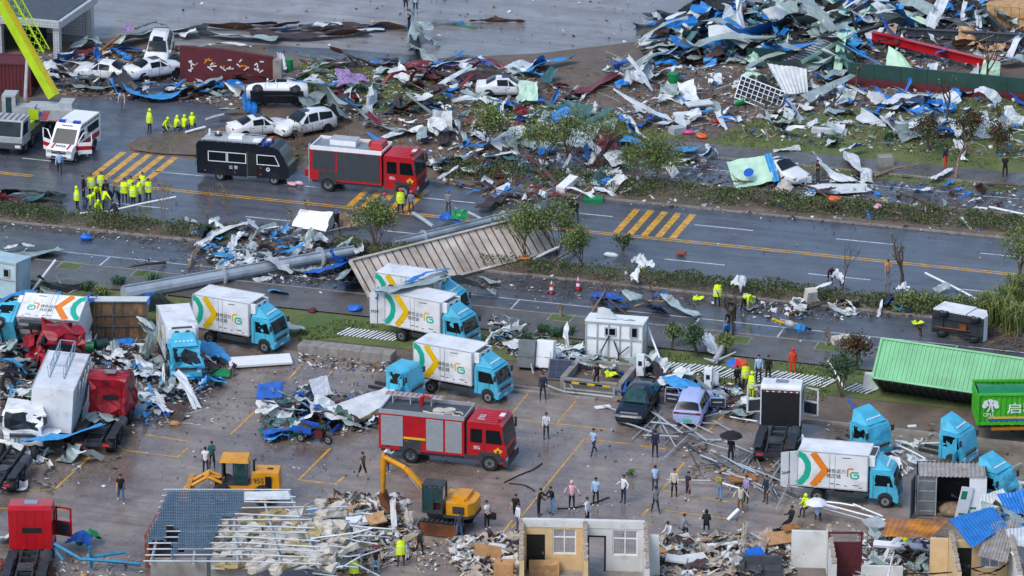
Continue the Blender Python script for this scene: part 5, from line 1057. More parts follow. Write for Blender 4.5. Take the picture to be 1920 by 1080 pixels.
for a in [((967,977), 'man in black shirt at the left end of the line of people', 'c_black', 'c_black', 'walk',(-.6,1), dict(bare=True)),((972,996), 'long haired woman in white behind the room wall', 'c_white', 'c_jeans', 'stand',(-1,.2), {}),((1010,967), 'woman in black handing something to another', 'c_black', 'c_black', 'reach',(1,.1), {}),((1036,963), 'woman in black top and wide jeans reaching left', 'c_black', 'c_ljeans', 'reach',(-1,.2), {}),
          ((1072,955), 'woman in pink hooded jacket', 'c_pink', 'c_black', 'hips',(-.1,1), dict(shoe='c_white', hood='c_pink')),((1117,948), 'woman in light blue shirt shading her eyes', 'c_lblue', 'c_black', 'phone',(-.5,1), dict(shoe='c_white')),((1169,943), 'woman in white shirt with long dark hair', 'c_white', 'c_navy', 'hips',(-1,.3), {}),((1228,922), 'man in light blue polo shirt standing behind the blue backpack', 'c_lblue', 'c_dgrey', 'stand',(0,-1), dict(bare=True)),
          ((1229,962), 'man in grey blue shirt with a plastic bag walking left', 'c_grey', 'c_navy', 'walk',(-.6,-.6), {}),((1264,931), 'man in beige shirt and dark trousers', 'c_beige', 'c_black', 'stand',(-.3,1), {}),((1290,937), 'man in dark shirt and shorts with bare legs', 'c_navy', 'c_navy', 'stand',(-1,.3), dict(shorts=True, bare=True, shoe='c_white')),((1349,937), 'woman in olive jacket and pale jeans', 'c_olive', 'c_ljeans', 'fold',(-1,.3), {}),
          ((1399,942), 'person in lilac shirt beside the steel bars', 'c_purple', 'c_navy', 'stand',(-1,.3), {}),((1388,961), 'person in brown trousers with a white hat beside a plank', 'c_beige', 'c_brown', 'hips',(.3,1), dict(shoe='c_white')),((1436,943), 'man in dark clothes at the right end of the line', 'c_navy', 'c_dgrey', 'feet',(-1,.2), {}),((1101,985), 'child in white behind the roofless wall', 'c_white', 'c_navy', 'stand',(1,.2), {})]:
 person(a[0], a[1], a[2], a[3], a[4], a[5], group=PL, **a[6])
person((1258,1026), 'boy in white and blue jacket sitting on the rubble', 'c_white', 'c_navy', 'sitlow',(-1,.3), z=.2); person((1277,1016), 'child in grey sitting beside the boy in white and blue', 'c_grey', 'c_dgrey', 'sitlow',(1,-.4), z=.2); person((1324,1008), 'person in black hooded coat sitting on white boards', 'c_black', 'c_black', 'sitlow',(.2,-1), z=.2, coat=1.3, hood='c_black')
yel((1512,966), 'person in yellow raincoat sitting by the orange chevron truck', 'sit',(-1,.4), 'c_navy', True, None); person((1482,992), 'man in black reclining on a chair with legs stretched out', 'c_black', 'c_black', 'recline',(-1,.2)); person((1532,982), 'person in pale blue sitting under the white umbrella', 'c_lblue', 'c_dgrey', 'sit',(.4,-.8))
person((1668,1030), 'person in dark jacket crouching under the rusty sheet', 'c_dgrey', 'c_black', 'squat',(.8,.4)); yel((1697,1034), 'worker in yellow vest crouching in the roofless room', 'squat',(.1,-1), 'c_navy', False, None); person((1721,1038), 'child in lilac shirt crouching in the roofless room', 'c_purple', 'c_dgrey', 'squat',(.1,-1), sc=.85)
yel((1792,876), 'person in yellow climbing into the gutted cyan cab', 'bend2',(.3,-1), 'c_navy', True, None)
person((779,26), 'person in pale blue shirt and dark shorts on the far yard', 'c_lblue', 'c_navy', 'stand',(0,-1), shorts=True, bare=True); person((761,22), 'person in black on the far yard', 'c_black', 'c_navy', 'stand',(.6,-1), shorts=True); person((231,207), 'person in grey yellow jacket wheeling something through the puddle', 'c_beige', 'c_grey', 'bend2',(-.4,1)); person((112,326), 'man in blue shirt in front of the ambulance', 'c_lblue', 'c_navy', 'walk',(.1,1))
def umbrella(px, label, z, cols, r=.62, handle=True):
 t = thing('umbrella', label, 'umbrella', G(*px) + V((0,0, z))); n = 8
 for k in range(n):
  q = MB(); a0, a1 = 2 * math.pi * k / n,2 * math.pi * (k + 1) / n; rows = [(0,.3),(.5 * r,.24),(.85 * r,.1),(r,0)]
  vs = [V((R_ * math.cos(a), R_ * math.sin(a), h)) for R_, h in rows for a in (a0, a1)]; q.add(vs,[(0,2,3),(2,4,5,3),(4,6,7,5)],0); q.build('panel', cols[k % len(cols)], t)
 part('shaft', t, 'dark_grey', lambda q: q.tube([(0,0,-.75),(0,0,.38)],.015,4))
umbrella((1381,716), 'rainbow striped umbrella over people on the verge',1.25,['h_red', 'plastic_orange', 'chrome_yellow', 'plastic_green', 'h_blue', 'plastic_blue', 'h_red', 'plastic_orange'],.75); umbrella((1370,868), 'black umbrella held up beside the steel bars',1.72,['c_black'],.72); umbrella((1530,981), 'white umbrella tilted over a seated person',1.25,['c_white'],.66)
t = thing('briefcase', 'black case carried by the young man in white', 'case', G(922,990) + V((0,0,.55))); part('shell', t, 'c_black', lambda q: q.box((0,0,.2),(.5,.18,.38))); part('handle', t, 'c_black', lambda q: q.tube([(-.1,0,.39),(-.08,0,.46),(.08,0,.46),(.1,0,.39)],.014,4))
# ------------------------------------------------------------------ hedges, shrubs, trees
def leafquad(b, p, s, mi):
 a = V((U(-1,1), U(-1,1), U(-.6,1))).normalized(); c = a.orthogonal().normalized(); c = Matrix.Rotation(U(0,6.28),3, a) @ c; d = a.cross(c); w = s * U(.45,.75)
 b.add([p - c * s, p + d * w, p + c * s, p - d * w],[(0,1,2,3)], mi)
def hedge(label, x0, x1, y0, y1, h, dens=75, k=3.2, gaps=(), mats=('leaf_green', 'leaf_dark', 'leaf_olive', 'twig'), name='hedge'):
 t = thing(name, label, 'hedge',((x0 + x1) / 2,(y0 + y1) / 2,.1),0, 'clipped hedges'); cx, cy = (x0 + x1) / 2,(y0 + y1) / 2; b = MB(); tw = MB(); n = int((x1 - x0) * (y1 - y0) * dens * k)
 def hh(x, y):
  u = (y - y0) / (y1 - y0); e = min(1,5 * min(u,1 - u) + .25); return h * e * (.72 + .5 * noise.noise((x * .5, y * .9,3)) + .35 * noise.noise((x * 1.7, y * 1.7,8)))
 for _ in range(n):
  x, y = U(x0, x1), U(y0, y1)
  if noise.noise((x * .35, y * .3,21)) > .1 and rnd.random() < .7: continue
  if any(g[0] < x < g[1] for g in gaps) and rnd.random() < .85: continue
  z = max(.05, hh(x, y)); f = rnd.random(); z *= 1 - .75 * f * f
  leafquad(b, V((x - cx, y - cy, z)), U(.05,.1), rnd.choices((0,1,2,3)[:len(mats)],(5,4,2 if noise.noise((x * .4, y,5)) < .1 else 7,2.5)[:len(mats)])[0])
 for _ in range(int((x1 - x0) * 6)):
  x, y = U(x0, x1) - cx, U(y0, y1) - cy; p = V((x, y,0)); tw.tube([p, p + V((U(-.25,.25), U(-.25,.25), U(.3, h)))],[.018,.008],3,0, False, False)
 f = b.build('foliage', list(mats), t); f['kind'] = 'stuff'; f = tw.build('twigs', 'twig', t); f['kind'] = 'stuff'
hedge('long clipped hedge along the lower median, rescuers gathered at its far side',-46,-21,3.0,5.0,.95); hedge('broken hedge on the lower median between the poles and the tipped trailer',-14,1.5,2.9,4.9,.9,60); hedge('hedge on the lower median below the open road',2,36,2.9,5.0,.85,70)
hedge('littered hedge along the upper median beside the rumble lines',2.5,44,20.6,23.6,.8,60); hedge('ragged hedge on the upper median behind the red fire engine',-12,2.4,20.5,24.0,.9,55); hedge('low hedge on the rounded kerb end by the yellow coats',-30,-22.5,19.6,22.0,.6,70); hedge('overgrown scrub at the road edge behind the white van on its side',25,40,2.4,4.6,1.5,70, mats=('leaf_olive', 'leaf_green', 'leaf_yellow'))
MED = 'wind stripped trees on the median'
def tree(px, label, h, r, nleaf, mats=('leaf_green', 'leaf_olive', 'leaf_dark'), lean=(0,0), stems=1, bare=.3, name='tree', cat='tree', group=None, trunk=.09, leaf=.085, bark='bark', crown0=.35, dens=1., z=.1):
 t = thing(name, label, cat, G(*px) + V((0,0, z)), U(0,6), group); w = MB(); tips = []; L = Matrix.Rotation(-t.rotation_euler.z,3, 'Z') @ RZ @ V((lean[0], lean[1],0))
 def grow(p, d, l, rr, lev):
  n = 3; pts = [p]; q = p
  for i in range(n): d = (d + V((U(-.2,.2), U(-.2,.2), U(-.05,.15)))).normalized(); q = q + d * (l / n); pts.append(q)
  w.tube(pts,[rr, rr * .88, rr * .75, rr * .6],5 if lev < 2 else 3,0, True, False)
  if lev >= 3 or rr < .006: tips.append((pts[-1], d)); return
  if lev >= 2: tips.append((pts[2], d))
  for k in range(rnd.randint(2,3) + (lev == 0)): grow(pts[rnd.choice((2,3,3))],(d * .7 + V((U(-1,1), U(-1,1), U(-.1,.7))) * .62).normalized(), l * U(.55,.8), rr * .55, lev + 1)
 for s in range(stems):
  a = U(0,6.28); d = (V((math.cos(a) * .35, math.sin(a) * .35,1)) if stems > 1 else V((0,0,1))) + L; grow(V((U(-.1,.1), U(-.1,.1),0)), d.normalized(), h * U(.42,.52), trunk / (stems ** .5),0)
 w.build('trunk', bark, t); b = MB(); cz = max(p.z for p, _ in tips) if tips else h
 for _ in range(int(nleaf * (2.1 if group == MED else 1.8))):
  p, d = rnd.choice(tips); q = p + V((rnd.gauss(0,.2), rnd.gauss(0,.2), rnd.gauss(0,.17))) * r; m = rnd.choices((0,1,2),(4,3,2))[0]
  leafquad(b, q, leaf * U(.6,1.3), m)
 if nleaf: f = b.build('crown', list(mats), t); f['kind'] = 'stuff'
 return t
OL = ('leaf_olive', 'leaf_green', 'leaf_yellow')
tree((705,468), 'bushy olive tree with many bare stems in front of the pink helmet workers',2.9,1.3,1500, OL, stems=7, group=MED, trunk=.12, bark='bark_pale')
tree((985,485), 'olive tree leaning over the tipped trailer floor',3.2,1.3,1100, OL, stems=5, group=MED, lean=(-.25,0)); tree((1045,478), 'olive tree at the right end of the tipped trailer with white pipe beneath',3.0,1.2,1100, OL, stems=5, group=MED); tree((1092,503), 'small round olive tree nearest the dropped branch on the road',2.4,1.0,900, OL, stems=4, group=MED)
tree((1240,355), 'spreading olive tree on the upper median behind the rumble stripes',3.0,1.4,1200, OL, stems=5, group=MED, bark='bark_pale', lean=(.1,0)); tree((1195,352), 'olive tree leaning left beside the spreading one',2.8,1.2,700, OL, stems=5, group=MED, bark='bark_pale', lean=(-.2,0)); tree((1015,322), 'light green tree among the debris left of the grey sheet',3.2,1.5,1000,('leaf_yellow', 'leaf_olive', 'leaf_green'), stems=6, group=MED); tree((1125,318), 'thin olive tree in front of the big grey sheet',3.4,1.4,500, OL, stems=5, group=MED)
tree((910,282), 'bright green low tree above the broken white panels',2.6,1.6,1300,('leaf_yellow', 'leaf_green', 'leaf_olive'), stems=4, group=MED); tree((1065,300), 'sparse green tree by the hanging blue cloth',3.0,1.4,600, OL, stems=5, group=MED)
tree((1690,545), 'snapped tree stump with a few bare branches beside the shirtless man',2.9,.5,25, OL, group=None, trunk=.16, bark='bark'); tree((1582,545), 'thin bare sapling beside the maroon jacket',3.4,.5,0, trunk=.05); tree((1912,545), 'leafy tree cut by the photo edge above the reeds',4.2,1.8,900, OL, trunk=.15); tree((1225,565), 'bare sapling rising from the lower hedge',2.9,.5,12, OL, trunk=.05)
for k,(x, y, s) in enumerate([(305,400,2.1),(385,410,2.2),(430,405,1.8),(545,428,1.6),(575,425,1.6),(640,285,1.7),(560,275,1.6),(600,290,1.3)]): tree((x, y),['leafless reddish shrub at the right end of the rescuers hedge', 'leafless shrub above the torn sheet on the median', 'leafless shrub right of the torn sheet on the median', 'dry twiggy shrub left of the white car panel', 'dry twiggy shrub behind the white car panel', 'dry shrub beside the tail of the upper fire engine', 'dry shrub in front of the white crossover', 'dry shrub between crossover and fire engine'][k], s,.6,14,('leaf_rust', 'leaf_yellow', 'twig'), stems=6, name='shrub', cat='shrub', group='leafless shrubs', trunk=.05, bark='bark_pale')
tree((1312,668), 'leafy bush beside the fallen white trunk',1.9,1.5,700,('leaf_dark', 'leaf_green', 'leaf_bluegreen'), stems=3, name='shrub', cat='shrub'); tree((1258,655), 'small clipped round tree on the verge',1.3,.9,450,('leaf_green', 'leaf_yellow', 'leaf_dark'), name='shrub', cat='shrub'); tree((1362,668), 'small bright round bush by the bending man in blue',1.1,.9,400,('leaf_yellow', 'leaf_green', 'leaf_olive'), name='shrub', cat='shrub'); tree((1575,745), 'dark green bush below the leaning white post',2.2,1.5,800,('leaf_dark', 'leaf_green', 'leaf_bluegreen'), stems=3, name='shrub', cat='shrub'); tree((1608,690), 'round red brown bush left of the green container',1.8,1.4,900,('leaf_rust', 'leaf_rust', 'leaf_olive'), stems=3, name='shrub', cat='shrub')
for k,(x, y) in enumerate([(1745,285),(1868,290),(1820,265)]): tree((x, y),['dark rust brown bush left of the man in orange trousers', 'dark bush beside the man in black on the far pavement', 'dark bush between two others on the far verge'][k],1.9,1.5,800,('leaf_rust', 'leaf_dark', 'leaf_olive'), stems=3, name='shrub', cat='shrub', group='dark round bushes')
def tuft(px, label, n=90, h=.7, mats=('leaf_bluegreen',), r=.8, name='grass_clump'):
 t = thing(name, label, 'plant', G(*px),0, 'clumps of strappy leaves'); b = MB()
 for _ in range(n):
  a = U(0,6.28); p = V((U(-r, r) * .4, U(-r, r) * .4,0)); d = V((math.cos(a), math.sin(a),0)); s = d.cross(V((0,0,1))) * .03; m = p + d * U(.15,.35) * r + V((0,0, h * U(.6,.9))); e = p + d * U(.4,.8) * r + V((0,0, h * U(.5,1.0))); k = rnd.randrange(len(mats))
  b.add([p - s, p + s, m + s, m - s],[(0,1,2,3)], k); b.add([m - s, m + s, e],[(0,1,2)], k)
 f = b.build('leaves', list(mats), t); f['kind'] = 'stuff'
for p, l in [((168,545), 'blue green strappy plant left of the fallen pole'),((222,535), 'blue green strappy plant touching the fallen pole'),((190,555), 'yellowish strappy plant behind the wooden floored container'),((1020,625), 'blue green plants left of the fallen white cabin'),((985,640), 'blue green plants behind the fallen fridges'),((1045,632), 'blue green plants in the flower bed by the cabin'),((1065,628), 'dark plants against the cabin wall'),((1668,262), 'blue green plant below the striped awning'),((1700,262), 'blue green plant beside the blue cloth on the far verge'),((1560,270), 'small tuft by the white gutter on the far verge'),((290,530), 'spiky plant on the near side of the pole'),((330,545), 'low spiky plant under the fallen pole')]: tuft(p, l, mats=('leaf_bluegreen', 'leaf_green') if 'yellow' not in l else ('leaf_yellow', 'leaf_olive'))
for x, y, l in [(1885,590, 'tall yellow green reeds in the middle of the reed bed behind the white van'),(1905,570, 'tall reeds at the far side of the reed bed by the cut leafy tree'),(1870,610, 'tall reeds just right of the white van on its side'),(1900,625, 'tall reeds nearest the green container'),(1850,600, 'tall reeds hanging over the white van roof')]: tuft((x, y), l,160,2.2,('leaf_yellow', 'leaf_olive'),1.3, 'reed_clump')
# grass blades over the verges, broken twigs and leaves along the roads
def scatter_px(poly, n):
 out = []; xs = [p[0] for p in poly]; ys = [p[1] for p in poly]; k = len(poly)
 while len(out) < n:
  x, y = U(min(xs), max(xs)), U(min(ys), max(ys)); c = False; j = k - 1
  for i in range(k):
   if (poly[i][1] > y) != (poly[j][1] > y) and x < (poly[j][0] - poly[i][0]) * (y - poly[i][1]) / (poly[j][1] - poly[i][1]) + poly[i][0]: c = not c
   j = i
  if c: out.append((x, y))
 return out
gb = MB()
for poly, n in [([(1290,290),(1900,362),(1960,300),(1960,175),(1560,205),(1400,225)],7000),([(880,185),(1120,200),(1290,262),(1180,280),(900,240)],1800),([(560,118),(700,128),(860,165),(820,215),(560,200)],2200),([(560,595),(700,605),(720,625),(560,640)],1200),([(1230,660),(1630,695),(1600,770),(1400,745),(1220,705)],3500),([(30,520),(330,540),(300,570),(20,565)],1500),([(250,272),(390,250),(400,290),(270,288)],900)]:
 for x, y in scatter_px(poly, n):
  p = G(x, y,.02)
  if noise.noise((p.x * .25, p.y * .25,4)) < -.12: continue
  d = V((U(-.12,.12), U(-.12,.12), U(.06,.2))); s = V((U(-1,1), U(-1,1),0)).normalized() * U(.03,.07); gb.add([p - s, p + s, p + d],[(0,1,2)], rnd.choices((0,1,2),(5,3,2))[0])
tag(gb.build('grass',['leaf_green', 'leaf_yellow', 'leaf_olive']), kind='stuff')
# ------------------------------------------------------------------ buildings, walls, fences
def tilemat(name, c1, c2, sx):
 m = bpy.data.materials.new(name); m.use_nodes = True; nt = m.node_tree; b = nt.nodes['Principled BSDF']; br = nt.nodes.new('ShaderNodeTexBrick'); tc = nt.nodes.new('ShaderNodeTexCoord'); g = nt.nodes.new('ShaderNodeMapping'); g.inputs['Rotation'].default_value = (rad(90),0, rad(0))
 s1 = nt.nodes.new('ShaderNodeSeparateXYZ'); cm = nt.nodes.new('ShaderNodeCombineXYZ'); ad = nt.nodes.new('ShaderNodeMath'); ad.operation = 'ADD'
 nt.links.new(tc.outputs['Object'], s1.inputs[0]); nt.links.new(s1.outputs[0], ad.inputs[0]); nt.links.new(s1.outputs[1], ad.inputs[1]); nt.links.new(ad.outputs[0], cm.inputs[0]); nt.links.new(s1.outputs[2], cm.inputs[1]); nt.links.new(cm.outputs[0], br.inputs[0])
 br.offset = 0; br.inputs['Color1'].default_value = (*lin(c1),1); br.inputs['Color2'].default_value = (*[x * .85 for x in lin(c1)],1); br.inputs['Mortar'].default_value = (*lin(c2),1); br.inputs['Scale'].default_value = sx; br.inputs['Mortar Size'].default_value = .03; br.inputs['Brick Width'].default_value = .5; br.inputs['Row Height'].default_value = .5
 nt.links.new(br.outputs[0], b.inputs['Base Color']); b.inputs['Roughness'].default_value = .35; MATS[name] = m
tilemat('tile_white', 'b9bdbf', '6d7072',2.2)
C = G(110,113); t = thing('gatehouse', 'flat roofed gatehouse clad in white tiles with open columns, beyond the lime boom', 'building', C)
part('roof', t,['steel_dark', 'tile_white'], lambda q: (q.box((-7.2,3.6,2.95),(14.0,6.8,.2),0), q.box((-7.2,0,2.85),(14.8,.3,.55),1), q.box((.15,3.75,2.85),(.3,7.2,.55),1), q.box((-7.2,7.5,2.85),(14.8,.3,.55),1)))
for x, y in ((-.2,.35),(-.2,6.9),(-5.0,.35)): part('column', t, 'tile_white', lambda q: q.box((x, y,1.285),(.5,.5,2.57)))
part('wall', t,['tile_white', 'glass'], lambda q: (q.box((-9.6,.5,1.28),(8.7,.25,2.56),0), q.box((-7.0,6.8,1.28),(13,.25,2.56),0), q.box((-3.2,3.0,.9),(.15,4.2,1.8),1)))
# ---- maroon name wall with its letters half torn off
a, b = G(338,152), G(512,160); t = thing('name_wall', 'maroon name wall whose white and ochre characters are half torn away', 'wall',(a + b) / 2, math.atan2((b - a).y,(b - a).x)); Lw = (b - a).length
part('panel', t, 'maroon', lambda q: q.prism([(-Lw / 2,0),(Lw / 2,0),(Lw / 2,2.2),(-Lw / 2 + 3.2,2.65),(-Lw / 2,2.75)],0,.35))
part('end_pier', t, 'concrete', lambda q: q.box((Lw / 2 + .35,.2,1.0),(.65,.6,2.0)))
rnd.seed(3)
for k in range(5):
 cx = -Lw / 2 + 1.1 + k * 1.25
 def ch(q):
  for _ in range(6):
   x, z = cx + U(-.38,.38),1.35 + U(-.5,.5); an = rnd.choice((0,0,90,35,-40)); q.box((x,-.02, z),(U(.15,.6),.05,.09), rnd.choice((0,0,1)),(0, rad(an + U(-8,8)),0))
 f = part('character', t,['c_white', 'amber'], ch); f['kind'] = 'stuff'
# ---- concrete planter wall, planter pit with striped rail
a, b = G(556,664), G(738,676); t = thing('planter_wall', 'low grey concrete planter wall behind the white rubbish strip', 'wall',(a + b) / 2,0); n = 9; wx = b.x - a.x
for k in range(n): part('stone', t, 'concrete', lambda q: q.box((-wx / 2 + wx * (k + .5) / n,.35,.28 + U(-.015,.01)),(wx / n - .015,1.15,.56)))
t = thing('planter_pit', 'sunken grey planter where a young man in black sits', 'planter', G(1108,735)); 
for c, d, nm in (((0,0,.35),(3.4,.28,.7), 'wall'),((-1.84,1.75,.35),(.28,3.78,.7), 'wall'),((1.84,1.75,.35),(.28,3.78,.7), 'wall'),((0,3.5,.35),(3.4,.28,.7), 'wall')): part(nm, t, 'concrete', lambda q: (q.box(c, d), q.box((c[0], c[1],.73),(d[0] + .1 if d[0] > 1 else .36, d[1] - .36 if d[1] > 1 else .36,.06))))
part('soil', t, 'dirt_ground', lambda q: q.box((0,1.75,.1),(3.3,3.2,.2)))
part('striped_rail', t,['black', 'plastic_yellow', 'light_grey'], lambda q: ([q.box((-1.4 + k * .5,-.35,.62),(.49,.08,.1), k % 2) for k in range(6)],[q.box((x,-.35,.3),(.09,.09,.6),2) for x in (-1.6,1.6)], q.box((0,-.35,.2),(3.3,.06,.08),2)))
for k in range(3): tag(part('kerb_step', None, 'concrete', lambda q: q.box((0,0,.06),(3.0,.3,.12)), G(985,735) + V((k * 3.05 - 3,-k * .02,0))), kind='structure')
kerb('lot_kerb',2,14,-17.7,.2,.16, 'concrete',8); kerb('lot_kerb',22,40,-17.9,.2,.16, 'concrete',10)
# ---- overturned white cabin, pale blue kiosk
def cabin(nm, label, px0, px1, Hh, D, col, wins, cols=5):
 a, b = G(*px0), G(*px1); t = thing(nm, label, 'cabin',(a + b) / 2, math.atan2((b - a).y,(b - a).x), None,(rad(-4),0)); W = (b - a).length
 part('wall', t, col, lambda q: (q.box((0,.03, Hh / 2),(W,.06, Hh)), q.box((W / 2 - .03, D / 2 + .06, Hh / 2),(.06, D, Hh)), q.box((-W / 2 + .03, D / 2 + .06, Hh / 2),(.06, D, Hh)), q.box((0, D + .09, Hh / 2),(W,.06, Hh))))
 part('roof', t, col, lambda q: q.box((0, D / 2, Hh + .05),(W + .15, D + .2,.1)))
 part('frame_rail', t, 'light_grey', lambda q: [q.box((-W / 2 + W * k / cols,-.04, Hh / 2),(.08,.08, Hh)) for k in range(cols + 1)] + [q.box((0,-.05, z),(W,.07,.09)) for z in (.06, Hh * .55, Hh - .05)] + [q.box((W / 2 + .03, D * f, Hh / 2),(.07,.07, Hh)) for f in (.1,.95)])
 for x, z, w, h in wins: part('window', t,['glass', 'light_grey'], lambda q: (q.box((x,-.02, z),(w,.05, h),0), q.frame((x - w / 2,-.06, z - h / 2),(1,0,0),(0,0,1), w, h,.06,.05,1)))
 return t
t = cabin('site_cabin', 'white prefab cabin heaved onto the flower bed, its underframe facing the lot',(1098,668),(1204,676),2.35,1.5, 'white_clean',[(-.25,1.75,.75,.55),(1.25,1.8,.55,.7)])
part('cable', t, 'black', lambda q: (q.tube([(-.3,-.15,1.5),(-.9,-.5,.2),(-1.1,-1.2,-.4)],.05,5), q.tube([(0,-.15,1.2),(.35,-.4,.5),(.5,-.8,-.5)],.05,5), q.tube([(1.0,-.15,.9),(.3,-.3,.3)],.04,5)))
part('torn_roof', t, 'sheet_white', lambda q: q.grid(lambda u, v: V((-1.3 + 2.6 * u,.3 + .9 * v,2.5 + .5 * math.sin(u * 5 + v) * v + .2 * noise.noise((u * 4, v * 4,2)))),8,4))
cabin('kiosk', 'pale blue kiosk with a small window leaning at the photo edge',(-45,552),(30,566),2.6,1.6, 'mint' if 0 else 'blue_pale',[(.85,1.85,.5,.6)],2) if mat('blue_pale', 'a9c4cc',.5,0,.08,1.2,.3, '8a8f8c') else None
# ---- fallen slatted fences
def slatfence(label, a, b, d=1.1, z=.12, tilt=8, n=None):
 A, B = G(*a), G(*b); t = thing('picket_fence', label, 'fence',(A + B) / 2 + V((0,0, z)), math.atan2((B - A).y,(B - A).x), 'fallen picket fences',(rad(tilt),0)); L = (B - A).length; n = n or int(L / .27); me = None
 part('rail', t, 'green_dark', lambda q: [q.box((0, y,-.04),(L,.05,.05)) for y in (-d * .3, d * .3)])
 for k in range(n):
  if me is None: o = part('slat', t, 'white_clean', lambda q: q.box((0,0,0),(.1, d,.03))); me = o.data
  else: o = bpy.data.objects.new('slat', me); S.collection.objects.link(o); o.parent = t
  o.location = (-L / 2 + (k + .5) * L / n, U(-.04,.04),0); o.rotation_euler = (0,0, rad(-28) + U(-.06,.06))
slatfence('fallen white picket fence between the bushes and the blue sheet',(1238,690),(1350,700),1.5); slatfence('fallen white picket fence below the rainbow umbrella',(1352,702),(1440,712),1.4); slatfence('fallen white picket fence under the red firefighter',(1440,706),(1560,722),1.5); slatfence('fallen white picket fence right of the dark green bush',(1590,728),(1640,736),1.2); slatfence('fallen picket fence in front of the truck on the verge',(640,624),(752,636),1.2); slatfence('fallen picket fence behind the two fridges',(975,648),(1095,662),1.3); slatfence('fallen picket fence at the corner of the pale blue kiosk',(45,560),(110,572),1.2)
# ---- collapsed house with a steel roof frame and blue roof tiles
t = thing('collapsed_house', 'wrecked house, blue tiled sheet roof half stripped to its steel purlins', 'house', G(440,1090))
O = t.location
def rp(px, py):   # a point on the roof slope
 f = (py - 918) / (1052 - 918); return G(px, py,3.5 - 1.0 * f) - O
def ledge(py): f = (py - 918) / 134; return 310 - 38 * f,548 + 60 * f
for k in range(13):
 py = 918 + 134 * k / 12; x0, x1 = ledge(py); pts = [rp(x0 - 3, py), rp((x0 + x1) / 2 + 20, py + U(-1,1)), rp(x1 + U(-8,14), py + U(-3,4) + k * .6)]
 part('purlin', t, 'galv', lambda q: q.tube(pts,.05,4,0, False))
for f in (0.03,.27,.52,.76,.97):
 part('rafter', t, 'galv', lambda q: q.tube([rp(310 + 238 * f,917) - V((0,0,.12)), rp(272 + 336 * f,1054) - V((0,0,.12))],.075,4,0, False))
poly = [(312,918),(457,918),(447,962),(414,968),(404,1000),(378,1028),(352,1024),(328,1030),(322,1052),(316,1050),(322,1020),(300,1010),(270,1016),(283,985),(300,950)]
hole = [(312,984),(336,988),(330,1016),(306,1012)]
def inside(x, y, P):
 c = False; j = len(P) - 1
 for i in range(len(P)):
  if (P[i][1] > y) != (P[j][1] > y) and x < (P[j][0] - P[i][0]) * (y - P[i][1]) / (P[j][1] - P[i][1]) + P[i][0]: c = not c
  j = i
 return c
tb = MB()
for r in range(24):
 for c in range(45):
  px, py = 268 + c * 4.4 ,919.5 + r * 5.5; x = px - (py - 918) * .0
  if not inside(x, py, poly) or inside(x, py, hole): continue
  p0, p1, p2, p3 = rp(x, py), rp(x + 4.3, py), rp(x + 4.3, py + 5.6), rp(x, py + 5.6); up = V((0,0,.05)); m0, m1 = (p0 + p3) / 2,(p1 + p2) / 2; lift = V((0,0,.075)); cc = (p0 + p2) / 2
  tb.add([p0 + up * .4, p1 + up * .4, p2 + up * 1.7, p3 + up * 1.7,(p0 + p1) / 2 + lift,(p2 + p3) / 2 + lift * 1.6, p2 + up * .2, p3 + up * .2],[(0,3,5,4),(4,5,2,1),(3,7,6,2)],0)
o = tb.build('roof_tiles', 'tile_blue', t); o['kind'] = 'stuff'
part('ridge_sheet', t, 'sheet_white', lambda q: q.poly([rp(457,922), rp(457,938), rp(545,936), rp(540,920)]))
part('hole_shade_sheet', t, 'black', lambda q: q.poly([p - V((0,0,.5)) for p in (rp(300,980), rp(300,1020), rp(345,1020), rp(345,980))]))  # black sheet under the roof hole, standing in for the shade inside
part('wall', t, 'concrete', lambda q: [q.box(G((x0 + x1) / 2,1084,1.2) - O,((x1 - x0) / 33.5,.25,2.4),0, Matrix.Rotation(YAW,3, 'Z')) for x0, x1 in ((283,388),(396,492))])
part('wall', t, 'brick', lambda q: (q.box(G(300,990,1.0) - O,(.25,7,2.0),0, Matrix.Rotation(YAW - rad(8),3, 'Z')),))
part('ceiling', t, 'insul', lambda q: q.poly([rp(405,965) - V((0,0,.55)), rp(395,1050) - V((0,0,.55)), rp(590,1050) - V((0,0,.55)), rp(550,965) - V((0,0,.55))]))
for k in range(95):
 px, py = U(405,650), U(935,1050)
 if px < 560 and py < 955: continue
 part('insulation_wad', t, 'insul_yellow' if rnd.random() < .16 else 'insul', lambda q: (q.box((0,0,0),(U(.6,1.5), U(.5,.9), U(.2,.35))), q.subdiv(2), jag(q,.2, k)), rp(px, py) - V((0,0, U(.25,.5) if px < 560 else U(0,.9))),(U(-.3,.3), U(-.3,.3), U(0,3)))
for k in range(60):
 px, py = U(540,660), U(935,1075); a = rp(px, py) - V((0,0, U(.2,1.4))); an = YAW + U(-.5,.5) if rnd.random() < .6 else U(0,3.1); l = U(.6,3.2); d = V((math.cos(an), math.sin(an), U(-.35,.35))) * l
 part('bent_purlin', t, 'galv', lambda q: q.tube([a, a + d * .5 + V((0,0, U(-.1,.2))), a + d],.05,4,0, False))
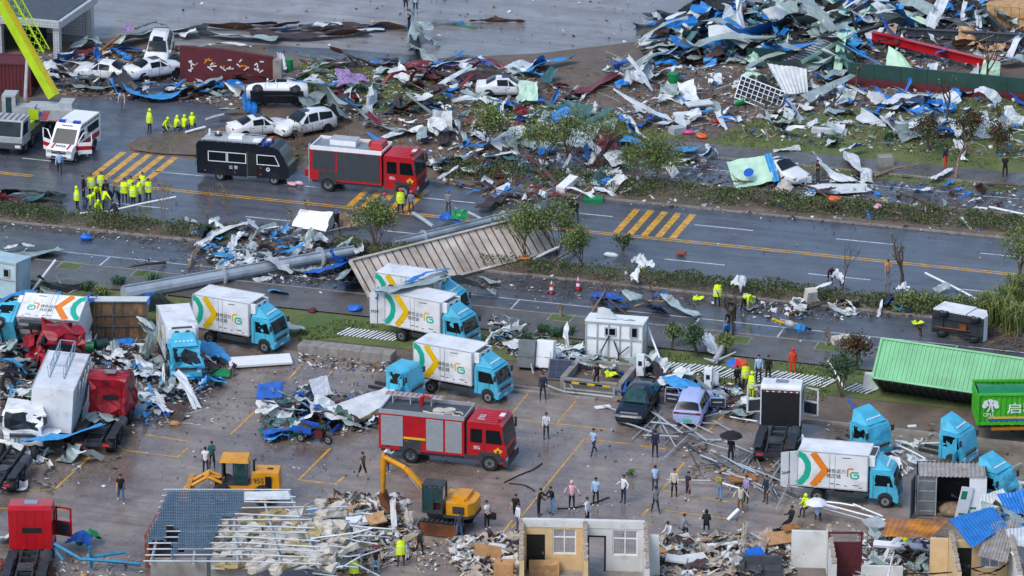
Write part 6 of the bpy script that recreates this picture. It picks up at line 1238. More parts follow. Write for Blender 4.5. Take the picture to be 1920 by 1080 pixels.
# ---- roofless rooms at the near edge: walls with doors and windows seen from inside
def wallrun(t, base, z1, openings, m='plaster_cream', th=.24, band=None, off=V((0,0,0))):
 """a wall between two pixels of its foot; openings: (px left, px right, sill z, head z, filler)"""
 a, b = G(*base[0]) - t.location + off, G(*base[1]) - t.location + off; d = (b - a); L = d.length; an = math.atan2(d.y, d.x); M = Matrix.Rotation(an,3, 'Z'); xs = lambda px: L * (px - base[0][0]) / (base[1][0] - base[0][0]); cut = sorted(openings); cur = 0; segs = []
 for o_ in cut:
  x0, x1 = xs(o_[0]), xs(o_[1]); segs.append((cur, x0,0, z1)); 
  if o_[2] > .05: segs.append((x0, x1,0, o_[2]))
  segs.append((x0, x1, o_[3], z1)); cur = x1
  f = o_[4]; P = lambda x, z, y=0: a + M @ V((x, y, z))
  if f == 'window':
   w = part('window', t, 'white_clean', lambda q: (q.frame(P(x0, o_[2]), M @ V((1,0,0)),(0,0,1), x1 - x0, o_[3] - o_[2],.07,.09), q.box(P((x0 + x1) / 2,(o_[2] + o_[3]) / 2),(.06,.08, o_[3] - o_[2] - .14),0, M), q.box(P((x0 + x1) / 2, o_[2] + (o_[3] - o_[2]) * .66),(x1 - x0 - .14,.07,.06),0, M)))
   for i in range(9): part('window_bar', w, 'light_grey', lambda q: q.box(P(x0 + .1 + (x1 - x0 - .2) * i / 8, o_[2] + (o_[3] - o_[2]) * .33,.06),(.02,.02,(o_[3] - o_[2]) * .6),0, M))
  elif f == 'door':
   w = part('door', t, 'black', lambda q: q.box(P((x0 + x1) / 2,(o_[2] + o_[3]) / 2),(x1 - x0,.08, o_[3] - o_[2]),0, M)); part('handle', w, 'chrome', lambda q: q.box(P(x1 - .12,1.0,-.06),(.04,.04,.16),0, M))
  else: part('door_frame', t, 'black', lambda q: (q.box(P(x0 + .05, o_[3] / 2),(.1,.28, o_[3]),0, M), q.box(P(x1 - .05, o_[3] / 2),(.1,.28, o_[3]),0, M), q.box(P((x0 + x1) / 2, o_[3] - .05),(x1 - x0 - .2,.28,.1),0, M)))
 segs.append((cur, L,0, z1)); part('wall', t, m, lambda q: [q.box(a + M @ V(((s0 + s1) / 2,0,(za + zb) / 2)),(s1 - s0, th, zb - za),0, M) for s0, s1, za, zb in segs if s1 - s0 > .02])
 if band: part('beam', t, band, lambda q: q.box(a + M @ V((L / 2,0, z1 + .22)),(L + .1, th + .08,.44),0, M))
 return a, b, M, L
def cross(t, base_px, length, z1, m='plaster_cream', th=.26, top='rubble_pale', slope=.0):
 """a partition that runs from a pixel at its far foot towards the camera"""
 a = G(*base_px) - t.location; d = RZ @ V((-.06,-1,0)); M = Matrix.Rotation(YAW,3, 'Z')
 part('partition', t, m, lambda q: q.add([a + M @ V((-th / 2,0,0)), a + M @ V((th / 2,0,0)), a + M @ V((th / 2,-length,0)), a + M @ V((-th / 2,-length,0)), a + M @ V((-th / 2,0, z1)), a + M @ V((th / 2,0, z1)), a + M @ V((th / 2,-length, z1 - slope)), a + M @ V((-th / 2,-length, z1 - slope))],[(3,2,1,0),(4,5,6,7),(0,1,5,4),(1,2,6,5),(2,3,7,6),(3,0,4,7)]))
 if top:
  n = max(4, int(length / .26))
  for k in range(n): part('brick', t, top, lambda q: q.box(a + M @ V((U(-.02,.02),-length * (k + .5) / n, z1 - slope * (k + .5) / n + .05 + U(-.02,.05))),(th * U(.7,1.05), length / n * .9,.1),0, M))
t = thing('roofless_rooms', 'row of roofless cream rooms with black doors and white windows', 'building', G(1095,1066))
wallrun(t,((982,1066),(1094,1068)),2.6,[(987,1022,0,2.15, 'door'),(1036,1080,.95,2.5, 'window')], 'plaster_cream', band='plaster_white'); wallrun(t,((1097,1068),(1206,1071)),2.6,[(1101,1136,0,2.15, 'open'),(1148,1195,.95,2.5, 'window')], 'plaster_white', band='plaster_white')
cross(t,(978,1064),4.5,2.9, slope=.6); cross(t,(1096,1067),4.5,2.9, slope=.5); cross(t,(1209,1070),4.5,2.9, 'plaster_white', slope=.9)
part('floor', t, 'concrete', lambda q: q.box(G(1095,1100) - t.location + V((0,0,.02)),(7.4,4.0,.04),0, Matrix.Rotation(YAW,3, 'Z')))
part('broken_pier', t, 'plaster_white', lambda q: (q.box(G(1226,1078) - t.location + V((0,0,1.2)),(.65,.5,2.4),0, Matrix.Rotation(YAW,3, 'Z'),.8,.8), jag(q,.06,3)))
t = thing('roofless_rooms', 'ruined rooms with a maroon double door and brick edged walls', 'building', G(1620,1080))
wallrun(t,((1483,1062),(1548,1064)),2.2,[], 'plaster_white'); cross(t,(1552,1064),5,2.6, 'plaster_white', slope=.3); wallrun(t,((1614,1088),(1692,1090)),.9,[], 'plaster_white'); wallrun(t,((1742,1080),(1776,1081)),2.3,[], 'plaster_cream'); cross(t,(1781,1082),5,2.7, 'plaster_cream', slope=.3); wallrun(t,((1786,1090),(1888,1093)),2.5,[(1790,1820,0,2.1, 'door'),(1836,1872,.9,1.9, 'window')], 'plaster_cream'); cross(t,(1893,1092),5,2.8, 'plaster_white', slope=.2)
for k in (0,1):
 a = G(1583 + (k * 2 - 1) * 14.5,1087) - t.location; M = Matrix.Rotation(YAW,3, 'Z'); dd = part('door', t, 'maroon', lambda q: q.box(a + V((0,0,1.1)),(.86,.08,2.2),0, M))
 for i,(z, h) in enumerate(((.45,.55),(1.05,.4),(1.65,.55))):
  for s in (-.2,.2): part('door_panel', dd, 'maroon', lambda q: q.box(a + M @ V((s,-.05, z)),(.3,.03, h),0, M))
part('door_frame', t, 'maroon', lambda q: (q.box(G(1583,1087) - t.location + V((0,0,2.85)),(1.95,.12,.1),0, Matrix.Rotation(YAW,3, 'Z')), q.box(G(1583,1087) - t.location + V((0,0,2.26)),(1.75,.1,.08),0, Matrix.Rotation(YAW,3, 'Z')),[q.box(G(1583 + s * 30.5,1087) - t.location + V((0,0,1.42)),(.1,.12,2.84),0, Matrix.Rotation(YAW,3, 'Z')) for s in (-1,1)]))
# ---- wrecked works at the far right: dark green wall, red and grey girders
a, b = G(1590,152), G(1990,190); t = thing('works_wall', 'long dark green works wall torn open to packing crates', 'wall',(a + b) / 2, math.atan2((b - a).y,(b - a).x)); Lw = (b - a).length
for k in range(8): part('wall_panel', t, 'green_dark', lambda q: q.box((-Lw / 2 + Lw * (k + .5) / 8,0,.75),(Lw / 8 - .02,.2,1.5)))
part('wall_coping', t, 'maroon', lambda q: q.box((0,-.6,.2),(Lw,.8,.4)))
a, b = G(1400,118), G(1600,128); t = thing('works_wall', 'shorter dark green wall behind the white plank heap', 'wall',(a + b) / 2, math.atan2((b - a).y,(b - a).x)); part('wall_panel', t, 'green_dark', lambda q: q.box((0,0,.6),((b - a).length,.2,1.2)))
def girder(label, p0, p1, z0, z1, w, h, m, name='girder', cat='girder', group=None):
 A, B = G(p0[0], p0[1], z0), G(p1[0], p1[1], z1); d = B - A; c = (A + B) / 2; x = d.normalized(); y = V((0,0,1)).cross(x).normalized(); z = x.cross(y); M = Matrix((x, y, z)).transposed(); q = MB(); L = d.length
 if w > .1: q.box((0,0, h / 2),(L, w,.03),0, M); q.box((0,0,0),(L,.03, h - .03),0, M); q.box((0,0,-h / 2),(L, w,.03),0, M); q.v = [tuple(V(v)) for v in q.v]
 else: q.box((0,0,0),(L, w, h),0, M)
 # the three plates move along the girder's own up axis
 if w > .1:
  for i in range(8): q.v[i] = tuple(V(q.v[i]) - V((0,0, h / 2)) + z * (h / 2)); q.v[16 + i] = tuple(V(q.v[16 + i]) + V((0,0, h / 2)) - z * (h / 2))
 o = q.build(name, m, None, c); return tag(o, label, cat, group)
girder('bright red steel girder lying along the green works wall',(1635,66),(1868,122),1.0,1.0,.5,.6, 'red'); girder('grey girder leaning down towards the wooden crate',(1805,-15),(1890,68),2.2,.3,.4,.5, 'steel_dark'); girder('grey girder crossing left of the red girder',(1600,68),(1690,38),.6,1.4,.4,.45, 'steel_dark'); girder('short red girder stub standing out of the heap',(1588,40),(1602,18),.4,1.3,.3,.4, 'red'); girder('dark girder behind the red girder',(1700,60),(1990,75),.8,.8,.4,.6, 'steel_dark'); girder('dark girder across the heap top by the photo edge',(1530,60),(1620,10),.5,2.2,.3,.35, 'steel_dark'); girder('rusty girder among blue scraps',(1330,60),(1400,18),.4,1.6,.3,.35, 'rust')
t = thing('packing_crate', 'big timber packing crate at the far corner', 'crate', G(1893,50)); 
for k in range(5): part('plank', t, 'wood_pale', lambda q: q.box((-1.3 + k * .65,-1.2,.95),(.62,.06,1.9)))
for k in range(4): part('plank', t, 'wood_pale', lambda q: q.box((1.65,-.85 + k * .6,.95),(.06,.58,1.9)))
for k in range(4): part('plank', t, 'wood_pale', lambda q: q.box((0,-.9 + k * .62,1.95),(3.4,.6,.06)))
part('batten', t, 'wood', lambda q: (q.box((0,-1.25,1.1),(3.3,.05,.15)), q.box((0,-1.25,.2),(3.3,.05,.15))))
# ------------------------------------------------------------------ wreckage, sheet by sheet
rnd.seed(29)
MARKS = [('lime crane boom',60,130),('ambulance',140,262),('buckled white sedan',195,135),('maroon name wall',430,115),('gatehouse columns',130,90),('twisted grey sheets on the yard',790,75),('white crossover',572,235),('police minibus',460,305),('upper fire engine',700,315),('purple blanket',658,165),('white hatchback',950,166),('green drum',1263,152),
         ('white window grille',1425,175),('red girder',1750,90),('green works wall',1720,135),('timber crate',1890,25),('striped awning',1710,185),('mint awning',1408,322),('big grey sheet',1115,255),('rumble stripes',1225,415),('tipped trailer',870,450),('fallen steel pole',430,510),('pale blue kiosk',15,500),('rescuers in yellow',210,365),
         ('side tipped box truck',80,590),('wooden floored container',215,600),('crushed cyan truck',330,650),('white box body',110,740),('crushed red tractor',220,730),('long white board',487,680),('lower fire engine',835,820),('blue cargo tricycle',590,815),('white site cabin',1155,630),('two fridges',1010,662),('planter pit',1110,715),('dark blue car',1195,760),('lavender car',1300,770),('white tractor cab',1470,745),
         ('orange chevron truck',1580,890),('green container',1780,700),('grey container',1775,900),('blue tiled roof',370,960),('excavator',835,940),('cream rooms',1090,1010),('maroon double door',1583,1035),('rusty orange sheet',1715,985),('white van',1790,610),('black umbrella',1385,830),('man in orange trousers',1772,300),('far pavement',1650,320),('steel bar heap',1300,830),('bushy olive shrub',700,430),('loader',430,890),('dropped branch',1175,460),('bottom red tractor',60,980)]
def where(px, py, k=0):
 m = sorted(MARKS, key=lambda a: (a[1] - px) ** 2 + ((a[2] - py) * 1.6) ** 2)[k]; dx, dy = px - m[1],(py - m[2]) * 1.6
 if abs(dx) + abs(dy) < 26: r = 'against the'
 elif abs(dx) > 1.6 * abs(dy): r = 'right of the' if dx > 0 else 'left of the'
 elif abs(dy) > 1.6 * abs(dx): r = 'in front of the' if dy > 0 else 'behind the'
 else: r = ('in front and ' if dy > 0 else 'behind and ') + ('right of the' if dx > 0 else 'left of the')
 return r + ' ' + m[0]
EXTRA = ['bent', 'creased', 'folded over', 'torn at one end', 'curled', 'half buried', 'lying flat', 'propped up', 'wet', 'dirty', 'ragged', 'buckled', 'tilted', 'rain soaked', 'split', 'scuffed']
def label(desc, px, py):
 if len(desc.split()) >= 6 and desc not in LABELS: return desc
 l = f'{desc} {where(px, py)}'
 for i in range(200):
  if l not in LABELS and 4 <= len(l.split()) <= 16: return l
  l = f'{EXTRA[(i * 7 + len(LABELS)) % 16]} {desc} {where(px, py, i // 16)}'
 return l
COLN = dict(sheet_white='white', sheet_grey='pale grey', sheet_blue='blue', sheet_whiteblue='white and blue', sheet_brown='dark brown', sheet_red='dark red', sheet_teal='dull teal', cloth_blue='royal blue', cloth_navy='navy', cloth_purple='purple', sheet_mint='mint', cloth_sky='sky blue', sheet_dark='blackish', tarp_white='off white', wood='brown', wood_pale='pale wood', white_clean='clean white', rust='rusty', wood_dark='dark wood', galv='galvanised', light_grey='light grey', cardboard='cardboard brown', blue_sky='light blue', insul='beige', rust_roof='rusty orange', mid_grey='grey', steel_dark='dark grey', concrete='concrete grey', plaster_white='plaster white', tile_blue='slate blue')
GRP = {}
def spline(P, n):
 out = []; k = len(P)
 for i in range(k - 1):
  a, b, c, d = P[max(0, i - 1)], P[i], P[i + 1], P[min(k - 1, i + 2)]
  for j in range(n):
   t = j / n; out.append(.5 * ((2 * b) + (c - a) * t + (2 * a - 5 * b + 4 * c - d) * t * t + (3 * b - a - 3 * c + d) * t ** 3))
 return out + [P[-1]]
def R(m, w, pts, z=.25, roll=.7, name=None, desc=None, corr=.035, cat=None, group=None):
 """a long torn sheet that follows a line of pixels; roll sets how far it twists up on edge"""
 P = [G(p[0], p[1], p[2] if len(p) > 2 else z) for p in pts]; c = sum(P, V((0,0,0))) / len(P); c.z = 0; S_ = spline(P,7 if len(P) < 4 else 5); n = len(S_); seed = U(0,99); nv = 6; b = MB(); rows = []
 for i, p in enumerate(S_):
  d = (S_[min(i + 1, n - 1)] - S_[max(0, i - 1)]).normalized(); s = d.cross(V((0,0,1))); s = s.normalized() if s.length > .05 else V((1,0,0)); ph = roll * 1.5 * noise.noise((i * .22, seed,0)) + roll * .45; x = s * math.cos(ph) + V((0,0,1)) * math.sin(ph); ww = w * (1 + .35 * noise.noise((i * .5, seed,9))) * (.75 if i in (0, n - 1) else 1)
  curl = .25 * noise.noise((i * .3, seed,4)); row = []
  for j in range(nv + 1):
   f = j / nv - .5; q = p + x * (f * ww) + x.cross(d) * (curl * ww * (f * f * 4 - .5) + corr * (j % 2) + .09 * noise.noise((i * .6, j * .9, seed))); q = q + d * .14 * noise.noise((i * .9, j * 1.7, seed + 3)); row.append(q)
  lo = min(q.z for q in row); 
  if lo < .02: row = [q + V((0,0,.02 - lo)) for q in row]
  rows.append(row)
 fs = [(i * (nv + 1) + j,(i + 1) * (nv + 1) + j,(i + 1) * (nv + 1) + j + 1, i * (nv + 1) + j + 1) for i in range(n - 1) for j in range(nv)]
 if sum((r2[0] - r1[0]).cross(r1[nv] - r1[0]).z for r1, r2 in zip(rows, rows[1:])) < 0: fs = [f[::-1] for f in fs]
 b.add([q - c for r_ in rows for q in r_], fs,0, corr < .03)
 cl = m.startswith('cloth'); nm = name or ('torn_cloth' if cl else 'roofing_strip'); mid = pts[len(pts) // 2]; o = b.build(nm, m, None, c); L = sum((P[i + 1] - P[i]).length for i in range(len(P) - 1))
 tag(o, label(desc or f"{'long ' if L > 6 else 'short ' if L < 2.5 else ''}{COLN.get(m, 'pale')} {'cloth strip' if cl else rnd.choice(('twisted metal sheet', 'torn roofing strip', 'crumpled sheet strip'))}", mid[0], mid[1]), cat or ('cloth' if cl else 'metal sheet'), group or ('torn cloths among the wreckage' if cl else 'torn sheets among the wreckage')); return o
def sheetmesh(l, w, cr, nu=7, nv=5, corr=0., rag=.12):
 seed = U(0,99); b = MB(); cre = [(U(0,6.28), U(-.4,.4), U(-.9,.9) * cr) for _ in range(3)]; bw = U(-.5,.5) * cr
 def fn(u, v):
  x, y = (u - .5),(v - .5); z = bw * (x * x * 2 - .2) * l
  for a, o, k in cre: z += k * abs(x * math.cos(a) + y * math.sin(a) - o) * .8 * min(l, w)
  z += cr * .35 * noise.noise((x * 4, y * 4, seed)) + corr * (int(round(v * nv)) % 2); ex = rag * noise.noise((u * 5, v * 5, seed + 5)); ey = rag * noise.noise((u * 5, v * 5, seed + 8)); return V((x * l + ex * l, y * w + ey * w, z))
 b.grid(fn, nu, nv,0, cr > .4 and corr == 0); lo = min(p[2] for p in b.v); b.v = [(p[0], p[1], p[2] - lo) for p in b.v]; return b
def Sh(m, px, py, l, w, ang=0, cr=.3, z=.03, tilt=(0,0), corr=0., name=None, desc=None, cat=None, group=None, nu=7, nv=5, rag=.12):
 """a loose sheet or cloth; ang is the direction of its length in the photograph, degrees"""
 b = sheetmesh(l, w, cr, nu, nv, corr, rag); cl = m.startswith('cloth') or m.startswith('tarp'); nm = name or ('tarpaulin' if cl else 'metal_sheet'); o = b.build(nm, m, None, G(px, py,0) + V((0,0, z + abs(math.sin(tilt[0])) * w / 2 + abs(math.sin(tilt[1])) * l / 2)))
 o.rotation_euler = (Matrix.Rotation(YAW + rad(ang),3, 'Z') @ Matrix.Rotation(tilt[1],3, 'Y') @ Matrix.Rotation(tilt[0],3, 'X')).to_euler()
 tag(o, label(desc or f"{'large ' if l * w > 4 else 'small ' if l * w < .8 else ''}{COLN.get(m, 'pale')} {'tarpaulin heap' if cl else rnd.choice(('crumpled sheet', 'bent metal sheet', 'torn panel'))}", px, py), cat or ('tarpaulin' if cl else 'metal sheet'), group or ('crumpled tarpaulins' if cl else 'crumpled sheets among the wreckage')); return o
def Q4(m, c4, n=14, amp=.05, wr=.08, desc='sheet', name='metal_sheet', cat='metal sheet', group=None, th=0):
 """a sheet hung between four corners (px, py, z), ribbed along its first side"""
 A, B, C_, D = [G(*p) for p in c4]; o0 = (A + C_) / 2; o0.z = 0; nn = (B - A).cross(D - A).normalized(); b = MB(); fl = nn.z < 0; seed = U(0,99)
 b.grid(lambda u, v: (A * (1 - u) * (1 - v) + B * u * (1 - v) + C_ * u * v + D * (1 - u) * v) + nn * ((amp if int(round(u * n * 2)) % 2 else 0) + wr * noise.noise((u * 3, v * 3, seed))) - o0, n * 2,6,0, False); b.f = [f[::-1] for f in b.f] if fl else b.f; o = b.build(name, m, None, o0)
 mx, my = sum(p[0] for p in c4) / 4, sum(p[1] for p in c4) / 4; return tag(o, desc if len(desc.split()) > 4 else label(desc, mx, my), cat, group)
def bar(p0, p1, r=.06, m='galv', z0=.1, z1=.1, desc=None, name='steel_pipe', cat='pipe', n=6, group='loose pipes and bars', r1=None, sq=False):
 A, B = G(p0[0], p0[1], z0), G(p1[0], p1[1], z1); c = (A + B) / 2; q = MB(); q.tube([A - c,(A + B) / 2 - c + V((0,0, U(-.02,.05))), B - c],[r,(r + (r1 or r)) / 2, r1 or r],4 if sq else n,0, not sq); o = q.build(name, m, None, c); L = (B - A).length
 return tag(o, label(desc or f"{'long ' if L > 4 else 'short ' if L < 1.5 else ''}{COLN.get(m, 'pale')} {'bar' if sq else 'pipe'}",(p0[0] + p1[0]) / 2,(p0[1] + p1[1]) / 2), cat, group)
def board(m, px, py, d, ang=0, z=.0, tilt=(0,0), desc=None, name='board', cat='board', group='loose boards', dent=.0):
 q = MB(); q.box((0,0, d[2] / 2), d); (jag(q, dent, px) if dent else 0); o = q.build(name, m, None, G(px, py) + V((0,0, z + abs(math.sin(tilt[0])) * d[1] / 2 + abs(math.sin(tilt[1])) * d[0] / 2))); o.rotation_euler = (Matrix.Rotation(YAW + rad(ang),3, 'Z') @ Matrix.Rotation(tilt[1],3, 'Y') @ Matrix.Rotation(tilt[0],3, 'X')).to_euler(); return tag(o, label(desc or f"{COLN.get(m, 'pale')} {rnd.choice(('board', 'broken panel', 'plank'))}", px, py), cat, group)
sw, sg, sb, wb, br, rd, te, cb, cn, sk, tw_, mi, dk = 'sheet_white', 'sheet_grey', 'sheet_blue', 'sheet_whiteblue', 'sheet_brown', 'sheet_red', 'sheet_teal', 'cloth_blue', 'cloth_navy', 'cloth_sky', 'tarp_white', 'sheet_mint', 'sheet_dark'
# -- far yard and left heap
for a in [(sg,1.7,[(212,84),(250,70),(300,60),(388,53)],.5),(sg,1.5,[(372,62),(440,66),(520,72)],.4),(br,1.1,[(380,46),(480,50),(560,42)],.4),(br,1.2,[(560,48),(630,44),(700,50),(765,52)],.3),(br,1.5,[(470,60),(560,66),(690,58)],.4),(cb,1.0,[(525,56),(562,52)]),(sb,.7,[(690,50),(765,48)]),(sb,.9,[(808,43),(870,40)]),(te,1.0,[(258,52),(290,43),(305,46)],.6),(sw,.9,[(560,52),(600,46),(640,43)],.5),(wb,.6,[(640,58),(720,54)]),('sheet_brown',.6,[(880,39),(930,38),(984,40)]),(br,.7,[(600,56),(700,47)]),(dk,.8,[(420,45),(520,44)]),(sw,.7,[(440,52),(470,48)])]: R(*a)
for a in [(sg,1.0,[(768,20,2.2),(782,50,1.2),(765,80,.5)],.5,1.4),(sg,.9,[(783,44,1.6),(815,52,1.2)],.5,1.2),(sg,.8,[(785,58,.9),(805,72,.5),(820,86,.2)],.5,1.2),(sg,1.0,[(766,82,.6),(790,95,.6),(815,117,.3)],.5,1.1),(wb,.8,[(768,92,.6),(790,92,.4)],.5,1),(dk,1.0,[(770,30,1.6),(775,55,.8),(785,118,.2)],.5,1.4),(sb,.7,[(800,122),(840,112),(870,95)],.4),(wb,.7,[(810,124),(860,116),(905,108)],.4),('cloth_purple',.5,[(830,122),(890,118)],.3),(br,1.3,[(812,148),(880,143),(960,138)],.4),(br,1.3,[(748,156),(790,158),(830,166)],.4),(br,1.6,[(735,202),(790,192),(828,172)],.7,1.1),(sg,1.1,[(768,138),(800,146)],.3),('sheet_red',.8,[(770,116),(795,132),(815,148)],.4)]: R(*a)
for a in [(sg,1.7,[(575,152,.8),(620,180,.9),(668,205,.5),(696,213,.3)],.5,1.0),(sg,2.2,[(575,188),(610,212),(650,222)],.5,.8),(sg,1.2,[(580,200),(600,168)],.6,1),(wb,1.0,[(556,142),(580,131)],.4),(sw,.9,[(600,122),(640,118),(680,118)],.4),(sw,.8,[(526,100,1.4),(529,130,.3)],.5,1.3),(sb,.8,[(515,150),(550,158),(570,152)],.3),(sb,.9,[(615,160),(645,150)],.5),(br,.7,[(675,115),(720,122)],.3),(sw,.8,[(690,180,1.2),(700,165,.8),(695,200,.3)],.4,1.2),(te,.9,[(590,128),(620,135)],.5)]: R(*a)
for a in [(sk,1.5,[(241,148),(252,172),(300,180),(350,166),(412,150)],.4,.6),(sb,1.2,[(275,168),(320,160),(345,152)],.7,.8),(sg,1.1,[(330,168),(380,160),(410,145)],.6,.8),(br,.8,[(355,172),(400,155)],.6),(sb,.7,[(375,172),(405,164),(415,155)],.4,1),(sb,1.1,[(434,150,1.0),(455,168,.8),(468,190,.6),(466,212,.3)],.5,.9),(dk,1.2,[(436,148),(470,150),(510,168)],.9,.7),(br,.7,[(432,142,1.2),(470,141,1.2),(515,152,.8)],.5,.9),(sg,.8,[(412,205),(450,203)],.5),(wb,.9,[(80,124),(110,115),(168,120)],.5),(rd,1.0,[(135,108),(160,95),(178,92)],.5),(cb,1.0,[(205,92),(235,90),(272,94)],.4),(cb,.8,[(182,88,1.0),(184,108,.2)],.3,1.3),(sg,.9,[(150,75),(185,72)],.4),(sb,.9,[(90,155),(120,158),(138,152)],.3),(sg,.9,[(140,160),(190,165),(235,155)],.3),(sw,.8,[(85,135),(105,145)],.5,1.2),(sg,1.2,[(140,90),(160,72),(190,82)],.7),(sg,1.0,[(328,102),(385,84)],.9,.6),(sw,.6,[(390,84),(430,80),(470,87)],1.2,.4),(br,.6,[(262,182),(330,184),(372,183)],.1)]: R(*a)
Sh('cloth_purple',660,172,2.4,2.0,0,.7,.3,(.3,0), name='blanket', desc='purple patterned blanket draped over the heap', cat='blanket', nu=14, nv=12); Sh(tw_,352,74,1.3,.8,10,.8,.3); Sh(tw_,95,140,1.5,1.0,20,.9,.2); Sh('cloth_blue',910,126,1.2,1.0,-20,.9,.2); Sh('cloth_purple',241,68,.7,.6,0,.9,.4)
# -- the middle of the far field
for a in [(rd,1.0,[(1046,186),(1085,173),(1115,161),(1156,135)],.3,.5),(sw,.7,[(1044,188),(1065,193)],.2),(wb,1.3,[(958,128),(995,118),(1030,116)],.4),(sk,1.0,[(983,136),(1020,118),(1076,106)],.5),(sk,.8,[(985,135),(1022,140)],.3),(cb,.8,[(1146,118),(1175,115)],.5),(sw,.9,[(1205,132,1.2),(1215,118,.8),(1213,138,.2)],.3,1.3),(sw,.8,[(1225,142),(1260,127)],.4),(sb,.7,[(1195,140),(1225,152)],.3),(cb,.8,[(1158,120,.9),(1162,130,.3)],.3,1.2),(sb,.8,[(962,197),(1020,187)],.3),(dk,2.0,[(1208,28),(1250,26),(1292,38)],.6,.3),(sg,.9,[(1215,42),(1240,45),(1268,46)],.4),(sb,1.2,[(1284,75),(1320,56),(1372,58)],.7),(sg,2.0,[(1210,92),(1255,82),(1280,70)],.6),(sg,1.6,[(1225,104),(1270,92),(1290,95)],.5),(sb,.9,[(1225,107),(1258,94)],.5),(sg,1.0,[(1270,112),(1300,108),(1325,100)],.4),(wb,.9,[(1300,62),(1330,50)],.9),(sb,1.0,[(1345,30),(1370,12),(1385,-5)],1.3),(cb,1.2,[(1355,28),(1385,32),(1412,40)],.8),(sb,1.2,[(1360,12),(1398,12)],1.5,.8),(sw,.8,[(1360,8),(1395,3)],1.5),(sg,1.2,[(1328,85),(1380,95)],.3),(te,1.0,[(1345,95),(1375,88)],.3)]: R(*a)
for a in [(sb,.8,[(1168,215,.4),(1178,238,.6),(1190,252,.3)],.4,1.1),(sw,.8,[(1170,215),(1195,245),(1215,262)],.4,1.0),(sk,1.7,[(1158,256),(1200,268),(1250,282),(1310,276)],.4,.5),(cb,.8,[(1190,238),(1212,228),(1226,218)],.3,.8),(sw,.7,[(1230,232),(1275,225),(1300,215)],.3),(sw,1.2,[(1225,292),(1265,297)],.2),(sw,.9,[(1265,300),(1310,298)],.2),(wb,.9,[(1315,290),(1335,282)],.6,1),(sw,1.0,[(1330,275,.8),(1345,290,.4)],.3,1.1),(sg,.8,[(1015,225),(1035,208)],.5,1),(wb,.7,[(1008,250),(1060,230)],.4,.6),(sw,.9,[(835,240,1.2),(815,228,1.0),(812,250,.4)],.4,1.2),(sw,.9,[(855,225,1.2),(862,250,.3)],.4,1.3),(sg,.8,[(790,260),(795,240),(830,232)],.6,1),(sb,1.0,[(920,210),(945,195),(965,190)],.4),(sg,1.4,[(800,310),(850,300),(865,292)],.3),(rd,1.3,[(865,305),(885,295),(905,310)],.4,.4),(rd,1.2,[(888,302),(920,318),(942,332)],.3,.3),(te,1.2,[(905,298),(940,290),(960,300)],.5),(sg,.8,[(680,232),(710,235),(755,248)],.3),(sb,.7,[(692,250),(715,265)],.6),(sw,.8,[(716,258),(756,246)],.3),(rd,1.0,[(626,262),(700,266),(730,268)],.2,.3),(br,.8,[(830,270),(835,225)],.3),(wb,.6,[(905,292),(960,285)],.7),(sb,.9,[(880,275),(920,268)],.4),(br,1.0,[(735,210),(745,180)],.4,1.2),(sw,.7,[(845,160),(870,165)],.4),(sb,1.0,[(832,170),(862,165)],.3)]: R(*a)
Sh('sheet_grey',1112,252,3.0,7.5,-8,.12,.05, name='metal_sheet', desc='huge pale grey sheet lying across the grass beside the thin olive tree', nu=10, nv=14); Sh(mi,990,190,1.4,1.6,0,.35,.1,(.9,0), desc='mint triangular panel beside the white hatchback', name='panel'); Sh('sheet_blue',1098,312,.9,1.3,80,.4,.3,(1.2,0)); Sh(sw,1140,330,1.6,1.3,20,.5,.1); Sh(sw,1110,330,1.0,.8,10,.6,.2); Sh(sw,1155,318,1.8,1.2,40,.4,.4,(.6,0)); Sh(sw,1290,225,2.2,.9,12,.1,.3,(.2,0)); Sh(sw,1278,240,1.2,1.0,70,.1,.2,(.5,0)); board('white_clean',1064,357,(1.9,.7,.4),58,.1,(0,-.2), 'white flat topped box tipped at the road edge'); board('plastic_green',1113,378,(1.3,.9,.3),0,0,(0,0), 'green plastic crate on the open road', name='crate', cat='crate')
Sh(sw,830,250,1.4,1.6,0,.4,.2,(1.0,0)); Sh(rd,700,238,.8,1.3,70,.3,.2,(.7,0)); Sh(sw,692,232,.9,1.4,70,.3,.2,(.8,0))
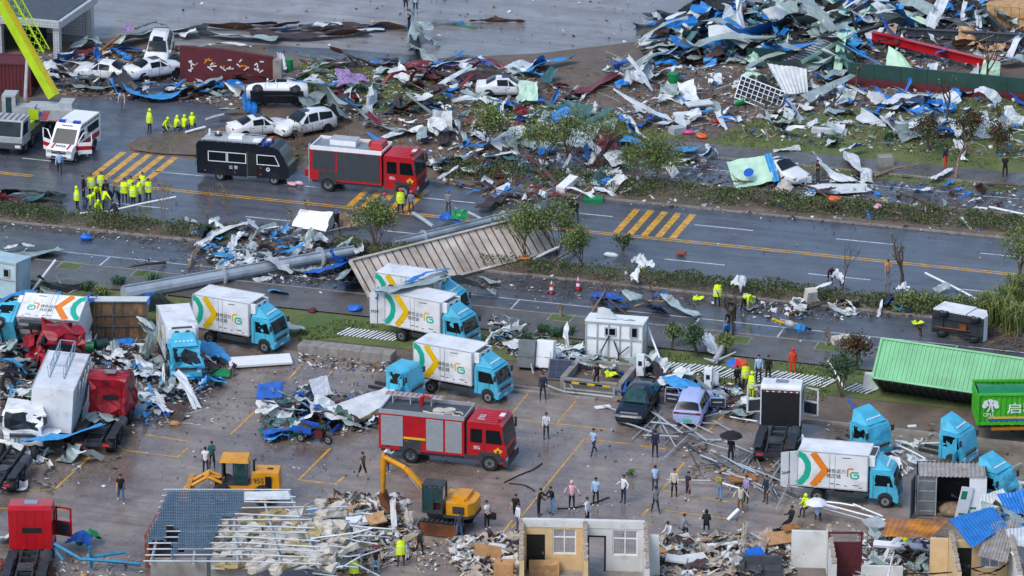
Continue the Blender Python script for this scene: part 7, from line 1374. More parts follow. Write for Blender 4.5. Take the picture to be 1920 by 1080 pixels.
# -- right field and works heap
for a in [(sg,2.2,[(1400,125,1.2),(1440,120,1.5),(1500,130,1.0)],.5,.6),(mi,1.5,[(1385,160,.6),(1410,140,1.0),(1440,145,.9)],.5,.7),(mi,1.4,[(1400,175),(1450,158),(1490,160)],.6,.6),(sw,.9,[(1452,210),(1490,195),(1520,205)],.3),(sg,1.0,[(1545,212),(1575,208),(1602,212)],.3),(wb,1.0,[(1662,195,.6),(1690,180,.7),(1745,178,.5)],.4,.5),(wb,1.0,[(1670,205),(1700,192),(1760,198)],.4,.5),(sb,1.0,[(1640,165),(1655,178),(1662,185)],.3),(sb,.9,[(1620,205),(1650,215)],.3),(sw,.8,[(1657,218),(1672,238),(1700,248),(1740,240),(1768,222)],.3,.8),(sg,.8,[(1690,230),(1725,222),(1745,208)],.3),(cb,.8,[(1685,198),(1715,212)],.3),(cb,.7,[(1670,222),(1685,230)],.3),(sg,.9,[(1780,178),(1820,172),(1845,170)],.3),(sw,1.6,[(1655,55),(1675,60),(1630,72)],.6),(cb,1.2,[(1656,38,1.6),(1680,68,1.0),(1715,80,.8)],.5,.9),(cb,.8,[(1758,100,1.4),(1775,88,1.0)],.5,1.1),(sw,1.4,[(1768,32),(1795,45),(1825,52)],.8),(wb,.9,[(1750,118,.9),(1745,140,.3)],.3,1.2),(sg,1.6,[(1870,115),(1920,108)],.6),(wb,.8,[(1825,150),(1830,120)],.5,1.1),(sg,1.0,[(1490,35),(1520,45)],.6),(sb,1.0,[(1445,45),(1470,60)],.5),(dk,1.5,[(1440,62),(1480,66)],.3),(sw,1.0,[(1465,22,1.0),(1480,45,.4)],.4,1.2),(sg,1.0,[(1490,68),(1530,62)],.6),(wb,1.2,[(1510,8),(1545,15)],1.0),(sk,1.1,[(1555,5),(1585,2)],1.2),(cb,1.0,[(1595,-5,1.6),(1605,18,1.0)],.5,1.2),(sg,1.1,[(1605,10),(1625,2)],1.4),(sw,1.0,[(1630,8),(1665,0)],1.0),(sb,.9,[(1660,12),(1695,2)],.8),(sg,1.0,[(1540,150),(1570,135),(1600,128)],.4),(sk,.9,[(1530,145),(1560,148)],.4),(te,1.3,[(1475,75),(1530,82)],.2),(sw,1.0,[(1590,90,1.2),(1605,110,.5)],.4,1.2),(sg,1.0,[(1885,60),(1915,75)],.6),(sw,.9,[(1900,205),(1885,230),(1870,258)],.4,1.2),(sw,.7,[(1853,230),(1860,250),(1875,258)],.4,1.1),(cb,.8,[(1900,175),(1915,195)],.3)]: R(*a)
for a in [(sw,1.4,[(1530,294,.9),(1548,312,.7),(1570,328,.4),(1600,345,.2)],.4,.7),(sw,1.0,[(1590,285,.5),(1605,312,.6),(1622,322,.4),(1626,342,.1)],.4,1.0),(wb,.8,[(1582,282),(1600,273),(1620,272)],.7,.9),(wb,.7,[(1482,372),(1505,370),(1525,362)],.3),(sw,.7,[(1795,262,.9),(1802,280,.6),(1810,300,.2)],.3,1.3),(sw,.6,[(1555,340),(1590,343),(1620,342)],.1),(sw,.6,[(1500,275),(1475,280),(1450,282)],.2),(wb,.7,[(1555,270),(1560,262)],.4,1.2),(sw,.6,[(1745,335),(1762,328),(1782,315)],.4,.5)]: R(*a)
Sh(sw,1570,362,4.4,1.9,8,.35,.1); Sh('sheet_brown',1548,366,1.3,1.0,40,.5,.2); Sh('insul',1467,368,1.7,1.0,70,.6,.2,(.5,0), desc='pale yellow foam block curled up at the hedge', name='foam_block', cat='foam'); Sh(cb,1765,258,1.9,1.3,0,.7,.2); Sh('cloth_navy',1712,205,1.6,1.2,0,.7,.3); Sh(sw,1645,200,1.5,1.1,40,.5,.3,(.5,0)); Sh('plastic_red',1662,200,.9,.5,0,.6,.3, desc='crumpled red plastic beside the striped awning', name='plastic_wrap', cat='plastic'); Sh('sheet_whiteblue',1480,235,1.0,2.0,80,.7,.2,(1.0,0)); Sh('amber',1532,42,2.6,1.4,10,.9,.5, name='tarpaulin', desc='rust orange tarpaulin bunched on the heap top', cat='tarpaulin', nu=12, nv=9); Sh('plastic_yellow',1318,200,1.6,.5,-5,.6,.1, desc='yellow crumpled wrap beside the white boards on the grass', name='plastic_wrap', cat='plastic')
Q4(mi,[(1362,302,1.2),(1440,288,1.8),(1452,340,.5),(1378,352,.3)],5,.02,.25, 'large mint awning with a blue ring logo fallen on the road', 'awning', 'awning'); t = G(1404,326,1.03); q = MB(); q.add([(t.x + .36 * math.cos(k * .5236), t.y + .4 * math.sin(k * .5236), t.z + .2 * math.sin(k * .5236)) for k in range(12)],[tuple(range(12))]); 
o = q.build('ring_logo', 'blue', bpy.data.objects['awning']); o.location = -bpy.data.objects['awning'].location + V((0,-.05,.12))
Q4('cloth_sky',[(1432,289,1.85),(1446,287,1.9),(1462,338,.55),(1450,342,.5)],2,.02,.1, 'turquoise edge strip of the fallen mint awning', 'awning_border', 'awning')
Q4(mi,[(1666,86,1.9),(1690,100,1.9),(1712,130,.8),(1660,128,.8)],3,.02,.12, 'mint sign sheet folded over the green works wall', 'sign_sheet', 'sign sheet'); Q4(mi,[(1845,112,1.9),(1876,115,1.9),(1874,150,.5),(1835,148,.5)],3,.02,.12, 'mint sign sheet standing against the wall near the photo edge', 'sign_sheet', 'sign sheet'); Q4(mi,[(1790,152,.3),(1840,146,.6),(1870,165,.2),(1800,160,.1)],3,.02,.1, 'mint sign sheet lying at the foot of the works wall', 'sign_sheet', 'sign sheet'); Q4('sheet_mint',[(1570,62,2.0),(1588,60,2.0),(1578,135,.2),(1562,138,.2)],2,.02,.1, 'tall pale mint panel leaning beside the slatted ramp', 'panel', 'panel')
Q4(sw,[(1438,118,2.0),(1512,128,1.9),(1515,172,.3),(1470,178,.3)],8,.08,.1, 'white corrugated wall section leaning on the heap', 'wall_section', 'wall section'); Q4(sg,[(1500,178,.9),(1595,138,1.1),(1605,142,.9),(1520,192,.5)],3,.02,.05, 'long grey plank like panel spanning the heap', 'panel', 'panel')
A, B = G(1480,118,.8), G(1582,62,1.8); t = thing('slatted_ramp', 'grey slatted conveyor ramp with a mint side rail', 'ramp',(A + B) / 2); d = (B - A); L = d.length; x = d.normalized(); y = V((0,0,1)).cross(x).normalized(); M = Matrix((x, y, x.cross(y))).transposed()
for k in range(16): part('slat', t, 'light_grey', lambda q: q.box(x * (-L / 2 + L * (k + .5) / 16),(.2,1.3,.05),0, M))
part('side_rail', t, 'mint', lambda q: q.box(y * -.75,(L,.08,.3),0, M)); part('side_rail', t, 'steel_dark', lambda q: q.box(y * .75,(L,.08,.2),0, M))
def grille(label_, px, py, w, h, rot, nx, ny, name='window_grille'):
 t = thing(name, label_, 'grille', G(px, py,.7)); t.rotation_euler = rot
 part('grille_frame', t, 'white_clean', lambda q: q.frame((-w / 2,0,-h / 2),(1,0,0),(0,0,1), w, h,.08,.06))
 for k in range(1, nx): part('bar', t, 'white_clean', lambda q: q.box((-w / 2 + w * k / nx,-.05,0),(.05,.04, h - .16)))
 for k in range(1, ny): part('bar', t, 'white_clean', lambda q: q.box((0,-.0,-h / 2 + h * k / ny),(w - .16,.04,.05)))
 part('backing', t, 'cont_dark', lambda q: q.box((0,.12,0),(w - .1,.02, h - .1)))
grille('white steel window grille thrown against the crushed mint cladding',1425,178,3.6,1.9,(rad(-35), rad(22), YAW + rad(0)),9,5)
board(sw,1555,250,(2.6,.55,.35),-14,0,(0,0), 'white gutter box lying on the far verge'); board(sw,1310,208,(2.0,.9,.1),20,.5,(.1,0)); board('light_grey',1270,250,(1.1,.8,.5),30)
for k,(x, y, s, zz) in enumerate([(1850,165,4.6,0),(1775,225,4.4,0),(1605,160,2.4,0),(1435,215,1.6,0),(1790,330,3.2,0),(1868,242,2.0,0),(1560,200,1.8,0)]): tree((x, y + 5),['broken pole like trunk before the right mint sign sheet', 'tall bare dark trunk behind the striped awning', 'broken trunk at the corner of the long works wall', 'short dark stump on the bare earth', 'tall pale split trunk by the man in orange trousers', 'leaning dead trunk near the photo edge', 'short dark stump in the far verge grass'][k], s,.5,10, OL, name='tree', cat='tree', trunk=.13, bark='bark' if k != 4 else 'bark_pale', group='snapped trunks in the field')
# -- steel poles and the debris round them
def pole(label_, p0, p1, r0, r1, z, fl):
 A, B = G(p0[0], p0[1], z), G(p1[0], p1[1], z); c = (A + B) / 2; t = thing('steel_pole', label_, 'pole', c); part('shaft', t, 'galv', lambda q: q.tube([A - c, B - c],[r0, r1],12,0, False))
 d = (B - A).normalized()
 for f in fl: part('flange', t, 'galv', lambda q: (q.tube([(A + (B - A) * f) - c - d * .06,(A + (B - A) * f) - c + d * .06],[r0 + .18] * 2,14,0, False),[q.tube([(A + (B - A) * f) - c + d * .06,(A + (B - A) * f) - c + d * .5 + V((0,0,.0))],[.03,.03],4) for _ in (0,)]))
 part('conduit', t, 'galv', lambda q: q.tube([A - c + V((0,-.1, r0 + .08)), B - c + V((0,-.1, r1 + .08))],.05,5))
pole('thick galvanised steel mast fallen across the pavement towards the truck wreck',(232,552),(664,470),.52,.3,.5,(.42,.85)); pole('galvanised steel mast section lying behind the tipped trailer',(738,458),(1012,390),.3,.2,.5,(.2,.75))
for a in [((200,397),(330,369),.07, 'white_clean',.2,.8),((150,400),(205,396),.06, 'white_clean'),((58,548),(104,488),.09, 'white_clean',.1,1.2),((775,400),(812,425),.15, 'galv',.3,.3),((870,395),(905,412),.12, 'galv',.6,.3),((1214,612),(1248,700),.07, 'white_clean',1.6,.2),((1552,675),(1582,726),.08, 'white_clean',.9,.1),((1590,748),(1612,780),.08, 'blue',.8,.3),((1735,512),(1845,568),.08, 'white_clean',.5,.1),((1855,388),(1920,402),.09, 'white_clean'),((1000,487),(1050,462),.1, 'white_clean',.2,.6),((1060,705),(1075,730),.05, 'galv',.2,.6),((385,225),(420,215),.12, 'light_grey',.3,.5),((348,248),(385,238),.1, 'white_clean',.2,.3),((1385,955),(1365,975),.12, 'white_clean',.6,.05),((1290,180),(1320,190),.04, 'white_clean'),((1440,40),(1500,28),.1, 'wood',.8,1.0),((1500,190),(1540,170),.04, 'galv',.1,.8),((850,45),(892,52),.06, 'plastic_green'),((185,98),(226,66),.1, 'wood',.3,.9),((190,100),(232,72),.08, 'wood',.2,.6),((1470,250),(1500,195),.04, 'white_clean',.1,.8)]:
 bar(a[0], a[1], a[2], a[3], *(a[4:] if len(a) > 4 else ()))
for a in [(sw,1.0,[(372,462,.3),(400,440,.6),(432,425,.8),(472,415,.6)],.5,.4),(sw,.8,[(440,440),(462,438)],.3),(cn,1.0,[(380,440,.8),(392,420,.6)],.3,1),(sg,.9,[(395,425),(405,408,.9)],.4,1.2),(cb,1.0,[(575,512),(615,502),(660,488)],.4),(cb,1.2,[(625,478,.8),(640,492,.5),(665,495,.3)],.4,.8),(sg,.8,[(530,500),(570,508),(600,500)],.3),(sg,.9,[(640,460),(655,448)],.9,1),(sw,.6,[(672,475,.9),(676,452,.3)],.5,1.3),(dk,1.6,[(635,528),(665,508),(690,482)],.8,.8),(sg,.6,[(632,525),(660,500),(685,480)],1.4,.5),(sg,1.4,[(0,470),(45,478),(115,466)],.3,.3),(sw,1.0,[(10,466),(40,458),(62,462)],.6,.5),(dk,1.3,[(0,362),(50,358),(90,364),(120,370)],.4),(te,.9,[(45,375),(85,365),(118,362)],.4),(rd,.8,[(-5,372),(35,375)],.2),(sb,.9,[(845,410,.9),(865,400,.7)],.4,1),(cb,1.1,[(825,415),(850,405)],.6),(cb,.9,[(855,420),(878,418)],.6),(mi,.5,[(855,390,1.2),(862,412,.4)],.4,1.2),('sheet_brown',1.0,[(900,390),(925,375),(945,368)],.4),(sb,.8,[(930,368),(960,350)],.4),(sg,1.4,[(705,545,3.4),(760,535,3.4),(840,520,3.1)],3.3,.4),(sb,.6,[(760,530,3.6),(800,512,3.5),(842,504,3.3)],3.5,.4),(sg,1.1,[(845,518,2.2),(880,530,1.2),(930,550,.3)],.5,.6),(cb,1.0,[(698,560,2.6),(715,545,3.0),(735,535,3.3)],2.6,.9),(sk,.8,[(505,545),(540,550)],.2),(sw,.7,[(475,525),(512,520)],.1)]: R(*a)
Sh('tarp_white',520,515,1.9,1.4,20,.7,.2); Sh('white_clean',588,434,2.6,1.5,-25,.3,.3,(.7,0), name='car_bonnet', desc='white car bonnet panel on the road left of the bushy shrub', cat='car panel', nu=9, nv=7, rag=.05); Sh('bark_pale',652,430,1.3,1.1,0,.9,.2,(.5,0), name='torn_cloth', desc='brown cloth heap between blue helmet worker and shrub', cat='cloth'); Sh('plastic_green',862,448,1.1,.9,-10,.4,1.4,(.6,0), desc='green plastic sack stuck on the tipped trailer floor', name='plastic_sack', cat='sack')
# -- left lot
for a in [(cb,1.3,[(158,558,2.5),(140,580,2.2),(128,610,1.2),(130,645,.3)],.5,.5),(cb,.9,[(160,560,2.4),(175,553,2.3)],2.4,.5),(sk,1.2,[(40,828,1.2),(85,822,1.3),(130,815,1.3),(192,795,1.5)],1.3,.5),(tw_,1.0,[(70,822,1.1),(110,805,1.3)],1.3,.7),(sg,2.2,[(-5,800,.5),(30,805,.9),(55,820,.4)],.8,.6),(sg,1.4,[(165,790,1.0),(190,775,1.2),(215,790,1.1)],1.1,.5),(cb,.8,[(275,540,.4),(290,575,.6)],1.8,.8),(sb,.7,[(370,552,1.4),(400,560,1.2),(412,563,1.0)],1.2,.4),(sk,1.2,[(385,640),(405,660),(420,675)],.6,.8),(sk,1.0,[(378,720),(400,712),(420,718)],.4,1),(wb,1.0,[(245,700),(275,695),(295,705)],.4),(tw_,1.1,[(200,668),(225,675),(235,685)],.3),(sg,.7,[(215,640,.8),(218,665,.4)],.4,1.2),(sb,.9,[(215,640),(250,640)],.7),(wb,1.1,[(265,735),(290,750),(318,772)],.4,.7),(cb,.8,[(290,762),(320,775)],.3),(sw,.9,[(20,645),(40,660)],.6,1),(sg,.9,[(0,680),(50,675)],.5),('sheet_brown',.8,[(140,655,3.2),(165,672,2.6),(180,680,2)],2.4,.6),(sb,.9,[(172,690,1),(180,735,.3)],.5,1.2),(mi,1.0,[(20,725),(50,745)],.2),(sk,.5,[(28,720),(42,718)],.4),(tw_,.9,[(60,800,1.0),(75,830,.2)],.9,1.1),(sg,1.0,[(470,550,.6),(520,600,.9),(570,615,.4)],.7,.6)]: R(*a)
Q4(sg,[(283,552,2.6),(300,550,2.8),(340,578,.6),(278,585,.6)],3,.02,.2, 'grey tent like sheet peaked behind the crushed cyan truck', 'tarpaulin', 'tarpaulin'); Q4(sg,[(355,582,1.6),(385,572,2.0),(378,612,.2),(358,615,.2)],3,.02,.1); Q4('light_grey',[(414,556,3.2),(468,558,3.2),(468,575,2.6),(415,574,2.6)],4,.02,.03, 'grey board pair standing behind the yellow chevron box truck', 'board', 'board')
board('white_clean',487,683,(4.0,1.35,.14),11,.12,(.08,0), 'long white panel lying in front of the cyan truck', 'panel', 'panel'); board('plastic_green',415,705,(1.3,.9,.08),-15,.1,(.2,0)); board('white_clean',165,642,(.5,.4,.5),0,.2)
# -- middle lot heap
Q4('tarp_white',[(622,762,.6),(730,722,1.1),(752,744,.9),(665,790,.5)],3,.01,.12, 'large white sandwich panel sagging on the rubbish in the lot', 'panel', 'panel'); Q4('insul_yellow',[(655,800,.25),(748,758,.5),(750,750,.8),(662,790,.5)],3,.01,.05, 'torn yellow foam edge under the sagging white panel', 'foam_strip', 'foam')
for a in [(sw,1.3,[(560,745,.9),(590,760,.6),(605,780,.4)],.6,.8),(sg,1.3,[(505,765),(540,768),(575,770)],.5),(cb,.9,[(555,735),(580,758),(600,765)],.7,.6),(sw,.9,[(485,775,.6),(515,762,.7),(505,780,.2)],.4,.8),(tw_,1.4,[(565,785),(600,775),(645,785)],.5),(cb,1.2,[(505,815),(545,800),(570,790)],.4,.4),(sk,.9,[(500,825),(540,815)],.2),(br,1.4,[(560,800),(600,800)],.8,.3),(te,1.0,[(515,790),(560,795)],.5),(sg,1.1,[(600,770),(640,780),(670,800)],.4),(wb,.9,[(690,790),(710,780),(722,770)],.3),(dk,.8,[(610,795),(680,785)],.3),(rd,.7,[(495,805),(530,812)],.2),(sw,.7,[(530,785),(545,765)],.5,1.1)]: R(*a)
Sh('white_clean',600,755,1.4,1.2,40,.1,.5,(1.1,0), desc='white square panel stuck up in the lot heap', name='panel', cat='panel', rag=.04); board('white_clean',500,770,(1.2,.8,.25),25,.1,(.1,.2))
# -- verge right of the trucks
for a in [(sg,1.0,[(1180,680),(1210,668),(1230,690)],.6),(sw,1.2,[(1205,690),(1225,665,1.0),(1240,690,.4)],.5,1),(br,1.0,[(1222,675,.9),(1240,700,.5),(1242,725,.2)],.5,1),(sw,1.8,[(1240,722,.6),(1270,702,.9),(1310,700,.7)],.6,.5),(sk,1.7,[(1255,705,1.0),(1290,722,.9),(1320,738,.7),(1355,752,.4)],.8,.3),(sg,1.5,[(1370,770),(1395,778),(1410,770)],.3),(sg,.9,[(1380,755),(1410,758)],.4),(sg,.9,[(905,520),(930,530)],.3),(cn,1.3,[(1110,558),(1140,562),(1170,576)],.3,.4),(cb,.8,[(1115,550),(1165,562)],.5),(sg,1.0,[(1175,545,.8),(1200,562,.5),(1225,568,.2)],.4,.7),(sg,1.0,[(1250,552,.6),(1270,575,.4),(1310,592,.2)],.3,.5),(cb,.8,[(1225,555),(1255,552)],.5),(cn,1.2,[(1220,578),(1250,588)],.3),(wb,.9,[(1320,620,.8),(1335,650,.4),(1340,665,.2)],.4,1),(cn,1.3,[(1650,570),(1675,565),(1690,575)],.4),(cn,.9,[(1700,560),(1720,568)],.4),(sk,.6,[(1680,580),(1690,572)],.3),(sg,.9,[(1770,545),(1760,535)],.3),(sg,1.0,[(1000,660),(1050,655)],.3),(sw,1.1,[(1050,660),(1075,655),(1090,645)],.6,.6),(tw_,1.0,[(1135,690),(1155,680)],.5),(sg,1.0,[(1085,668),(1100,685)],.6),(cb,.9,[(1160,735),(1175,722),(1190,715)],.3),(sw,.5,[(1250,565),(1258,555)],.3)]: R(*a)
for p, l in (((1385,556), 'white plastic sheeting snagged on the hedge beside the officer in yellow'),((1690,558), 'white plastic sheeting on the hedge above the navy cloth'),((1570,548), 'white plastic sheeting bunched by the maroon jacket'),((1208,512), 'pale plastic sheeting on the hedge right of the bare sapling'),((1185,540), 'pale plastic sheeting hanging on the road side of the hedge'),((1195,505), 'small white plastic scrap on the hedge top')): Sh('sheet_white', p[0], p[1], U(.8,1.2), U(.5,.9), U(0,90),1.0,.4, desc=l, nu=11, nv=9, name='plastic_sheeting', cat='plastic')
def boxthing(name, label_, cat, px, py, d, m, ang=0, extra=None, z=0, tilt=(0,0)):
 t = thing(name, label_, cat, G(px, py) + V((0,0, z)), YAW + rad(ang), None, tilt); part('body', t, m, lambda q: q.box((0,0, d[2] / 2), d)); 
 if extra: extra(t, d)
 return t
for px, m, l in ((988, 'mid_grey', 'grey fridge leaning back beside a white one'),(1022, 'white_clean', 'white fridge leaning back beside the grey one')): boxthing('fridge', l, 'fridge', px,692,(1.1,.75,1.75), m,-14, lambda t, d: (part('door', t, m, lambda q: (q.box((0,-d[1] / 2 - .03,1.2),(d[0] - .04,.05,1.0)), q.box((0,-d[1] / 2 - .03,.35),(d[0] - .04,.05,.62)))), part('handle', t, 'chrome', lambda q: q.box((.4,-d[1] / 2 - .07,.9),(.04,.04,.4)))),.1,(rad(-16),0))
def charger(t, d): part('screen', t, 'black', lambda q: q.box((0,-d[1] / 2 - .012,1.15),(.24,.02,.3))); part('cable', t, 'black', lambda q: q.tube([(.2,-.2,.9),(.35,-.35,.4),(.15,-.4,.1)],.025,5)); part('plinth', t, 'concrete', lambda q: q.box((0,0,.06),(.7,.5,.12)))
boxthing('charging_post', 'white charging post with dark screen behind the dark blue car', 'charging post',1201,712,(.48,.35,1.7), 'white_clean',-16, charger); boxthing('charging_post', 'white charging post with dark screen above the lavender car', 'charging post',1328,738,(.48,.35,1.7), 'white_clean',-16, charger)
def spanel(t, d): [part('cell', t, 'solar', lambda q: q.box((-.45 + .45 * i,-.45 + .45 * j,.085),(.42,.42,.01))) for i in range(3) for j in range(3)]
boxthing('solar_panel', 'blue black solar panel tilted beside the two fridges', 'solar panel',1050,708,(1.5,1.5,.08), 'steel_dark',-10, spanel,.5,(rad(40),0))
t = thing('fallen_tree', 'grey white fallen trunk with stubs of roots beside the small bright bush', 'tree', G(1342,672)); part('trunk', t, 'light_grey', lambda q: (q.tube([G(1340,678,.3) - t.location, G(1350,660,.5) - t.location, G(1358,640,.9) - t.location],[.22,.18,.16],8), q.tube([G(1340,678,.3) - t.location, G(1320,672,.4) - t.location],[.12,.05],5), q.tube([G(1345,676,.3) - t.location, G(1380,660,.6) - t.location],[.1,.07],5)))
tree((1374,632), 'bare trunk standing in its tree pit behind the crouching men',2.6,.3,6, OL, trunk=.17, bark='bark'); tree((1052,598), 'snapped pale stump standing in its grass pit',1.0,.2,0, trunk=.15, bark='bark_pale'); tree((1550,652), 'snapped stump in the grass pit right of the scooter',1.1,.2,0, trunk=.13, bark='bark_pale'); tree((1728,632), 'thin snapped stump at the kerb before the green container',1.0,.2,0, trunk=.12, bark='bark')
for a in [((1095,610),(1135,545)),((1480,590),(1595,550)),((1190,575),(1250,565)),((355,500),(375,460)),((1120,540),(1175,590)),((1560,575),(1640,560)),((1440,345),(1365,340)),((940,390),(985,400)),((1760,390),(1680,360)),((1620,385),(1690,400)),((1640,330),(1720,310)),((1560,375),(1500,345)),((1090,460),(1020,500)),((1120,515),(1150,560)),((1850,345),(1920,350)),((310,492),(245,500))]:
 A, B = G(a[0][0], a[0][1],.15), G(a[1][0], a[1][1], U(.2,1.0)); c = (A + B) / 2; q = MB(); md = c + V((U(-.2,.2), U(-.2,.2), U(0,.2))); q.tube([A - c, md - c, B - c],[.11,.085,.045],6)
 for _ in range(7): f = U(.35,1); p = (A + (B - A) * f) - c; q.tube([p, p + (B - A).normalized() * U(.3,.9) + V((U(-.5,.5), U(-.5,.5), U(-.1,.6)))],[.035,.012],3)
 tag(q.build('fallen_branch', rnd.choice(('bark', 'bark_pale')), None, c), label('broken bare branch lying',(a[0][0] + a[1][0]) / 2,(a[0][1] + a[1][1]) / 2), 'branch', 'fallen branches')
tree((1168,468), 'leafy branch dropped in the middle of the open road',.9,.8,260,('leaf_dark', 'leaf_green', 'leaf_olive'), stems=4, name='fallen_bough', cat='branch', z=0); tree((1184,895), 'bright green leafy twig lying on the wet lot',.35,.5,60,('leaf_green', 'leaf_yellow', 'leaf_green'), stems=3, name='fallen_bough', cat='branch', trunk=.02, z=0)
# tyres, cones, drums, bags, hats
def tyre(px, py, l, ang=0, z=0, r=.4):
 b = MB(); n, m_ = 16,8; b.add([((r + .14 * math.cos(2 * math.pi * j / m_)) * math.cos(2 * math.pi * i / n),(r + .14 * math.cos(2 * math.pi * j / m_)) * math.sin(2 * math.pi * i / n),.14 + .14 * math.sin(2 * math.pi * j / m_)) for i in range(n) for j in range(m_)],[(i * m_ + j,((i + 1) % n) * m_ + j,((i + 1) % n) * m_ + (j + 1) % m_, i * m_ + (j + 1) % m_) for i in range(n) for j in range(m_)],0, True); o = b.build('tyre', 'rubber', None, G(px, py, z)); o.rotation_euler = (ang,0, U(0,3)); tag(o, l, 'tyre')
tyre(405,492, 'black tyre lying on the side road by the torn sheet',0,0,.48); tyre(497,474, 'black tyre leaning on the rubbish beside the steel mast',.6,.3,.5); tyre(12,720, 'big lorry tyre at the photo edge left of the white box',1.2,.5,.5)
def drum(px, py, m, l, r=.3, h=.85, tilt=0, ang=0):
 q = MB(); q.tube([(0,0,-h / 2),(0,0,-h * .17),(0,0,-h * .16),(0,0, h * .16),(0,0, h * .17),(0,0, h / 2)],[r, r, r * 1.05, r * 1.05, r, r],14,0, False); o = q.build('drum', m, None, G(px, py) + V((0,0, h / 2 if not tilt else r))); o.rotation_euler = (Matrix.Rotation(YAW + ang,3, 'Z') @ Matrix.Rotation(tilt,3, 'Y')).to_euler(); tag(o, l, 'drum')
drum(1263,155, 'plastic_green', 'round green drum standing alone on the brown earth',.42,.75); drum(1332,122, 'blue_sky', 'light blue drum lying on the edge of the works heap',.3,1.0, rad(90), rad(-15)); drum(563,815, 'plastic_green', 'green drum lying beside the cargo tricycle',.3,.95, rad(90),.3); drum(541,132, 'plastic_green', 'green plastic drum at the end of the maroon name wall',.35,.9); drum(1387,197, 'plastic_green', 'green drum half buried below the window grille',.3,.7, rad(70)); drum(165,660, 'plastic_green', 'dark green drum under the wooden floored container',.35,.8, rad(90)); drum(191,655, 'green_dark', 'black green drum next to the green one by the container',.35,.8, rad(90),.4)
for px, py, l in ((1034,550, 'red and white cone nearest the left end of the side road'),(1084,543, 'red and white cone on the kerb by the hedge')):
 t = thing('traffic_cone', l, 'cone', G(px, py),0, 'traffic cones'); part('base', t, 'rubber', lambda q: q.box((0,0,.03),(.42,.42,.06))); 
 for k in range(4): part('band', t,('plastic_red', 'c_white')[k % 2], lambda q: q.tube([(0,0,.06 + k * .2),(0,0,.26 + k * .2)],[.17 - k * .035,.135 - k * .035],10))
for px, py, m, l in ((160,450, 'plastic_blue', 'round blue basin on the side road'),(548,347, 'c_pink', 'pink paper bag beside the police van'),(561,350, 'c_pink', 'second pink paper bag behind the fire engine tail'),(1292,252, 'plastic_pink', 'bright pink bag on the far verge'),(1316,258, 'plastic_orange', 'orange red bag on the far verge'),(1565,390, 'plastic_orange', 'orange bag on the upper hedge'),(1645,405, 'c_pink', 'pink doll like rag on the upper hedge'),(1025,332, 'plastic_red', 'red cloth bundle in the upper median heap'),(1342,230, 'plastic_red', 'red bag beside the dark grating'),(1278,480, 'brick', 'red brick lump alone on the open road'),(1145,480, 'white_clean', 'white plastic shell on the open road near the branch'),(945,205, 'plastic_blue', 'blue bag beside the white hatchback'),(1410,565, 'hivis', 'yellow jacket dropped beside the hedge'),(1310,566, 'hivis', 'flat yellow vest lying on the side road'),(1720,612, 'hivis', 'green yellow vest dropped near the white van'),(1145,728, 'hivis', 'yellow jacket hung over the planter rail'),(665,583, 'plastic_blue', 'blue bin on the pavement left of the trucks'),(330,798, 'cardboard', 'small brown lump on the wet lot'),(585,585, 'maroon', 'dark red stool on the lawn edge'),(985,500, 'plastic_orange', 'orange bottle at the hedge foot'),(1585,1, 'plastic_red', 'red scrap high on the works heap')):
 if m == 'hivis': Sh(m, px, py,.75,.5, U(0,60),.7,.75 if 'rail' in l else .05, desc=l, name='jacket', cat='jacket', nu=8, nv=6); continue
 q = MB(); s = U(.28,.45) if 'bin' not in l and 'jacket' not in l else .5; q.ball((0,0, s * .35),(s, s * .7, s * .4),10,7); jag(q,.22, px); o = q.build(l.split(' ')[1] if 0 else 'loose_bundle', m, None, G(px, py) + V((0,0,.9 if 'rail' in l else .5 if 'hedge' in l else 0))); tag(o, l, 'bundle')
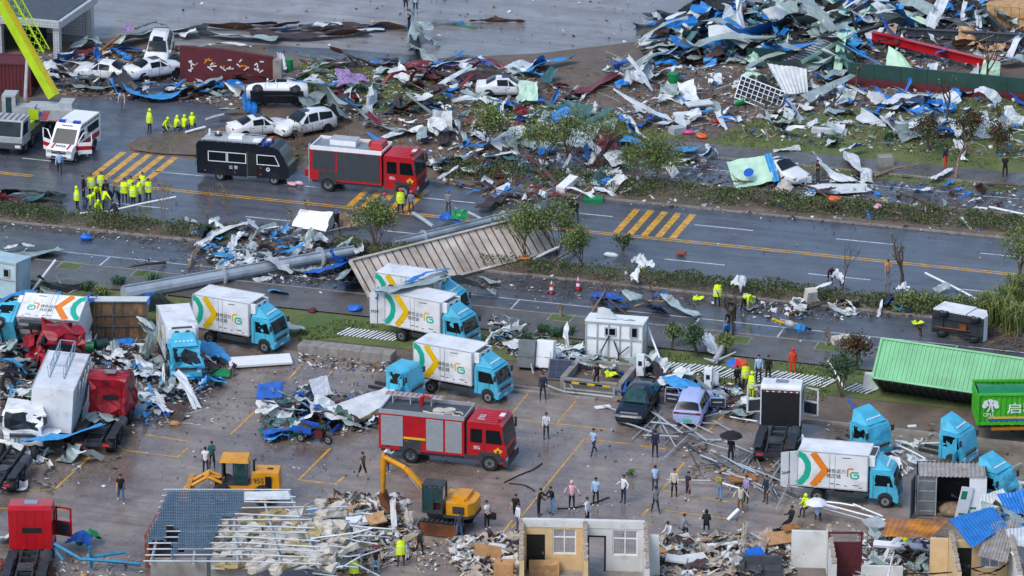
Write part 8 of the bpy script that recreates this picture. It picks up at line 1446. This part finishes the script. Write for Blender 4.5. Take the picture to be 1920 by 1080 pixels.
# furniture and boxes near the lower edge
for a in [('cardboard',1465,1030,(1.9,.9,.06),20,.5,(.5,0), 'brown table top slanting against the white wall'),('wood',1482,1022,(1.1,.5,.06),35,1.0,(.4,0), 'dark brown plank on the slanting table top'),('cardboard',1250,1042,(.9,.6,.05),5,.3,(.2,0), None),('wood_pale',1020,1076,(1.7,.8,.7),0,0,(0,0), 'low brown desk inside the left roofless room'),('cardboard',945,1078,(1.1,.9,.7),-5,.1,(0,0), 'big cardboard box left of the cream rooms'),('cardboard',915,1052,(1.6,.06,.9),-20,.1,(0,0), 'upright brown board behind the cardboard box'),('wood_pale',705,1000,(1.1,.8,.1),30,.7,(.5,0), 'yellow brown panel on the rubble heap'),('plaster_white',1300,1060,(1.5,.8,.12),20,.3,(.2,0), None),('plaster_white',1268,1065,(1.2,.7,.12),-10,.4,(.1,.1), None),('white_clean',1335,1020,(1.9,.3,.08),5,.25,(0,0), None),('white_clean',1352,1030,(2.0,.3,.08),15,.3,(0,0), None),('wood_pale',1350,1022,(2.4,.15,.08),12,.4,(0,0), None),('plaster_white',905,1032,(1.0,.5,.1),-10,.2,(.1,0), None),('plaster_white',865,1038,(1.4,.6,.1),8,.15,(.1,0), None),('plaster_white',930,1035,(1.2,.5,.1),-15,.25,(.2,0), None),('white_clean',1690,1042,(3.2,.5,.15),-12,.5,(.2,0), 'long white door leaf across the low white wall'),('wood',1620,862,(.5,.3,.2),0,0,(0,0), None),('wood',1392,905,(1.6,.9,.1),10,.2,(.1,0), 'red brown board under the steel bars'),('white_clean',665,1000,(1.5,.7,.2),15,.6,(.2,0), None),('white_clean',1130,765,(1.0,.45,.06),20,.05,(0,0), 'white plank on the wet bays by the dark car'),('light_grey',1640,990,(1.2,1.0,.1),35,.1,(.3,0), 'grey broken sheet left of the rusty orange roof'),('white_clean',1710,800,(.5,.25,.08),10,0,(0,0), None),('white_clean',1632,730,(.9,.5,1.0),5,0,(0,.1), 'white box standing left of the green container'),('insul',1518,578,(.7,.55,.8),20,.5,(.3,0), 'beige sack like box tipped on the lower hedge'),('concrete',1660,312,(1.0,.9,.8),10,0,(0,0), 'grey stone block on the far pavement'),('insul',1575,660,(1.2,.5,.4),25,.6,(.3,0), None)]: board(a[0], a[1], a[2], a[3], a[4], a[5], a[6], a[7], dent=.02)
t = thing('sofa', 'grey sofa thrown on the rubble at the lower edge', 'sofa', G(1430,1082), YAW + rad(-3)); part('seat', t, 'sofa', lambda q: (q.box((0,0,.3),(2.2,.9,.4)), q.box((-.5,-.05,.55),(1.0,.8,.16)), q.box((.55,-.05,.55),(1.0,.8,.16)))); part('backrest', t, 'sofa', lambda q: q.box((0,.45,.7),(2.2,.25,.8))); part('armrest', t, 'sofa', lambda q: q.box((-1.15,0,.5),(.25,.95,.7)))
board('plastic_blue',1412,1068,(1.0,.7,.55),30,.5,(.5,0), 'bright blue plastic crate tipped over the sofa', 'crate', 'crate'); tree((1500,1062), 'artificial green pot plant lying before the white wall',.7,.5,90,('leaf_bluegreen', 'leaf_dark', 'leaf_bluegreen'), name='pot_plant', cat='plant', trunk=.03)
# rusty and blue roof sheets at the lower right
Q4('rust_roof',[(1664,970,2.5),(1778,976,2.5),(1742,1010,2.3),(1654,1004,2.3)],10,.04,.06, 'rusty orange roof sheet over the crouching people', 'roof_sheet', 'roof sheet'); Q4('sheet_blue',[(1778,972,3.0),(1862,948,3.1),(1888,985,2.9),(1822,1026,2.8)],14,.07,.1, 'bright blue corrugated roof sheet folded over the brick edged room', 'roof_sheet', 'roof sheet'); Q4('rust_sheet',[(1862,978,3.0),(1908,972,3.0),(1888,1054,2.5),(1832,1040,2.5)],9,.07,.1, 'brown and blue striped roof sheet hanging down over the room window', 'roof_sheet', 'roof sheet'); Q4('sheet_white',[(1836,930,2.4),(1880,915,2.8),(1895,945,2.3),(1830,958,1.8)],8,.05,.15, 'white corrugated roof sheet curled beside the broken cyan cab', 'roof_sheet', 'roof sheet'); Q4('sheet_blue',[(1868,925,3.0),(1935,915,3.2),(1945,960,2.2),(1890,965,2.4)],10,.07,.2, 'blue corrugated roof sheet crumpled at the photo edge', 'roof_sheet', 'roof sheet'); Q4('sheet_whiteblue',[(1885,992,3.0),(1940,985,3.0),(1940,1030,2.6),(1888,1018,2.6)],8,.06,.1, 'pale blue ribbed roof sheet under the white tubes at the edge', 'roof_sheet', 'roof sheet')
R(sg,1.0,[(1840,950,2.5),(1870,945,2.7),(1900,965,2.4),(1925,975,2.0)],2,.5)
for a in [((1864,975),(1918,1055)),((1885,930),(1912,1020)),((1880,920),(1935,980)),((1840,1000),(1905,1062)),((1900,1040),(1870,1010)),((1665,1080),(1676,1035))]: bar(a[0], a[1],.06, 'white_clean', U(2.0,2.8), U(.6,1.5))
# steel bars strewn over the bays
for k in range(50):
 c0 = rnd.choice([((1190,800),(1420,870)),((1280,815),(1400,900)),((1330,790),(1500,880)),((1170,795),(1330,820)),((1300,860),(1480,920))]); f = U(0,1); cx = c0[0][0] + (c0[1][0] - c0[0][0]) * f + U(-25,25); cy = c0[0][1] + (c0[1][1] - c0[0][1]) * f + U(-14,14); an = rad(rnd.choice([24,30,20,8,-10,60,-50]) + U(-8,8)); l = U(25,95)
 bar((cx - math.cos(an) * l / 2, cy - math.sin(an) * l / 2),(cx + math.cos(an) * l / 2, cy + math.sin(an) * l / 2), U(.035,.07), rnd.choice(('galv', 'galv', 'mid_grey', 'light_grey', 'steel_dark')), U(.05,.4), U(.05,.5), sq=rnd.random() < .5, name='steel_bar', cat='bar')
for a in [((1545,945),(1660,975)),((1530,950),(1655,985)),((1500,935),(1570,955)),((1600,945),(1655,968)),((1250,900),(1345,902)),((1345,903),(1400,920)),((1480,905),(1455,955)),((1540,940),(1610,950)),((1210,760),(1275,810)),((1180,745),(1280,812)),((1130,760),(1200,785)),((1020,720),(1060,735)),((1060,735),(1150,745)),((1360,780),(1420,790)),((1660,835),(1705,875)),((1680,832),(1775,830)),((1680,833),(1735,860)),((1870,890),(1915,868)),((1015,690),(975,670)),((985,640),(1000,700))]: bar(a[0], a[1],.055, rnd.choice(('white_clean', 'galv', 'light_grey')), U(.1,.5), U(.1,.6), sq=True, name='steel_bar', cat='bar')
# blue painted frame and brick heap at the lower left
for a in [((63,1000),(152,1048),1.4,.9),((150,1048),(262,1057),.9,.6),((168,1025),(172,1065),1.5,.2),((152,1048),(235,1035),.8,.9),((30,1030),(65,1000),.3,1.4),((95,1045),(60,1010),.2,1.2),((90,1015),(118,1050),1.2,.3),((200,1052),(262,1060),.4,.4)]: bar(a[0], a[1],.1, 'cyan_dark', a[2], a[3], 'blue painted square tube', 'frame_tube', 'tube', sq=True, group='blue frame tubes')
t = thing('brick_heap', 'heap of red bricks below the red tractor', 'bricks', G(45,1078)); mb = None
for k in range(220):
 p = G(U(-10,98), U(1052,1090)) - t.location; h = max(0,.55 - abs((p.x - 0) * .12) - abs(p.y) * .12)
 if mb is None: o = part('brick', t, 'brick_red', lambda q: q.box((0,0,0),(.24,.115,.06))); mb = o.data
 else: o = bpy.data.objects.new('brick', mb); S.collection.objects.link(o); o.parent = t
 o.location = (p.x, p.y,.05 + h * U(.5,1)); o.rotation_euler = (U(-.5,.5), U(-.5,.5), U(0,3.1)); s = U(.8,1.3); o.scale = (s, s, s)
Sh(cb,148,1030,1.5,1.2,0,.9,.2); Sh('plastic_green',165,1022,1.4,1.0,20,.9,.1, name='tarpaulin', desc='green netting crumpled beside the blue cloth', cat='tarpaulin'); Sh('tarp_white',20,918,2.0,1.1,0,.6,.05); R(sb,1.0,[(590,955,2.0),(625,970,1.8),(640,980,1.5),(650,1000,.6)],1.5,.5); R(sb,.9,[(505,1050,2.2),(520,1075,1.2)],1.5,.8)
R(sw,.9,[(-4,1010),(20,1000),(40,985)],.4); tag(tree((55,1052), 'yellow green weed tuft growing before the brick heap',1.0,.6,160,('leaf_yellow', 'leaf_olive', 'leaf_yellow'), stems=6, name='weed', cat='plant', trunk=.02))
for q_, l in (([(945,905),(975,890),(1000,880),(1017,868)], 'black hose end trailing from the lower fire engine'),([(955,906),(985,910),(1003,921)], 'thin black hose loop on the wet lot near the line of people'),([(1045,953),(1075,952),(1110,944),(1142,932)], 'black hose lying at the feet of the people in the line')):
 P = spline([G(*p,.04) for p in q_],6); c = P[0].copy(); q = MB(); q.tube([p - c for p in P],.04,5); tag(q.build('hose', 'rubber', None, c), l, 'hose')
for a in [((1845,1062),(1700,1075)),((1790,1048),(1868,1078)),((1835,1078),(1900,1050))]: R('rubber',.12,[(a[0][0], a[0][1],1.6),((a[0][0] + a[1][0]) / 2,(a[0][1] + a[1][1]) / 2 + 6,1.3),(a[1][0], a[1][1],1.5)],1.4,.3, desc='black cable hanging', name='hanging_cable', cat='cable', corr=0, group='hanging cables')
for a in [('red_wreck',1.0,[(45,650),(62,625),(85,618)],1.2),('red_wreck',.9,[(90,640),(108,622),(122,615)],1.4),('red_wreck',.8,[(58,672),(75,660),(90,668)],.8),(dk,1.0,[(50,690),(75,680),(110,685)],.6),(dk,.9,[(0,655),(30,650),(45,668)],.5),(sg,1.3,[(5,660),(25,645),(40,655)],.8),(sw,1.0,[(140,590),(160,640)],.8),(sg,.9,[(268,600),(285,630),(270,665)],1.0),(sw,.8,[(262,590),(280,615)],1.3),(wb,.9,[(255,665),(275,690),(262,705)],.5)]: R(*a, U(.6,1.1))
# ------------------------------------------------------------------ smaller sheets and boards, then the litter nobody could count
rnd.seed(77)
def heap(px, py):
 return max(0,1.3 * (1 - ((px - 1640) / 360) ** 2 - ((py - 20) / 95) ** 2))
FIELD = [([(1650,830),(1900,860),(1900,930),(1690,900)],9,(sw, sg, dk, sw),(.3,1.0)),([(1800,930),(1920,900),(1920,1000),(1830,1000)],14,(sb, sg, sw, wb),(.6,1.8)),([(-5,760),(110,800),(190,870),(60,920),(-5,900)],14,(sg, dk, br, sw),(.4,1.2)),([(1215,60),(1320,0),(1920,0),(1920,60),(1600,75),(1600,140),(1420,130),(1240,112)],150,(sw, sg, sb, wb, te, sg, dk, sk, sg, br, mi, sw),(.9,2.6)),([(1600,75),(1920,70),(1920,120),(1600,100)],22,(sw, sg, br, sb, 'wood_pale'),(.5,1.6)),([(1130,110),(1420,140),(1600,170),(1920,190),(1920,270),(1500,260),(1150,220)],58,(sw, sg, sb, wb, sw, sg, sw),(.5,1.6)),([(560,115),(1000,130),(1120,200),(1150,300),(800,290),(720,220),(570,200)],70,(sw, sg, br, sb, wb, sw, rd, te),(.5,1.7)),([(80,110),(330,90),(540,140),(480,185),(240,185),(90,165)],34,(sg, sb, sw, br, wb, dk),(.5,1.6)),([(800,300),(1180,300),(1180,365),(950,380),(820,340)],40,(sw, sb, wb, rd, te, br, sw),(.4,1.3)),([(355,430),(560,430),(660,470),(420,515)],36,(sw, sg, wb, sk, br, sw),(.4,1.2)),([(0,540),(130,545),(130,690),(60,760),(0,760)],30,(sw, sg, sk, br, dk, sg),(.5,1.5)),([(150,640),(290,650),(440,700),(330,790),(240,790),(170,690)],38,(sw, sg, sk, sg, br, wb),(.4,1.3)),([(495,740),(740,740),(720,800),(500,825)],24,(sw, sg, cb, te, br),(.5,1.4)),([(930,600),(1100,660),(1190,700),(1080,720),(930,650)],26,(sw, sg, wb, sw),(.4,1.3)),([(1210,690),(1420,740),(1400,790),(1220,720)],14,(sw, sg, br),(.4,1.1)),([(640,930),(760,940),(780,1040),(640,1080),(600,1040)],60,('rubble_pale', sg, 'plaster_white', 'rubble_pale', 'wood_pale', 'rubble_pale', 'plaster_white', 'insul'),(.3,.9)),([(850,1020),(970,1010),(960,1080),(870,1080)],40,('plaster_white', 'rubble_pale', br, 'plaster_white', 'rubble_pale', 'plaster_white'),(.3,.8)),([(1235,1020),(1480,1010),(1480,1080),(1235,1080)],60,('plaster_white', 'rubble_pale', sg, 'plaster_white', br, 'rubble_pale'),(.3,1.0)),([(1610,1010),(1740,1010),(1740,1080),(1610,1080)],18,(sg, sw, br),(.4,1.2)),([(1390,570),(1720,560),(1720,590),(1400,590)],12,(sw, cn, sg),(.3,.9)),([(1180,300),(1900,350),(1900,440),(1180,370)],26,(sw, sg, sb, br, sw),(.3,1.0))]
# a low mound of trodden wreckage carries the heap
KEEP = [(950,168,42),(1893,25,60),(1425,178,40),(299,108,30),(196,138,34),(295,142,34),(1408,322,60),(430,112,70),(1750,92,60),(1470,150,30),(100,740,55),(220,730,38),(338,660,40),(1010,665,40),(1110,715,50),(1196,760,45),(1300,775,45),(590,820,26),(1540,340,30),(690,755,50),(822,285,48),(1860,780,70)]
mb = MB(); X0, X1, Y0, Y1 = 1270,2010,-80,118; mb.grid(lambda u, v: G(X0 + (X1 - X0) * u, Y1 + (Y0 - Y1) * v, max(-.3, heap(X0 + (X1 - X0) * u, Y1 + (Y0 - Y1) * v) * (.55 + .35 * noise.noise((u * 14, v * 6,3))) - .05)),70,30); tag(mb.build('wreckage_mound', mat('mound', '4a4541',.8,0,.35,1.2,.4, '2b2725')), kind='stuff')
SCR = {}
def scrap(m, x, y, l, w, z):
 if rnd.random() < .35: l *= 1.9; w *= .5
 b = sheetmesh(l, w, U(.3,1.0),5,3, rnd.choice((0,0,.04)),.2); M = Matrix.Rotation(U(0,6.28),3, 'Z') @ Matrix.Rotation(U(-.5,.5),3, 'Y') @ Matrix.Rotation(U(-.7,.7),3, 'X'); P = [M @ V(v) for v in b.v]; lo = min(p.z for p in P); o = G(x, y) + V((0,0, z - lo + .01)); a = SCR.setdefault(m, MB()); a.add([p + o for p in P], b.f,0, False)
for poly, n, ms,(a, b_) in FIELD:
 for k,(x, y) in enumerate(scatter_px(poly, int(n * 3.3))):
  if any((x - a_) ** 2 + ((y - c_) * 1.6) ** 2 < r_ * r_ for a_, c_, r_ in KEEP) and rnd.random() < .85: continue
  m = rnd.choice(ms); z = heap(x, y) * U(.4,1); l = U(a, b_) * rnd.choice((.7,1,1.5)); w = l * U(.3,.7); f = rnd.random()
  if f < .045: board(m if not m.startswith('cloth') else 'white_clean', x, y,(l, w * .6, U(.03,.12)), U(-90,90), z,(U(-.5,.5), U(-.3,.3)), desc=f"{'small ' if l < .8 else ''}{COLN.get(m, 'pale')} {rnd.choice(('flat panel', 'board', 'strip'))}", dent=.04)
  elif f < .055:
   an = U(-.5,.5) + rnd.choice((0,0,3.1)); L_ = l * 22; q = [(x + math.cos(an) * L_ * t + U(-6,6), y + math.sin(an) * L_ * t * .5 + U(-5,5), z + U(.1,.7)) for t in (-.8,-.25,.25,.8)]
   if not m.startswith('wood') and m != 'plaster_white': R(m, U(.5,1.1), q,.3, U(.5,1.1))
  elif f < .15: Sh(m, x, y, l, w, U(-90,90), U(.4,1.0), z,(U(-.6,.6), U(-.3,.3)), rnd.choice((0,0,.05)), nu=6, nv=5)
  else: scrap(m, x, y, l, w, z)
for m, b in SCR.items(): tag(b.build('sheet_scraps', m), kind='stuff')
# twigs and chips
LIT = {}
def litter(name, kinds, areas, twig=False):
 b = MB(); ms = list(kinds)
 for poly, n,(a, c) in areas:
  for x, y in scatter_px(poly, n):
   z = heap(x, y) * U(0,1.0); p = G(x, y) + V((0,0, z + .02)); s = a + (c - a) * rnd.random() ** 2.2; k = rnd.randrange(len(ms))
   if twig:
    an = U(0,6.28); d = V((math.cos(an), math.sin(an), U(-.05,.35))) * s * 2; b.tube([p, p + d * .5 + V((0,0, U(0,.06))), p + d],[.02,.016,.008],3, k, False, False); continue
   an = U(0,6.28); u = V((math.cos(an), math.sin(an), U(-.5,.5))) * s * .5; v = V((-math.sin(an), math.cos(an), U(-.6,.6))) * s * U(.08,.42); h = V((0,0, s * U(.05,.4))); p.z += abs(u.z) + abs(v.z)
   b.add([p - u - v, p + u * U(.5,1) - v, p + u + v * U(.3,1), p - u * U(.4,1) + v, p + h, p - V((0,0,.03))],[(0,1,4),(1,2,4),(2,3,4),(3,0,4),(3,2,1,0)], k)
 return tag(b.build(name, ms, None), kind='stuff')
mat('chip_white', 'd2d4d4',.6,0,.1); mat('chip_grey', '8b9092',.6,0,.15); mat('chip_blue', '2f6fb4',.6,0,.2); mat('chip_brown', '6a4a35',.8,0,.25); mat('chip_tan', 'a98d6d',.8,0,.2); mat('chip_dark', '2b2a2b',.7,0,.2); mat('chip_red', '96303a',.6,0,.2); mat('chip_yellow', 'b79a3c',.6,0,.2)
MIX = ('chip_white', 'chip_grey', 'chip_grey', 'chip_blue', 'chip_brown', 'chip_tan', 'chip_dark', 'chip_white', 'chip_grey', 'chip_brown', 'chip_dark'); RUB = ('chip_white', 'chip_grey', 'chip_tan', 'chip_grey', 'chip_brown', 'chip_dark', 'chip_white', 'chip_tan', 'chip_tan')
A1 = [(1215,60),(1320,-10),(1960,-10),(1960,110),(1600,150),(1400,125),(1240,110)]
litter('scattered_debris', MIX,[(A1,5200,(.08,.55)),([(1130,108),(1420,130),(1920,180),(1920,300),(1500,270),(1150,240)],3200,(.06,.42)),([(560,110),(1000,125),(1130,200),(1180,300),(800,300),(700,240),(560,205)],3900,(.06,.42)),([(70,105),(330,85),(545,135),(520,200),(240,190),(80,175)],2000,(.06,.45)),([(800,300),(1180,295),(1180,370),(950,385),(820,340)],1300,(.06,.4)),([(1180,290),(1920,350),(1920,450),(1180,385)],1300,(.06,.45)),([(350,420),(560,420),(670,470),(640,540),(420,525)],1300,(.06,.4)),
 ([(0,535),(130,540),(135,700),(60,780),(0,780)],1200,(.06,.4)),([(140,630),(300,640),(450,690),(340,800),(240,800),(160,700)],1400,(.06,.4)),([(495,735),(745,735),(730,805),(500,830)],800,(.06,.4)),([(920,590),(1100,650),(1210,700),(1080,725),(920,650)],1400,(.06,.4)),([(560,655),(740,672),(730,700),(560,690)],420,(.06,.35)),([(1200,680),(1430,735),(1400,800),(1210,730)],600,(.06,.5)),([(1380,560),(1720,560),(1720,600),(1390,600)],350,(.06,.4)),([(230,440),(700,470),(640,560),(230,540)],350,(.05,.35)),([(-10,400),(400,440),(400,470),(-10,430)],420,(.05,.3)),([(700,520),(1250,520),(1700,590),(1000,560)],420,(.05,.3))])
litter('rubble', RUB,[([(620,925),(750,930),(790,1040),(640,1090),(560,1060)],3600,(.06,.55)),([(840,1010),(975,1000),(965,1085),(860,1085)],1600,(.06,.5)),([(1230,1005),(1490,1000),(1490,1090),(1230,1090)],2300,(.06,.55)),([(1600,1000),(1745,1005),(1745,1090),(1600,1090)],900,(.06,.5)),([(780,1020),(850,1010),(860,1060),(780,1080)],300,(.05,.3)),([(1270,830),(1500,850),(1480,930),(1300,900)],400,(.05,.4)),([(0,1040),(260,1045),(270,1090),(0,1090)],260,(.05,.4))])
litter('lot_grit',('chip_dark', 'chip_white', 'chip_brown', 'chip_grey'),[([(1480,800),(1900,790),(1900,1010),(1480,1010)],420,(.05,.3)),([(240,640),(760,680),(760,760),(430,800),(260,760)],420,(.04,.25)),([(-5,760),(260,800),(200,920),(-5,930)],260,(.05,.35))])
litter('lot_specks',('chip_dark', 'chip_brown', 'chip_white', 'chip_dark', 'chip_tan'),[([(430,690),(720,700),(740,1000),(560,920),(260,900),(120,910),(250,800)],420,(.04,.22)),([(740,800),(1240,800),(1480,900),(1450,1010),(900,1010)],380,(.04,.22)),([(330,270),(1900,440),(1900,520),(300,400)],220,(.04,.2)),([(0,180),(430,190),(420,240),(0,340)],160,(.04,.2)),([(300,0),(1250,0),(1180,80),(800,110),(300,90)],260,(.05,.35)),([(0,440),(1900,640),(1900,700),(0,520)],240,(.04,.2))])
litter('broken_twigs',('twig', 'bark_pale', 'bark'),[([(800,290),(1180,280),(1180,370),(950,385),(820,340)],700,(.2,.8)),([(1180,290),(1920,350),(1920,450),(1180,385)],800,(.2,.8)),([(420,270),(640,255),(640,295),(420,285)],350,(.2,.6)),([(330,420),(660,440),(620,520),(350,510)],450,(.2,.8)),([(880,480),(1250,510),(1250,560),(880,540)],400,(.2,.8)),([(1250,530),(1760,560),(1760,600),(1250,575)],400,(.2,.8)),([(560,115),(1150,130),(1250,280),(700,280)],900,(.2,.7)),([(1130,110),(1900,190),(1900,300),(1200,260)],800,(.2,.7)),([(-10,395),(400,440),(380,465),(-10,425)],300,(.15,.6)),([(1780,590),(1920,600),(1920,660),(1800,650)],350,(.3,1.0)),([(170,320),(330,340),(320,360),(150,345)],120,(.1,.3))], True)
litter('tangled_strips',('chip_grey', 'chip_white', 'chip_dark', 'chip_brown'),[(A1,700,(.4,1.6)),([(1130,108),(1420,130),(1920,180),(1920,300),(1500,270),(1150,240)],420,(.3,1.3)),([(560,110),(1000,125),(1130,200),(1180,300),(800,300),(700,240),(560,205)],420,(.3,1.2)),([(70,105),(330,85),(545,135),(520,200),(240,190),(80,175)],200,(.3,1.2)),([(800,300),(1180,295),(1180,370),(950,385),(820,340)],160,(.3,1.0)),([(0,535),(130,540),(135,700),(60,780),(0,780)],200,(.3,1.1)),([(140,630),(300,640),(450,690),(340,800),(240,800),(160,700)],200,(.3,1.0)),([(500,735),(740,735),(730,805),(500,830)],120,(.3,1.0)),([(920,590),(1100,650),(1210,700),(1080,725),(920,650)],140,(.3,1.1)),([(560,950),(760,935),(780,1060),(560,1085)],260,(.3,1.0)),([(350,430),(600,430),(660,480),(430,520)],160,(.3,1.0))], True)
